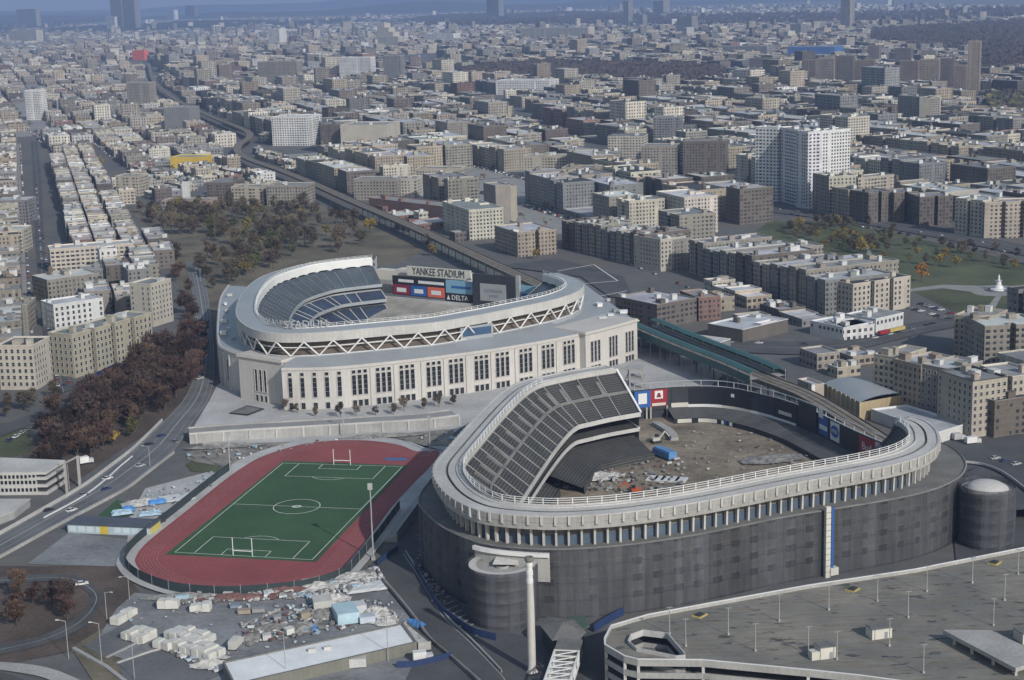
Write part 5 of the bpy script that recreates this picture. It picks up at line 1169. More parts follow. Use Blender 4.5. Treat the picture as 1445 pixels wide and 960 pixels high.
far_tower(482,547,177,218,'cream','large blank cream block beside the white courthouse',fac='plainwall',depth=50,roof='pale',heads=3,name='office_block',cat='office'); far_tower(454,482,176,216,'brown','shaded brown flank slab joined to the large cream block',depth=40)  # brown slab is the cream block's dark side, shade put into colour
far_tower(327,373,264,289,'sand','sand coloured block with window bays facing the bare park trees',fac='fac_wide',depth=24,name='apartment_building',cat='apartment block',heads=4); far_tower(293,326,258,287,'brown','shaded brown flank of the sand coloured park block',depth=40,name='apartment_building',cat='apartment block'); far_tower(377,433,262,291,'greytan','grey tan block with dark window bays between park and railway',depth=26,name='apartment_building',cat='apartment block',heads=4,fac='fac')  # brown flank carries the sand block's shade in its wall colour
far_tower(229,297,283,298,(.30,.22,.18),'low pinkish park house with hipped roof',fac='fac_lo',depth=20,name='park_house',cat='park house',heads=0); far_tower(258,266,258,284,'white','slim white clock tower of the low park house',fac='plainwall',depth=6,name='clock_tower',cat='tower',heads=0)
far_tower(165,198,249,277,'sand','sand block with ribbon windows beside the railway sheds',fac='fac_wide',depth=22,name='apartment_building',cat='apartment block')
far_tower(922,959,166,206,'grey','plain grey slab with ribbed end wall above the mid city roofs',depth=24,fac='fac_wide'); far_tower(905,955,206,247,'greytan','broad grey tan tower below the plain ribbed slab',depth=26); far_tower(964,1024,200,247,'brown','dark brown broad tower beside the grey tan tower',depth=24)
far_tower(858,908,192,224,'cream','cream corner block at the end of the long dark street row',fac='fac_wide',depth=30,name='apartment_building',cat='apartment block',cop=(.1,.12,.12)); far_tower(793,845,237,270,'tan','tan twin block with cluttered roof among low rooftops',depth=26,name='apartment_building',cat='apartment block',heads=5)
far_tower(740,800,220,250,'sand','long sand block with white rooftop sheds',depth=20,name='apartment_building',cat='apartment block',heads=6); far_tower(588,650,238,268,'sand','yellowish stepped block with columned front near the brick sheds',depth=24,name='apartment_building',cat='apartment block',heads=3); far_tower(500,560,253,283,'greytan','grey tan block with ribbed front beside the railway and brick sheds',depth=26,name='apartment_building',cat='apartment block'); far_tower(562,588,252,280,'cream','cream narrow block beside the ribbed grey tan block',depth=26,name='apartment_building',cat='apartment block')
far_tower(700,775,114,134,'white','wide pale school building with stepped wings on the wooded ridge',fac='fac_wide',depth=50,roof='white',name='school',cat='school',heads=3)
far_tower(25,52,15,37,'greytan','lone hotel block on the dark wooded skyline',depth=40); far_tower(14,52,44,60,'cream','wide cream block under the dark wooded skyline',depth=40,name='apartment_building',cat='apartment block')
far_tower(38,58,130,170,'white','stepped white tower beside the straight avenue',depth=22,roof='white'); far_tower(365,420,88,120,'greytan','grey tan housing slab in the hazy mid city',depth=24); far_tower(180,212,118,150,'greytan','grey tan tower by the bare triangle near the railway',depth=24)
for k,(x0,x1,yt,yb) in enumerate(((735,830,40,55),(600,640,48,60),(380,395,42,66),(1115,1130,35,52),(235,246,15,28),(262,275,9,26))): far_tower(x0,x1,yt,yb,('cream','white','white','grey','white','brown')[k],('wide cream hospital block before the dark far wood','white slab in the far city before the wood','slim white slab in the hazy far city','grey slab on the far rise by the wooded hill','tiny white block on the hazy skyline','dark slab on the hazy skyline')[k],depth=40)
# ---------------------------------------------------------------- street blocks filled with lots
rnd=random.Random(11); CAND=[]; BLOCKS=[]; N0=60
KW=['greytan']*9+['tan']*7+['brown']*5+['red brick']*1+['cream']*4+['grey']*4+['sand']*4+['white']*1
KR=['silver']*6+['grey']*6+['black']*6+['pale']*4+['white']*3
def fill(px,az,block,street,lot,hs,kind,skip=.04,off=(0,0),dmax=1e9,low=.0):
    reg=[tuple(U(x,y)) for x,y in px]; d=Vector((math.sin(R(az)),math.cos(R(az)))); e=Vector((d.y,-d.x))
    ss=[Vector(p).dot(e) for p in reg]; tt=[Vector(p).dot(d) for p in reg]
    bw,bl=block; sw,sl_=street; s=math.floor(min(ss)/(bw+sw))*(bw+sw)+off[0]
    while s<max(ss):
        t=math.floor(min(tt)/(bl+sl_))*(bl+sl_)+off[1]
        while t<max(tt):
            bp=[tuple(e*a_+d*b_) for a_,b_ in((s-3,t-3),(s+bw+3,t-3),(s+bw+3,t+bl+3),(s-3,t+bl+3))]
            if all(inpoly(p[0],p[1],reg) for p in bp) and not any(inpoly(p[0],p[1],o_[3]) for p in bp for o_ in OCC[:N0]): BLOCKS.append((bp,e,d,s,t,bw,bl))
            hb=rnd.uniform(*hs)
            for row in (0,1):
                y=t+rnd.uniform(0,1)
                while y<t+bl-6:
                    L=min(rnd.uniform(*lot),t+bl-y); dep=bw/2-rnd.uniform(.5,3.5)
                    s0,s1=(s,s+dep) if row==0 else (s+bw-dep,s+bw)
                    g=.35
                    P_=lambda a,b:tuple(e*a+d*b)
                    h=max(5,hb+(rnd.uniform(-.7,.7) if kind=='row_house' else rnd.uniform(-3,3))); k=kind; h=h*1.6 if kind=='apartment_building' and (e*s+d*y).length>1900 and rnd.random()<.035 else h; 
                    if rnd.random()<low: h=rnd.uniform(4.5,8); k='low_building'
                    poly=[P_(s0,y+g),P_(s1,y+g),P_(s1,y+L-g),P_(s0,y+L-g)]
                    if L>20 and dep>16 and rnd.random()<.7 and k!='low_building':
                        # light court on the street side
                        m_=y+L/2; w=rnd.uniform(1.8,3.2); c=rnd.uniform(5,9)
                        if row==0: poly=[P_(s0,y+g),P_(s1,y+g),P_(s1,y+L-g),P_(s0,y+L-g),P_(s0,m_+w),P_(s0+c,m_+w),P_(s0+c,m_-w),P_(s0,m_-w)]
                        else: poly=[P_(s0,y+g),P_(s1,y+g),P_(s1,m_-w),P_(s1-c,m_-w),P_(s1-c,m_+w),P_(s1,m_+w),P_(s1,y+L-g),P_(s0,y+L-g)]
                    ctr=e*((s0+s1)/2)+d*(y+L/2)
                    if inpoly(ctr.x,ctr.y,reg) and rnd.random()>skip and ctr.length<dmax and not occupied(poly):
                        CAND.append((ctr.length,poly,h,rnd.choice(KW),(rnd.choice(('silver','silver','silver','pale','white','grey')) if kind=='row_house' or k=='low_building' else rnd.choice(KR)),k)); occupy(poly,.3)
                    y+=L
            t+=bl+sl_
        s+=bw+sw
fill([(-220,590),(48,560),(44,200),(-220,200)],-16.4,(46,150),(14,14),(18,32),(16,23),'apartment_building',.03,(4,0))
fill([(76,470),(64,245),(110,205),(190,290),(206,345),(245,352),(215,445)],-16.4,(36,150),(2,10),(13,24),(13,17),'row_house',.02,(9,0))
fill([(-220,205),(42,205),(165,245),(232,235),(330,216),(345,205),(310,165),(250,135),(216,95),(-220,90)],-19,(58,130),(11,13),(18,40),(9,18),'apartment_building',.05,(0,0),low=.42)
fill([(168,285),(200,238),(250,232),(345,205),(350,232),(440,262),(290,258),(230,284)],-30,(38,90),(8,10),(14,28),(7,13),'apartment_building',.08,low=.6)
fill([(300,290),(330,222),(440,262),(560,320),(500,300),(440,283)],-21,(40,100),(12,12),(14,24),(8,14),'apartment_building',.1,low=.5)
fill([(338,205),(440,246),(620,325),(700,368),(790,368),(985,390),(985,320),(1045,322),(1088,292),(960,256),(858,222),(640,116),(520,80),(205,80),(310,162)],-21,(66,190),(14,14),(30,74),(19,29),'apartment_building',.03,low=.10)
fill([(895,226),(1090,286),(1340,326),(1480,345),(1700,360),(1700,95),(1480,85),(1300,125),(1050,80),(620,70),(645,112)],-24,(66,180),(14,14),(28,66),(17,28),'apartment_building',.04,low=.18)
fill([(905,470),(985,420),(985,385),(1180,400),(1210,450),(1180,480),(1000,480)],-21,(40,70),(9,9),(12,24),(5,10),'low_building',.06)
fill([(1110,545),(1160,500),(1235,500),(1240,530),(1150,545)],-21,(34,50),(8,9),(10,20),(4,7),'low_building',.06)
fill([(1475,380),(1480,440),(1450,470),(1470,600),(1700,640),(1700,375)],-21,(60,150),(14,14),(24,50),(18,26),'apartment_building',.05)
fill([(-220,95),(215,85),(520,82),(640,72),(1050,82),(1300,128),(1700,85),(1700,20),(-220,25)],-20,(60,180),(20,20),(20,46),(9,18),'apartment_building',.14,dmax=7600,low=.3)
fill([(338,212),(352,206),(440,250),(600,316),(690,362),(640,338),(470,268),(350,220)],-24,(22,50),(5,7),(12,22),(5,9),'low_building',.05)
fill([(222,112),(240,128),(300,160),(350,184),(356,196),(380,205),(400,190),(300,130),(240,95)],-30,(26,60),(6,8),(14,24),(6,10),'low_building',.05)
fill([(1046,105),(1400,125),(1400,150),(1046,130)],-24,(30,60),(18,16),(16,30),(5,8),'low_building',.35)
CAND.sort(key=lambda c:c[0]); cnt={}; far=[]
LIM={'apartment_building':215,'row_house':150,'low_building':200}
for D,poly,h,w,r,k in CAND:
    px_=PXY(poly[0][0],poly[0][1],h); seen_=-15<px_[0]<1460
    if seen_: cnt[k]=cnt.get(k,0)+1
    if seen_ and cnt[k]<=LIM[k]:
        nm={'apartment_building':('apartment_building','apartment block'),'row_house':('row_house','row house'),'low_building':('low_building','low building')}[k]
        building(poly,h,vary(PAL[w],rnd),vary(ROOF[r],rnd),fac='fac_lo' if k=='low_building' else ('fac' if rnd.random()<.75 else 'fac_wide'),name=nm[0],cat=nm[1],rnd=rnd,heads=(0 if k=='low_building' and rnd.random()<.5 else (1 if k=='row_house' else rnd.choice((2,3,4,5)))),cname=w,rname=r,tank=(k=='apartment_building' and rnd.random()<.07))
    else: far.append((D,poly,h,w,r))
print('lots',len(CAND),cnt,'far',len(far))
# the rest of the city: one mass nobody could count
MF=[]
def fmat(c,base):
    m=base.copy(); m.name='far_wall_'+c; N=NB(m.node_tree)
    for n in m.node_tree.nodes:
        if n.type=='OBJECT_INFO':
            v=N.n('RGB'); v.outputs[0].default_value=(*PAL[c],1)
            for l in list(n.outputs['Color'].links): m.node_tree.links.new(v.outputs[0],l.to_socket)
    return m
for c in list(PAL):
    for i,k in enumerate((.72,1.3)): PAL[c+'_%d'%i]=tuple(min(.62,x*k) for x in PAL[c])
fw={c:fmat(c,M['fac_far']) for c in PAL}; fr={c:mat('far_roof_'+c,ROOF[c],.85,.25,.05,fine=.4) for c in ROOF}
mats=list(fw.values())+list(fr.values()); ki={c:i for i,c in enumerate(list(fw)+['r'+c for c in fr])}
q=MB()
for D,poly,h,w,r in far:
    w=rnd.choice((w,w+'_0',w+'_1')); P_=ccw(poly); e_=Vector(P_[1])-Vector(P_[0]); an_=math.atan2(e_.y,e_.x)
    if D>2600 and rnd.random()<.06: h*=rnd.uniform(1.3,2.0)
    q.prism(P_,0,h,ki[w],ki['r'+r],top=False); q.face([(x,y,h-.8) for x,y in P_],ki['r'+r])
    for _ in range(3 if D<3600 else 1):
        if rnd.random()<.75:
            c=Vector(P_[0]).lerp(Vector(P_[2]),rnd.uniform(.2,.8)); q.box((c.x+rnd.uniform(-3,3),c.y+rnd.uniform(-3,3),h-.8),(rnd.uniform(2.5,5),rnd.uniform(2.5,6),rnd.uniform(1.8,4)),an_,ki[rnd.choice((w,w,'white','grey','cream'))])
q.build('distant_city',mats)['kind']='stuff'
q=MB(); nfar=0
FW_=[[tuple(U(*p)) for p in w_] for w_ in WOODS]
while nfar<7500:
    x=rnd.uniform(-200,1650); y=rnd.choice((rnd.uniform(8,30),rnd.uniform(20,60),rnd.uniform(14,62)))
    g=U(x,y); D=g.length
    if any(inpoly(g.x,g.y,w_) for w_ in FW_) and rnd.random()<.96: continue
    if D<5600 or D>14000 or (D<7700 and rnd.random()<.6): continue
    nfar+=1; s_=D/7000
    s_=min(s_,1.3); sz=(rnd.uniform(12,38)*s_,rnd.uniform(10,24)*s_); an=R(20)+rnd.choice((0,math.pi/2)); h=rnd.uniform(5,13) if rnd.random()<.965 else rnd.uniform(20,48)
    ca,sa=math.cos(an),math.sin(an); w=rnd.choice(['cream','greytan','grey','white','tan','brown','sand','grey_0','greytan_0','cream_1']); r=rnd.choice(KR)
    pl=[(g.x+ca*a-sa*b,g.y+sa*a+ca*b) for a,b in((-sz[0]/2,-sz[1]/2),(sz[0]/2,-sz[1]/2),(sz[0]/2,sz[1]/2),(-sz[0]/2,sz[1]/2))]
    q.prism(pl,0,h,ki[w],ki['r'+r])
q.build('skyline_city',mats)['kind']='stuff'
# ---------------------------------------------------------------- elevated railway
ep=with_normals(relax(resample(smooth_pts([tuple(U(x,y,10)) for x,y in EL],6),6.0),3)); el=empty('elevated_railway',(*ep[0][0],0),'long brown elevated railway on steel posts winding from the ballparks into the city','railway viaduct')
q=MB(); q.sweep(ep,[(-5.2,8.6),(-5.2,10.6),(-4.9,10.6),(-4.9,10.0),(4.9,10.0),(4.9,10.6),(5.2,10.6),(5.2,8.6),(-5.2,8.6)]); wb(q,'deck',M['brown'],el)
for off in (-3.2,0,3.2): q=MB(); q.sweep(ep,[(off-1.25,10.25),(off-.95,10.3),(off+.95,10.3),(off+1.25,10.25)]); wb(q,'track_bed',mat('track_ballast',(.19,.165,.135),.9,.3,.2),el) if off==-3.2 else wb(q,'track_bed',bpy.data.materials['track_ballast'],el)
q=MB(); q.box((0,0,0),(.6,.6,8.7)); q.box((0,0,8.0),(.9,.9,.7)); pme=q.mesh('post',[M['green']]); kpost=0
for p,n in ep[::3]:
    for s_ in (-4,4):
        if kpost<100: o=put('post',pme,el); o.location=(p[0]+n[0]*s_-ep[0][0][0],p[1]+n[1]*s_-ep[0][0][1],0); kpost+=1
def near(px,z=10): 
    t=U(*px,z); return min(range(len(ep)),key=lambda i:math.dist(ep[i][0],t))
i0,i1=sorted((near((905,463)),near((1085,537)))); sp=ep[i0:i1+1]
stn=empty('station_canopy',(*sp[0][0],0),'dark green station platforms and canopies along the elevated railway','station')
for sg in (-1,1):
    q=MB(); q.sweep(sp,[(sg*5.4,9.4),(sg*5.4,11.1),(sg*10.2,11.1),(sg*10.2,9.4)]); wb(q,'platform',M['conc'],stn)
    q=MB(); q.sweep(sp,[(sg*4.6,14.6),(sg*7.6,15.2),(sg*10.4,14.6),(sg*10.4,14.2)]); wb(q,'canopy',M['green'],stn)
    q=MB(); q.sweep(sp,[(sg*10.25,9.2),(sg*10.25,13.0)]); wb(q,'windscreen',M['green'],stn)
q=MB(); q.box((0,0,0),(.3,.3,14.7)); pm2=q.mesh('canopy_post',[M['steel']])
for p,n in sp[::2]:
    for s_ in (-9.6,9.6,): o=put('canopy_post',pm2,stn); o.location=(p[0]+n[0]*s_-sp[0][0][0],p[1]+n[1]*s_-sp[0][0][1],0)
for k,(px,zb) in enumerate((((985,512),0),((1010,520),0))):
    c=U(*px); q=MB(); q.box((c.x,c.y,0),(4,3.4,11),R(-25)); wb(q,'stair_tower',M['conc'],stn)
# ---------------------------------------------------------------- hills on the horizon
def hill(name,D,hs,x0,x1,m,n=60):
    q=MB(); r_=random.Random(int(D)); top=[]
    for i in range(n+1):
        x=x0+(x1-x0)*i/n; h=hs*(.55+.3*math.sin(i*.37+D)+.25*math.sin(i*.91+2)+.1*r_.random()); top.append((x,D,max(8,h)))
    for a,b in zip(top,top[1:]):
        q.face([(a[0],D-1400,0),(b[0],D-1400,0),b,a]); q.face([a,b,(b[0],D+2500,0),(a[0],D+2500,0)])
    o=q.build(name,m,None,None,True); o['kind']='structure'
M['hill']=mat('wooded_hill',(.04,.042,.042),.95,.3,.002,fine=.02)
hill('hills',11500,38,-6500,1200,M['hill']); hill('hills',17000,80,-9000,9000,M['hill']); hill('hills',24000,140,-14000,14000,M['hill'])
# ---------------------------------------------------------------- labels for the lots: which landmark, how far down the line
LM=[('the long tan block',160,460),('the straight avenue foot',70,470),('the wide cream block',130,350),('the slim cream slab',228,395),('the yellow warehouse',264,228),('the grey storage block',250,168),('the white courthouse',410,185),('the large blank cream block',515,195),('the park house',262,290),('the sand park block',350,275),('the red brick hall',650,285),('the blank tan tower',714,285),('the lone tan block',757,340),('the cream end block',950,360),('the fountain park block',1245,415),('the dark brown office block',955,440),('the station',1000,500),('the beige hall',1200,560),('the white shop row',1210,465),('the sunny white tower',1170,230),('the brown slab block',1068,290),('the ribbed grey slab',940,185),('the dark brown broad tower',995,225),('the dark row corner block',883,208),('the tan twin block',820,255),('the long sand block',770,235),('the yellowish stepped block',620,255),('the white hospital tower',502,100),('the wide pale school',737,125),('the blank slab tower',1300,150),('the far brown towers',1220,115),('the blue warehouse',1145,75),('the stepped white tower',48,150),('the sand ribbon window block',181,265),('the railway bend',345,200),('the parkway cream block',1367,300),('the cream eleven storey block',1190,275),('the orange red block',195,80),('the hazy grey tan slab',392,105),('the railway triangle tower',196,135),('the ribbed grey tan block',530,270)]
LMW=[(t,U(x,y)) for t,x,y in LM]; bucket={}
for b in BLD:
    if b['named']: continue
    c=Vector(b['c']); k=min(range(len(LMW)),key=lambda i:(LMW[i][1]-c).length*(1 if LMW[i][1].length>1 else 1)); b['d']=(LMW[k][1]-c).length
    bucket.setdefault((k,b['cname'],b['kind']),[]).append(b)
ORD=['closest','second closest','third closest','fourth closest','fifth closest','sixth closest','seventh closest','eighth closest','ninth closest','tenth closest','eleventh closest','twelfth closest','thirteenth closest','fourteenth closest','fifteenth closest','sixteenth closest']+['%s closest'%w for w in ('seventeenth','eighteenth','nineteenth','twentieth','twenty-first','twenty-second','twenty-third','twenty-fourth','twenty-fifth','twenty-sixth','twenty-seventh','twenty-eighth')]
WORD={'apartment_building':'block','row_house':'row house','low_building':'low building'}
GRP={'apartment_building':'apartment blocks along the streets','row_house':'row houses between the avenues','low_building':'low buildings along the streets'}
for (k,c,kd),bs in bucket.items():
    bs.sort(key=lambda b:b['d']); cn=PALN.get(c,c)
    for i,b in enumerate(bs):
        b['root']['label']='%s %s with %s roof, %s such to %s'%(cn,WORD[kd],b['rname'],ORD[min(i,len(ORD)-1)],LMW[k][0]); b['root']['group']=GRP[kd]

q=MB(); cars_=MB(); yt=MB(); r_=random.Random(3)
for bp,e,dd,s,t,bw,bl in BLOCKS:
    q.prism(ccw(bp),0,.13)
    cen=e*(s+bw/2)+dd*(t+bl/2)
    if cen.length<3600:
        for side in (s-4.4,s+bw+4.4):
            y=t
            while y<t+bl:
                if r_.random()<.6 and not (side<0 and False):
                    p=e*side+dd*y; an_=math.atan2(dd.y,dd.x); mi=r_.choice((0,0,1,2,3)); cars_.box((p.x,p.y,.15),(4.3,1.75,.75),an_,mi); cars_.box((p.x,p.y,.9),(2.3,1.5,.5),an_,r_.choice((mi,2)))
                y+=6
    for _ in range(3):
        p=e*(s+bw*r_.uniform(.4,.6))+dd*(t+bl*r_.random()) if r_.random()<.4 else e*(s-1.5)+dd*(t+bl*r_.random())
        H=r_.uniform(6,10); mi=r_.randrange(3)
        for _k in range(12):
            c_=Vector((p.x+r_.gauss(0,1.7),p.y+r_.gauss(0,1.7),H*r_.uniform(.35,1))); a=Vector((r_.gauss(0,1),r_.gauss(0,1),r_.gauss(0,.6))).normalized(); b=a.orthogonal().normalized(); l=r_.uniform(.8,1.6)
            yt.face([tuple(c_-a*l-b*l*.6),tuple(c_+a*l-b*l*.6),tuple(c_+a*l+b*l*.6),tuple(c_-a*l+b*l*.6)],mi)
o=q.build('pavement',M['sidewalk']); o['kind']='structure'
o=cars_.build('kerb_traffic',[mat('white_car_paint',(.6,.6,.6),.3,.05),mat('silver_car_paint',(.35,.36,.37),.3,.05),mat('black_car_paint',(.03,.03,.035),.25,.05),mat('red_car_paint',(.18,.03,.03),.3,.05)]); o['kind']='stuff'
o=yt.build('yard_foliage',[mat('yard_leaf_%s'%n_,c_,.95,.3,.1) for n_,c_ in (('brown',(.09,.075,.055)),('olive',(.085,.085,.045)),('dun',(.13,.10,.055)))]); o['kind']='stuff'
# ================================================================= TREES
def leaf_mat(name,k=.3):
    m,t,b=node_mat(name); N=NB(t); pos=geo_pos(N); oi=N.n('ObjectInfo'); 
    f=N.noise(pos,.35,3); g=N.noise(pos,1.7,2)
    kk=N.m('MULTIPLY',N.rng(f,.3,.7,1-k*1.4,1+k*1.4),N.rng(g,.3,.7,1-k,1+k)); kk=N.m('MULTIPLY',kk,N.rng(oi.outputs['Random'],0,1,.75,1.25))
    c=N.n('VectorMath',operation='SCALE'); N.l(oi.outputs['Color'],c.inputs[0]); N.l(kk,c.inputs['Scale']); N.l(c.outputs[0],b.inputs['Base Color']); b.inputs['Roughness'].default_value=.95; b.inputs['Specular IOR Level'].default_value=.1
    return m
M['leaf']=leaf_mat('foliage'); M['bark']=mat('bark',(.075,.062,.05),.95,.3,.8)
def tree_meshes(seed,h,w,bare):
    r=random.Random(seed); t=MB(); th=h*.42
    t.tube((0,0,0),(0,0,th),.24,6,.17); tips=[]
    for k in range(7):
        a=2*math.pi*k/7+r.uniform(-.3,.3); z=th*r.uniform(.7,1); p=(0,0,z); e=(math.cos(a)*w*r.uniform(.3,.48),math.sin(a)*w*r.uniform(.3,.48),h*r.uniform(.62,.9)); t.tube(p,e,.12,4,.03,caps=False); tips.append(e)
    t.tube((0,0,th),(r.uniform(-.4,.4),r.uniform(-.4,.4),h*.92),.15,4,.03); tips.append((0,0,h*.9))
    c=MB()
    cl=[]
    for k in range(15 if not bare else 13):
        u=r.uniform(-1,1); a=r.uniform(0,6.28); rr=math.sqrt(1-u*u)*r.uniform(.45,1.0); cl.append((math.cos(a)*rr*w*.42,math.sin(a)*rr*w*.42,h*.66+u*h*.27,r.uniform(.14,.24)*w))
    for x,y,z,s in cl:
        for k in range(30 if not bare else 44):
            d=Vector((r.gauss(0,1),r.gauss(0,1),r.gauss(0,1))).normalized()*s*r.uniform(.3,1.05); p=Vector((x,y,z))+d
            a=Vector((r.gauss(0,1),r.gauss(0,1),r.gauss(0,.7))).normalized(); b=a.orthogonal().normalized(); b=Matrix.Rotation(r.uniform(0,6.28),3,a)@b
            l,wd=(r.uniform(.5,.95),r.uniform(.35,.6)) if not bare else (r.uniform(.8,1.7),r.uniform(.16,.34))
            if bare: a=(d.normalized()+Vector((0,0,.6))+a*.5).normalized(); b=a.orthogonal().normalized()
            c.face([tuple(p-a*l/2-b*wd/2),tuple(p+a*l/2-b*wd/2),tuple(p+a*l/2+b*wd/2),tuple(p-a*l/2+b*wd/2)])
    return t.mesh('trunk',M['bark']),c.mesh('crown',M['leaf'])
TR={}
for st_,bare in (('bare',True),('leafy',False)):
    TR[st_]=[]
    for s_ in range(4):
        tm_,cm_=tree_meshes(s_*7+(3 if bare else 40),9.5+s_*.8,7.5+s_*.7,bare); TR[st_].append((tm_,cm_))
def tree(px,style,col,label,group=None,scale=1.0,pos=None,name='tree'):
    g=pos if pos is not None else U(*px); tm_,cm_=rt.choice(TR[style]); t=empty(name,(g[0],g[1],0),label,'tree',group,rz=rt.uniform(0,6.28)); s_=scale*rt.uniform(.8,1.2); t.scale=(s_,s_,s_*rt.uniform(.85,1.1))
    put('trunk',tm_,t); put('crown',cm_,t,col); return t
rt=random.Random(5)
RUS=[(.078,.050,.042),(.085,.055,.044),(.07,.050,.044),(.095,.064,.046)]; BRN=[(.11,.088,.06),(.10,.082,.062),(.125,.10,.065),(.095,.08,.06)]
YEL=[(.26,.19,.045),(.22,.17,.05),(.24,.16,.04)]; OLV=[(.09,.095,.04),(.075,.09,.04),(.12,.115,.045)]; ORG=[(.27,.13,.035)]
def grove(poly,n,style,cols,label,group,smin,scale=1.0,name='tree'):
    reg=[tuple(U(*p)) for p in poly]; xs=[p[0] for p in reg];ys=[p[1] for p in reg]; pts=[];tries=0
    while len(pts)<n and tries<n*60:
        tries+=1; x,y=rt.uniform(min(xs),max(xs)),rt.uniform(min(ys),max(ys))
        if not inpoly(x,y,reg) or any((x-a)**2+(y-b)**2<smin**2 for a,b in pts): continue
        pts.append((x,y)); tree(None,style,rt.choice(cols),label,group,scale,(x,y),name)
grove([(52,640),(75,600),(135,560),(215,505),(262,480),(290,470),(296,505),(275,548),(232,582),(150,640),(95,672),(60,680)],130,'bare',RUS,'bare reddish brown tree in the wood between the tan block and the avenue','bare trees of the roadside wood',4.0,1.2,'bare_tree')
grove([(190,298),(235,302),(300,296),(435,292),(505,315),(545,335),(500,352),(400,378),(320,405),(300,400),(285,350),(240,335)],92,'bare',BRN,'bare brown tree in the dry park behind the limestone ballpark','bare trees of the dry park',6.0,1.35,'bare_tree')
grove([(195,300),(300,300),(430,296),(500,318),(400,375),(320,400),(290,360)],46,'leafy',OLV+BRN+[(.16,.13,.05)],'olive or dun leafed tree in the dry park behind the limestone ballpark','leafed trees of the dry park',8,1.15)
grove([(252,470),(276,462),(272,400),(258,372),(236,350),(246,372)],13,'bare',RUS,'bare tree along the town side of the avenue by the slim cream slab','bare trees along the upper avenue',4.5,1.1,'bare_tree')
grove([(284,372),(300,400),(304,416),(296,420),(280,385)],7,'bare',BRN,'bare tree at the ballpark end of the dry park by the avenue','bare trees at the ballpark end',4,1.0,'bare_tree')
for px_,c,s_,lab in (((522,330),YEL[0],1.3,'golden yellow tree at the park edge by the railway'),((514,342),OLV[0],1.1,'olive tree beside the golden yellow one near the railway'),((345,390),YEL[1],1.1,'yellow green tree touching the rear of the limestone ballpark'),((358,384),OLV[2],1.1,'olive tree just behind the limestone ballpark ring'),((332,398),OLV[1],1.0,'dark olive tree at the ballpark corner near the avenue'),((300,330),OLV[2],1.2,'olive clump tree in the middle of the dry park'),((322,333),YEL[1],1.0,'yellowish tree in the middle of the dry park'),((250,302),YEL[1],1.2,'yellow tree before the pinkish park house'),((280,303),OLV[2],1.1,'olive tree before the pinkish park house'),((362,300),YEL[2],1.2,'tall yellow tree before the sand coloured park block'),((388,298),OLV[0],1.2,'olive tree before the grey tan park block'),((610,362),YEL[0],.9,'yellow tree between railway and ballpark'),((604,352),BRN[0],.9,'brown tree between railway and ballpark'),((757,366),YEL[0],.8,'yellow bush like tree at the lone tan block'),((160,630),YEL[0],.9,'yellow leafed tree at the lower edge of the reddish wood'),((185,618),OLV[2],.8,'yellow green tree among the reddish wood by the parapet'),((150,425),OLV[1],1.0,'dark green tree in the court beside the white block'),((142,238),YEL[2],1.2,'yellow tree among the upper sheds'),((1300,398),ORG[0],1.1,'orange tree on the lawn by the fountain park block')):
    tree(px_,'leafy',c,lab,None,s_)
grove([(1100,318),(1190,318),(1240,335),(1330,350),(1440,378),(1445,388),(1340,378),(1240,370),(1200,360),(1130,340)],36,'leafy',YEL+OLV+BRN,'small autumn tree on the fountain park lawn','autumn trees of the fountain park',6,.75)
grove([(1115,316),(1200,316),(1320,338),(1440,366),(1440,374),(1300,352),(1200,330)],20,'bare',BRN,'bare tree along the parkway edge of the fountain park','bare trees along the parkway',6,.8,'bare_tree')
grove([(5,840),(95,840),(100,880),(20,900)],9,'bare',RUS,'bare tree inside the loop of the ramp road','bare trees inside the ramp loop',6,.8,'bare_tree')
grove([(5,575),(70,560),(95,556),(60,590),(10,600)],8,'bare',BRN,'bare tree beside the lower street and the sports lawn','bare trees by the sports lawn',5,.8,'bare_tree')
def far_wood(name,px,n,cols,h=11):
    reg=[tuple(U(*p)) for p in px]; xs=[p[0] for p in reg];ys=[p[1] for p in reg]; q=MB(); k=0; r=rt
    while k<n:
        x,y=r.uniform(min(xs),max(xs)),r.uniform(min(ys),max(ys))
        if not inpoly(x,y,reg): continue
        k+=1; H=h*r.uniform(.7,1.3); w=H*.75; mi=r.randrange(len(cols))
        for _ in range(14):
            p=Vector((x+r.gauss(0,w*.3),y+r.gauss(0,w*.3),H*r.uniform(.25,1))); a=Vector((r.gauss(0,1),r.gauss(0,1),r.gauss(0,.6))).normalized(); b=a.orthogonal().normalized(); l=w*r.uniform(.25,.5)
            q.face([tuple(p-a*l-b*l*.7),tuple(p+a*l-b*l*.7),tuple(p+a*l+b*l*.7),tuple(p-a*l+b*l*.7)],mi)
    o=q.build(name,[mat('far_foliage',c,.95,.3,.03) for c in cols]); o['kind']='stuff'
FW_=[(.06,.046,.044),(.07,.052,.046),(.052,.045,.04)]
grove([(1100,320),(1180,330),(1235,350),(1240,378),(1180,360),(1110,340)],26,'leafy',OLV+BRN+YEL,'olive or dun tree at the upper end of the fountain park','trees at the upper end of the fountain park',6,.9)
grove([(400,579),(480,588),(560,582),(640,571),(640,575),(560,586),(480,592),(400,584)],14,'bare',BRN,'small bare street tree on the plaza before the limestone facade','street trees on the ballpark plaza',7,.55,'street_tree')
far_wood('far_wood',WOODS[0],3200,FW_,15)
far_wood('far_wood',WOODS[1],2600,FW_,16)
far_wood('far_wood',WOODS[2],3000,FW_,13)
far_wood('far_wood',WOODS[3],400,OLV+FW_,11)
far_wood('far_wood',WOODS[4],1500,FW_,18)
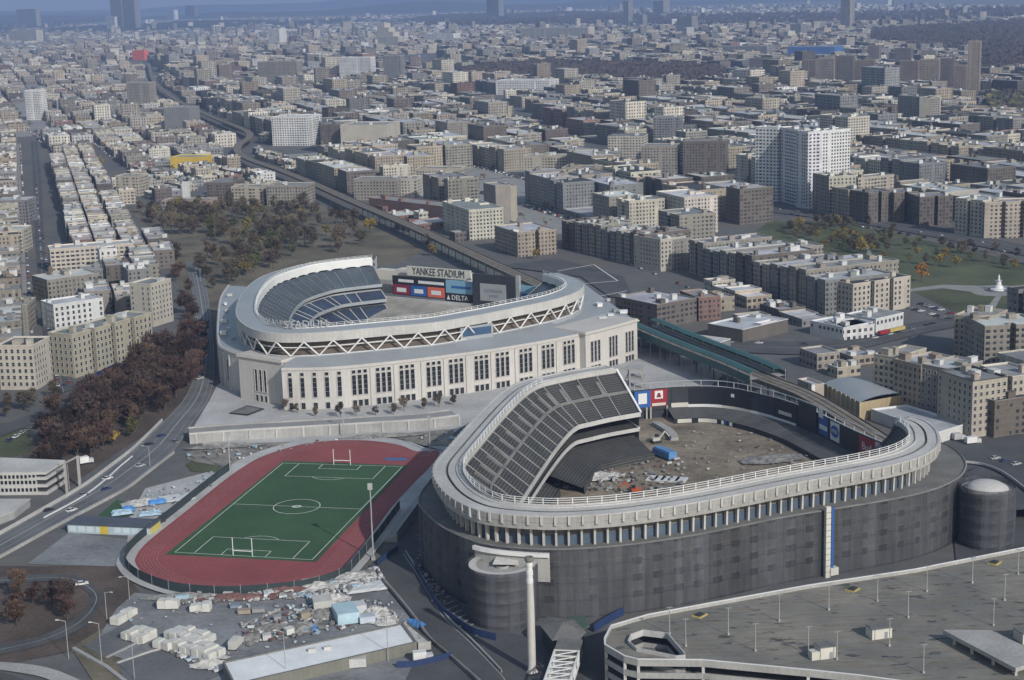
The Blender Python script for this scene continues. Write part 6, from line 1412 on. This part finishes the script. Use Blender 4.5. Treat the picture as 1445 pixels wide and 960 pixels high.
# ================================================================= VEHICLES
car=empty('car',(0,0,-500)); q=MB()
side=[(-2.2,.32),(-2.25,.75),(-1.6,.95),(1.0,1.0),(2.1,.82),(2.2,.35)]
for sg in (-1,1): q.face([(x,.88*sg,z) for x,z in (side if sg<0 else side[::-1])])
for a,b in zip(side,side[1:]+side[:1]): q.face([(a[0],-.88,a[1]),(a[0],.88,a[1]),(b[0],.88,b[1]),(b[0],-.88,b[1])])
o=q.build('body',M['tintm'],car,(.5,.5,.5)); o['tint']=1
q=MB(); gl_=[(-1.75,.95),(-1.25,1.42),(.35,1.45),(1.05,.98)]
for sg in (-1,1): q.face([(x,.8*sg*(1 if z<1.2 else .86),z) for x,z in (gl_ if sg<0 else gl_[::-1])])
for a,b in zip(gl_,gl_[1:]): q.face([(a[0],-.8*(1 if a[1]<1.2 else .86),a[1]),(a[0],.8*(1 if a[1]<1.2 else .86),a[1]),(b[0],.8*(1 if b[1]<1.2 else .86),b[1]),(b[0],-.8*(1 if b[1]<1.2 else .86),b[1])],1 if a[1]>1.2 and b[1]>1.2 else 0)
o=q.build('cabin',[M['glass'],M['tintm']],car,(.5,.5,.5)); o['tint']=1
q=MB(); 
q.tube((0,-.1,0),(0,.1,0),.33,10); wme=q.mesh('wheel',M['tyre'])
for x in (-1.4,1.35):
    for y in (-.82,.82): o=put('wheel',wme,car); o.location=(x,y,.33)
CC={'white':(.62,.62,.61),'silver':(.38,.39,.40),'black':(.025,.026,.03),'dark blue':(.03,.05,.12),'grey':(.17,.175,.18),'dark red':(.20,.03,.03)}
CWGT=['white']*5+['silver']*4+['black']*4+['grey']*4+['dark blue']*2+['dark red']
rc=random.Random(9); first=[True]
def add_car(px,heading,where,group,col=None,pos=None):
    c=col or rc.choice(CWGT); g=pos if pos is not None else U(*px); lab='%s car %s'%(c,where)
    if first[0]:
        first[0]=False; car.location=(g[0],g[1],.1); car.rotation_euler=(0,0,heading); tag(car,lab,'car',group)
        for ch in car.children:
            if ch.get('tint'): ch.color=(*CC[c],1)
        KIDS[car.name]=[(ch,[]) for ch in car.children]; return
    copy_tree(car,(g[0],g[1],.1),heading,lab,group,'car',color=CC[c])
def car_line(px0,px1,gap,where,group,fillr=.7,jit=.2,turn=0.0):
    a=U(*px0);b=U(*px1); d=b-a; L=d.length; u=d/L; t=0
    while t<L:
        if rc.random()<fillr: p=a+u*t+Vector((-u.y,u.x))*rc.uniform(-jit,jit); add_car(None,math.atan2(u.y,u.x)+turn,where,group,None,p)
        t+=gap*rc.uniform(.95,1.1)
for px_,h,c,w in (((69,722),.85,'black','on the avenue beside the median barrier, nearest the open car park'),((118,700),.85,'grey','on the avenue, following the median barrier middle'),((150,692),.85,'dark blue','in the avenue lane beside the grey parapet'),((101,722),.85,'white','on the avenue near the blue and yellow hut'),((198,659),.85,'silver','on the avenue by the small lawn'),((210,629),.85,'black','on the avenue at the upper end of the pale parapet'),((228,617),.85,'dark blue','on the avenue where it meets the raised street'),((246,625),2.4,'grey','turning at the end of the raised street'),((262,528),1.2,'silver','on the avenue beside the reddish wood'),((283,535),1.2,'white','on the avenue at the limestone ballpark corner'),((289,492),1.3,'white','on the avenue by the ballpark curved wall'),((279,374),1.5,'white','at the head of the avenue by the dry park'),((116,826),.3,'white','parked on the ramp loop bend'),((152,677),.85,'white','on the far lane of the avenue by the pale parapet')):
    add_car(px_,h,w,None,c)
G1='cars along the straight avenue'
car_line((82,545),(64,430),6.0,'parked along the straight avenue',G1,.75); car_line((98,545),(71,430),6.0,'parked along the straight avenue',G1,.75); car_line((63,425),(51,260),7,'parked along the straight avenue',G1,.5); car_line((90,545),(60,330),17,'parked along the straight avenue',G1,.5)
car_line((120,548),(210,498),6,'parked on the lower street under the long tan block','cars on the lower street',.55)
car_line((5,628),(60,595),6,'parked beside the sports lawn','cars beside the sports lawn',.8)
G2='cars around the street junction'
car_line((1010,484),(1160,488),8,'at the junction by the white shop row',G2,.5); car_line((1235,478),(1330,455),6.5,'at the junction by the white shop row',G2,.6); car_line((1285,436),(1340,452),5.2,'in the small lot beside the white shop row','cars in the small shop lot',.85,turn=1.4); car_line((1300,430),(1345,444),5.2,'in the small lot beside the white shop row','cars in the small shop lot',.8,turn=1.4)
G3='cars on the parkway'
car_line((1100,296),(1445,352),22,'on the parkway above the fountain park',G3,.6,2.5); car_line((1090,299),(1440,360),9,'parked along the parkway',G3,.45)
car_line((870,232),(1080,292),14,'on the parkway by the dark street row','cars on the upper parkway',.5,2)
car_line((830,350),(985,412),8,'parked on the street below the long grey row','cars below the long grey row',.6); car_line((705,372),(840,372),10,'in the lot behind the limestone ballpark','cars in the lot behind the ballpark',.25)
car_line((1375,640),(1445,660),5.4,'in the lot below the corner block','cars in the lot below the corner block',.55,turn=1.4); car_line((1365,655),(1440,690),6,'in the lot below the corner block','cars in the lot below the corner block',.4,turn=1.4)
def truck(px,h,label,L=7.0,col=(.62,.62,.61),cabc=(.5,.5,.5)):
    g=U(*px); t=empty('box_truck',(g.x,g.y,0),label,'truck',rz=h); q=MB(); q.box((-.8,0,.9),(L-2,2.4,2.6)); q.build('box_body',M['tint'],t,col); q=MB(); q.box((L/2-.7,0,.5),(1.9,2.3,1.9)); q.build('cab',M['tintm'],t,cabc); q=MB(); q.box((L/2+.28,0,1.4),(.06,2.0,.8)); q.build('windscreen',M['glass'],t)
    for x in (-L/2+1,L/2-.8):
        for y in (-1.05,1.05): o=put('wheel',wme,t); o.location=(x,y,.45); o.scale=(1.4,1.4,1.4)
truck((1372,627),.3,'white box truck parked at the edge of the dark lot under the corner block'); truck((1352,622),.3,'grey white van like truck next to the white box truck',5.5,(.4,.4,.4)); truck((121,655),.6,'white box truck standing behind the open sided car park',6)
truck((333,915),1.35,'white truck loaded with pale sacks on the grey lot',7,(.55,.54,.5)); truck((596,934),.2,'white truck beside the bright blue site fence',6)
# ================================================================= LOT, YARD AND FIELD CLUTTER
rd=random.Random(21)
def lump(rx,ry,h,seed,n=14,rough=.35):
    r=random.Random(seed); q=MB(); P={}
    for i in range(n+1):
        for j in range(n+1):
            x=-1+2*i/n;y=-1+2*j/n; d=math.sqrt(x*x+y*y); z=max(0,1-d**1.7)*h*(1+rough*r.uniform(-1,1)); P[i,j]=(x*rx+r.uniform(-.06,.06)*rx,y*ry+r.uniform(-.06,.06)*ry,z)
    for i in range(n):
        for j in range(n):
            f_=[P[i,j],P[i+1,j],P[i+1,j+1],P[i,j+1]]
            if max(p[2] for p in f_)>0: q.face(f_)
    return q
def heap(px,rx,ry,h,m,label,rz=0.0,name='rubble_heap',cat='heap'):
    g=U(*px); q=lump(rx,ry,h,rd.randrange(9999)); o=q.build(name,m); o.location=(g.x,g.y,gz[0]+.02); o.rotation_euler=(0,0,rz); tag(o,label,cat); return o
M['rub_w']=mat('pale_rubble',(.42,.41,.39),.95,.45,.5,fine=1.6); M['rub_g']=mat('grey_rubble',(.2,.195,.185),.95,.5,.4,fine=1.4); M['rub_r']=mat('reddish_rubble',(.14,.075,.07),.95,.5,.4,fine=1.4); M['tarp_w']=mat('white_tarpaulin',(.56,.57,.57),.7,.12,.3); M['tarp_b']=mat('blue_tarpaulin',(.06,.20,.46),.6,.25,.3); M['tarp_p']=mat('pale_blue_tarpaulin',(.34,.46,.54),.65,.15,.3)
G=U
for (px_,rx,ry,h,m,lab,rz) in (((265,846),16,2.2,1.5,'rub_g','long low grey rubble ridge outside the track end',-.02),((335,847),14,2.2,1.6,'rub_r','long reddish rubble ridge outside the track end',.02),((395,838),12,2.4,1.8,'rub_r','reddish broken heap where the track fence bends',.1),((440,832),11,4,1.6,'rub_w','pale broken heap beside the track fence bend',.15),((500,818),10,6,1.4,'rub_w','wide pale rubble spread under the floodlight mast',.2),((470,850),6,5,2.2,'rub_w','pale heap behind the pale blue shelter',0),((455,872),6,4,2.2,'rub_g','grey heap in front of the pale blue shelter',0),((385,890),7,4,1.2,'rub_g','flat dark debris heap inside the curb wall',.2),((425,890),6,4,1.6,'rub_g','mixed debris heap by the long white shed roof',.2),((360,903),6,3,1.2,'rub_g','small dark heap at the curb corner',0),((530,868),5,4,2.0,'rub_w','pale tangled heap next to the service road wall',0),((545,880),4,4,1.6,'rub_w','smaller pale heap next to the service road wall',0),((290,925),9,2,1,'rub_w','low line of pale sacks before the white block stack',-.5),((300,942),7,2.5,1.6,'rub_w','pale tangle at the corner of the white shed',0),((320,632),18,3,1.2,'rub_g','long brown planks heap below the raised street',.1),((540,618),20,2.5,1.2,'rub_g','long timber heap between track end and raised street',.1),((200,712),8,5,1.2,'rub_w','pale spoil heap in the yard by the blue sheets',.4)):
    heap(px_,rx,ry,h,M[m],lab,rz)
def tarp(px,sx,sy,h,m,label,rz):
    g=U(*px); r=random.Random(rd.randrange(9999)); q=MB(); n=8; P={}
    for i in range(n+1):
        for j in range(n+1): P[i,j]=((i/n-.5)*sx+r.uniform(-.25,.25),(j/n-.5)*sy+r.uniform(-.25,.25),(0 if i in(0,n) or j in(0,n) else h*r.uniform(.45,1.0)*.8)+.02)
    for i in range(n):
        for j in range(n): q.face([P[i,j],P[i+1,j],P[i+1,j+1],P[i,j+1]])
    o=q.build('tarpaulin',M[m]); o.location=(g.x,g.y,gz[0]+.05); o.rotation_euler=(0,0,rz); tag(o,label,'tarpaulin')
for a_ in (((440,824),7,4,.6,'tarp_p','pale blue white sheet along the track fence bend',.25),((470,822),20,10,.9,'tarp_w','large white torn sheet spread beside the track corner',.3),((515,832),14,9,.8,'tarp_w','white torn sheet near the service road wall',.3),((172,727),8,5,1.5,'tarp_p','pale blue sheet leaning behind the blue and yellow hut',.3),((181,722),5,5,1.6,'tarp_b','bright blue sheet behind the blue and yellow hut',.3),((222,712),8,4,1.8,'tarp_b','crumpled bright blue sheet in the yard',.5),((212,728),9,5,1.2,'tarp_p','pale blue folded sheet near the track kerb',.2),((250,705),14,10,.5,'tarp_w','wide white sheet on the yard beside the track kerb',.3),((437,891),5,4,1.2,'tarp_b','blue sheet among the debris by the white shed',.2),((585,884),4,7,1.5,'tarp_b','blue sheet over a skip at the end of the white shed',.9)): tarp(*a_)
# pale wrapped blocks
q=MB(); q.box((0,0,0),(2.5,3.3,2.3)); q.box((0,0,2.3),(2.2,3.0,.25)); wbm=q.mesh('wrapped_block',mat('white_wrapping',(.55,.54,.50),.7,.14,.4))
def blocks(px0,px1,n,rows,label,group,dz=0.0,rz=.3):
    a=U(*px0);b=U(*px1); d=b-a; u=d.normalized(); v=Vector((-u.y,u.x))
    for j in range(rows):
        for k in range(n):
            p=a+d*(k+.5)/n+v*j*3.6; o=put('wrapped_block',wbm); o.location=(p.x+rd.uniform(-.3,.3),p.y+rd.uniform(-.3,.3),gz[0]+.02); o.rotation_euler=(0,0,math.atan2(u.y,u.x)+rd.uniform(-.12,.12)); o.scale=(1,1,rd.uniform(.75,1.15)); tag(o,label,'wrapped block',group)
blocks((244,917),(302,935),7,2,'pale wrapped block in the big central stack on the grey lot','wrapped blocks of the central stack'); blocks((238,902),(290,914),7,2,'pale wrapped block in the rear rows of the central stack','wrapped blocks in the rear rows')
blocks((222,914),(244,920),3,1,'pale wrapped block in the small stack near the sunken lots','wrapped blocks of the small stack'); blocks((176,902),(206,910),4,2,'pale wrapped block in the stack at the lot corner','wrapped blocks at the lot corner'); blocks((160,886),(190,868),4,1,'pale wrapped block along the lot edge facing the ramp loop','wrapped blocks along the lot edge')
blocks((226,860),(252,860),3,1,'pale wrapped block by the rubble ridge under the track end','wrapped blocks by the rubble ridge'); blocks((270,864),(297,864),3,1,'pale wrapped block beside the reddish rubble ridge','wrapped blocks by the reddish ridge')
def crate(px,s,col,label,rz=0.0,name='site_container',cat='container'):
    g=U(*px); t=empty(name,(g.x,g.y,gz[0]),label,cat,rz=rz); q=MB(); q.box((0,0,0),s)
    for k in range(int(s[0]/.9)): q.box((-s[0]/2+.6+k*.9,-s[1]/2-.03,.1),(.3,.06,s[2]-.2))
    q.build('body',M['tint'],t,col); q=MB(); q.box((0,0,s[2]),(s[0]+.16,s[1]+.16,.14)); q.build('roof',M['tint'],t,tuple(c*.9 for c in col)); q=MB(); q.box((s[0]/2+.03,0,.1),(.08,1.6,s[2]-.4)); q.build('door',M['steel'],t)
crate((488,876),(7,10,3.6),(.40,.54,.60),'pale blue ridged shelter in the middle of the debris lot',.3); crate((508,866),(3.6,4.5,2.8),(.58,.6,.62),'small white container next to the pale blue shelter',.3); crate((518,880),(5,3,2),(.5,.55,.62),'low white and blue container beside the service road',.3)
crate((455,858),(6,6,2.6),(.5,.49,.46),'pale boxy container on the heap behind the shelter',.2); crate((430,875),(3,2.4,2),(.3,.26,.2),'brown timber crate among the debris',.5); crate((377,905),(2.6,2.2,1.6),(.5,.5,.48),'small pale crate on the dark debris',.2); crate((408,897),(2.6,2.4,1.8),(.6,.6,.58),'white crate on the dark debris near the shed',.6); crate((392,878),(2.2,2,1.4),(.33,.33,.33),'grey crate at the middle of the dark debris',.1); crate((505,943),(5,2.5,2.6),(.5,.5,.5),'grey cabinet against the olive wall of the white shed',.1)
crate((345,868),(4,2,1.2),(.36,.3,.24),'tan skip on the open grey lot',.1); crate((365,866),(4,2,1.2),(.3,.3,.3),'grey skip on the open grey lot',.1); crate((332,860),(3,2,1),(.2,.25,.3),'small slate blue skip on the open grey lot',.1)
# long white roofed shed
sh=empty('white_shed',(*U(450,930),0),'long low shed with a broad white roof and olive wall beside the debris lot','shed'); P4=[U(314,934,4),U(568,879,4),U(588,906,4),U(330,966,4)]
q=MB(); q.prism(ccw([tuple(p) for p in P4]),0,4,top=False); wb(q,'wall',M['plainwall'],sh,(.17,.17,.145)); q=MB(); q.face([(p.x,p.y,3.6) for p in P4]); wb(q,'roof',mat('white_membrane_roof',(.70,.71,.71),.6,.1,.15,fine=.7),sh)
q=MB(); pp=ccw([tuple(p) for p in P4]); pth=with_normals(pp,True); q=MB(); io=inset(pp,.6)
for i in range(4): j=(i+1)%4; q.face([(*pp[i],4.05),(*pp[j],4.05),(*io[j],4.05),(*io[i],4.05)]); q.face([(*io[j],3.6),(*io[i],3.6),(*io[i],4.05),(*io[j],4.05)])
wb(q,'coping',M['conc_dk'],sh)
for x,y in ((440,919),(462,916)): c=U(x,y,3.7); q=MB(); q.box((c.x,c.y,3.6),(2.2,1.2,1.0),.2); wb(q,'roof_vent',M['conc_lt'],sh)
an=empty('skip_bay',(*U(600,895),0),'narrow open bay of rubble at the end of the white shed','bay'); q=MB(); P5=[U(569,879,3),U(574,876,3),U(608,905,3),U(590,908,3)]; q.prism(ccw([tuple(p) for p in P5]),0,3,top=False); wb(q,'wall',M['conc'],an); q=MB(); q.face([(p.x,p.y,2.2) for p in P5]); wb(q,'fill',M['rub_w'],an)
# blue and yellow hut
ht=empty('site_hut',(*U(155,750),0),'pale blue panelled hut with dark roof and a yellow door','hut'); a=U(96,752);b=U(213,757); u=(b-a).normalized(); n=Vector((-u.y,u.x))
q=MB(); q.prism(ccw([tuple(a),tuple(b),tuple(b+n*9),tuple(a+n*9)]),0,3.4,top=False); wb(q,'wall',M['tint'],ht,(.38,.46,.50)); q=MB(); q.prism(ccw([tuple(a-n*.5-u*.4),tuple(b-n*.5+u*.4),tuple(b+n*9.4+u*.4),tuple(a+n*9.4-u*.4)]),3.4,3.75,bottom=True); wb(q,'roof',M['tint'],ht,(.075,.085,.11))
def on_front(t0,t1,z0,z1,m,col,name): A=a.lerp(b,t0)-n*.06;B=a.lerp(b,t1)-n*.06; q=MB(); q.prism(ccw([tuple(A),tuple(B),tuple(B+n*.05),tuple(A+n*.05)]),z0,z1); wb(q,name,m,ht,col)
on_front(.39,.49,.05,3.3,M['tint'],(.55,.42,.06),'door')
for k in range(9):
    if k!=4: on_front(.02+k*.108,.10+k*.108,.7,2.9,M['tint'],(.5,.58,.62),'wall_panel')
q=MB(); A=b+u*.04; q.prism(ccw([tuple(A),tuple(A+u*.06),tuple(A+u*.06+n*9),tuple(A+n*9)]),0,3.3); wb(q,'end_panel',M['tint'],ht,(.50,.44,.12))
# open sided car park and low white shed on the picture's edge
cp=empty('open_car_park',(*U(40,690),0),'pale three level open sided car park below the sports lawn','car park'); P6=[U(-30,668,9.5),U(64.6,667,9.5),U(92,650,9.5),U(-30,645,9.5)]
p6=ccw([tuple(p) for p in P6]); q=MB(); q.face([(x,y,9.5) for x,y in p6]); wb(q,'roof_deck',M['conc_lt'],cp)
for z in (0,3.2,6.3,8.6): q=MB(); q.prism(p6,z,z+1.1,top=True,bottom=True); wb(q,'level_band',M['conc_lt'],cp)
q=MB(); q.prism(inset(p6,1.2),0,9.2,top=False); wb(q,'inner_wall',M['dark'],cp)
A,B=U(-30,668,9.5),U(50,667,9.5); u=(B-A).normalized();n=Vector((-u.y,u.x)); n=n if n.y>0 else -n; q=MB(); q.prism(ccw([tuple(A-n*.1),tuple(B-n*.1),tuple(B+n*1),tuple(A+n*1)]),0,9.4,top=False); wb(q,'front_wall',M['conc_lt'],cp)
q=MB(); q.face([(-.55,0,0),(.55,0,0),(.55,0,1.5),(-.55,0,1.5)]); wq=q.mesh('window',M['glass'])
for k in range(14):
    for z in (1.4,4.6,7.0): p=A.lerp(B,(k+.5)/14)-n*.13; o=put('window',wq,cp); o.location=(p.x-cp.location.x,p.y-cp.location.y,z); o.rotation_euler=(0,0,math.atan2(u.y,u.x))
q=MB(); c=U(95,697); 
q.box((c.x,c.y,0),(1.0,1.0,13.5)); q.box((c.x+3,c.y+9,0),(1.0,1.0,13.5)); q.box((c.x+1.5,c.y+4.5,12.9),(.6,9,.5),R(-18)); wb(q,'stair_portal',M['conc'],cp)
low=empty('low_shed',(*U(10,720),0),'low white flat roofed shed at the foot of the open car park','shed'); P7=[U(-40,705,3),U(42,705,3),U(20,722,3),U(-40,745,3)]; p7=ccw([tuple(p) for p in P7]); q=MB(); q.prism(p7,0,3,top=False); wb(q,'wall',M['plainwall'],low,(.3,.3,.3)); q=MB(); q.prism(inset(p7,-.3),3,3.25,bottom=True); wb(q,'roof',M['conc_lt'],low)
# things on the gutted field
def slab(px,k):
    g=U(*px); q=MB(); q.box((0,0,0),(4.4,6.5,.5)); q.box((0,0,.5),(4.0,6.0,.15)); o=q.build('white_slab',M['tarp_w']); o.location=(g.x,g.y,.05); o.rotation_euler=(0,0,-.35); tag(o,'pale slab laid in the row of five on the gutted field','slab','pale slabs on the gutted field')
for k in range(5): slab((921+k*10,676+k*.6),k)
sk=empty('blue_trailer',(*U(938,646),0),'long blue covered trailer on the gutted field','trailer',rz=-1.05); q=MB(); q.box((0,0,.8),(12,4.2,2.6)); q.box((0,0,3.4),(11.4,3.4,.5)); q.build('box_body',mat('sky_blue_cover',(.10,.24,.46),.6,.15,.2),sk); q=MB(); q.box((-6.6,0,.6),(1.6,2.4,1.8)); q.build('nose',M['white'],sk)
for x in (-4,4): 
    for y in (-1.7,1.7): o=put('wheel',wme,sk); o.location=(x,y,.5); o.scale=(1.5,1.5,1.5)
def excavator(px,label,col,rz):
    g=U(*px); t=empty('excavator',(g.x,g.y,0),label,'excavator',rz=rz); q=MB()
    q.box((0,-1.2,.1),(4.2,.7,1.0)); q.build('crawler_track',M['dark'],t); q=MB(); q.box((0,1.2,.1),(4.2,.7,1.0)); q.build('crawler_track',M['dark'],t)
    q=MB(); q.box((-.4,0,1.2),(3.6,2.6,1.3)); q.build('body',M['tintm'],t,col); q=MB(); q.box((.7,.7,2.4),(1.4,1.1,1.4)); q.build('cab',M['glass'],t); q=MB(); q.bar((1.4,0,1.8),(4.4,0,4.8),.5,.6); q.bar((4.4,0,4.8),(6.6,0,2.0),.4,.5); q.build('boom',M['tintm'],t,col); q=MB(); q.box((6.7,0,.9),(1.0,1.3,1.2)); q.build('bucket',M['dark'],t)
excavator((897,697),'orange excavator working by the near railing of the gutted field',(.50,.10,.04),2.9); excavator((926,625),'pale excavator near the blue trailer on the gutted field',(.45,.43,.38),.4)
for px_,rx,ry,h,m,lab in (((830,676),14,6,1.6,'rub_w','pale rubble heap at the foot of the lower deck'),((800,660),14,8,2.0,'rub_g','dark rubble heap under the stripped upper deck'),((850,655),20,4,1.4,'rub_w','long pale heap at the edge of the lower deck'),((880,640),9,5,1.5,'rub_g','grey heap by the cut off deck end'),((1090,650),14,6,1.0,'rub_g','low soil heap in the outfield')): 
    heap(px_,rx,ry,h,M[m],lab,.2)
q=MB(); g0=U(905,622);
rp_=low_wall('site_ramp',[(925,600),(945,612),(952,622)],1.6,3.5,M['conc'],'concrete ramp leading from the gates onto the gutted field','ramp')
# fine litter of the works: nobody could count it
dm=MB(); rr_=random.Random(77)
def litter(px,n,smin,smax):
    reg=[tuple(U(*p)) for p in px]; xs=[p[0] for p in reg];ys=[p[1] for p in reg]; k=0
    while k<n:
        x,y=rr_.uniform(min(xs),max(xs)),rr_.uniform(min(ys),max(ys))
        if not inpoly(x,y,reg): continue
        k+=1; s_=rr_.uniform(smin,smax); dm.box((x,y,gz[0]),(s_*rr_.uniform(.4,2.2),s_*rr_.uniform(.3,1),s_*rr_.uniform(.15,.7)),rr_.uniform(0,3),rr_.choice((0,0,1,1,1,2,2,3,4)))
litter([(160,870),(200,842),(330,850),(480,832),(545,815),(560,840),(600,895),(575,880),(330,930),(300,950),(215,905)],110,.3,1.1); litter([(340,885),(395,862),(440,850),(540,855),(568,876),(350,915)],300,.4,1.4); litter([(240,846),(400,836),(470,822),(530,805),(540,820),(470,845),(250,855)],380,.5,2.2)
litter([(225,905),(300,940),(320,955),(300,950),(240,925)],90,.5,1.4); litter([(170,735),(205,695),(300,668),(318,672),(215,755)],80,.3,1.2); litter([(262,640),(470,622),(640,608),(640,625),(480,622),(340,650),(262,648)],60,.5,1.6)
o=dm.build('debris',[M['tarp_w'],M['rub_g'],M['rub_w'],M['rub_r'],M['tarp_p']]); o['kind']='stuff'
dm=MB(); litter([(760,690),(800,645),(900,630),(960,650),(980,690),(900,700)],360,.4,1.6); litter([(950,600),(1080,615),(1180,650),(960,690)],90,.3,1.1); litter([(600,700),(594,740),(640,880),(660,895),(610,850),(588,790)],90,.4,1.2)
o=dm.build('demolition_debris',[M['rub_g'],M['rub_w'],M['rub_g'],M['rub_r'],M['steel']]); o['kind']='stuff'
# fountain
f_=U(1409,410); ft=empty('fountain',(f_.x,f_.y,0),'white marble fountain with a raised figure on the park lawn','fountain'); q=MB(); q.lathe((0,0,0),[(8,0),(8,.8),(7.3,.8),(7.3,.4)],24); q.build('basin',M['conc_dk'],ft); q=MB(); q.lathe((0,0,0),[(5.5,0),(5.2,1.2),(3.2,1.6),(2.6,3.0),(1.8,3.4),(1.5,6.2),(2.2,6.5)],20); q.build('pedestal',M['white'],ft); q=MB(); q.lathe((0,0,6.5),[(.9,0),(.6,1.2),(.8,2.2),(.35,3.0),(.4,3.5),(.05,3.9)],12); q.build('figure',M['white'],ft)
# curved garage ramp at the edge of the dark lot
cg=empty('curved_ramp',(*U(1400,670),0),'curved white parapets of a ramp at the side of the dark lot','ramp'); cv=with_normals(pxpath([(1361,652),(1385,655),(1410,664),(1428,675),(1450,692),(1480,715)],7,2.0,1))
for z0,z1,m in ((5.6,7.6,'conc_lt'),(3.0,4.4,'conc_lt'),(.4,1.8,'conc')): q=MB(); q.sweep(cv,[(0,z0),(0,z1),(-.35,z1),(-.35,z0),(0,z0)]); wb(q,'parapet',M[m],cg)
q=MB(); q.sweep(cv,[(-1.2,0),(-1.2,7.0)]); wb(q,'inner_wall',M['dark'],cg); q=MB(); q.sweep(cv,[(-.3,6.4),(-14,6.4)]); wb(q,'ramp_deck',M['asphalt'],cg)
# lot with pale outlines behind the ballpark, dark grille on the plaza
sheet('parking_lot',[(700,376),(790,366),(880,392),(895,425),(860,420),(820,392)],M['asphalt'])
z_=gz[0]+.02; q=MB()
for A,B in (((787,384),(838,375)),((838,375),(872,398)),((845,420),(885,412)),((872,398),(822,402))): a=U(*A);b=U(*B); q.bar((a.x,a.y,z_),(b.x,b.y,z_),.9,.02)
o=q.build('lot_marking',M['line']); o['kind']='structure'
sheet('plaza_grille',[(323,585),(349,574),(374,579),(350,588)],M['dark']); sheet('plaza_grille',[(326,584.6),(349,575.5),(370,579.3),(349,586.6)],M['conc_dk'])
# ---------------------------------------------------------------- haze
m=bpy.data.materials.new('haze'); m.use_nodes=True; t=m.node_tree; t.nodes.remove(t.nodes['Principled BSDF']); v=t.nodes.new('ShaderNodeVolumePrincipled')
v.inputs['Color'].default_value=(.40,.55,.92,1); v.inputs['Density'].default_value=HAZE; v.inputs['Anisotropy'].default_value=.1
t.links.new(v.outputs[0],t.nodes['Material Output'].inputs['Volume'])
q=MB(); q.prism([(-31000,-900),(31000,-900),(31000,35000),(-31000,35000)],-1.0,262.0,bottom=True); hz=q.build('haze',m); hz['kind']='stuff'
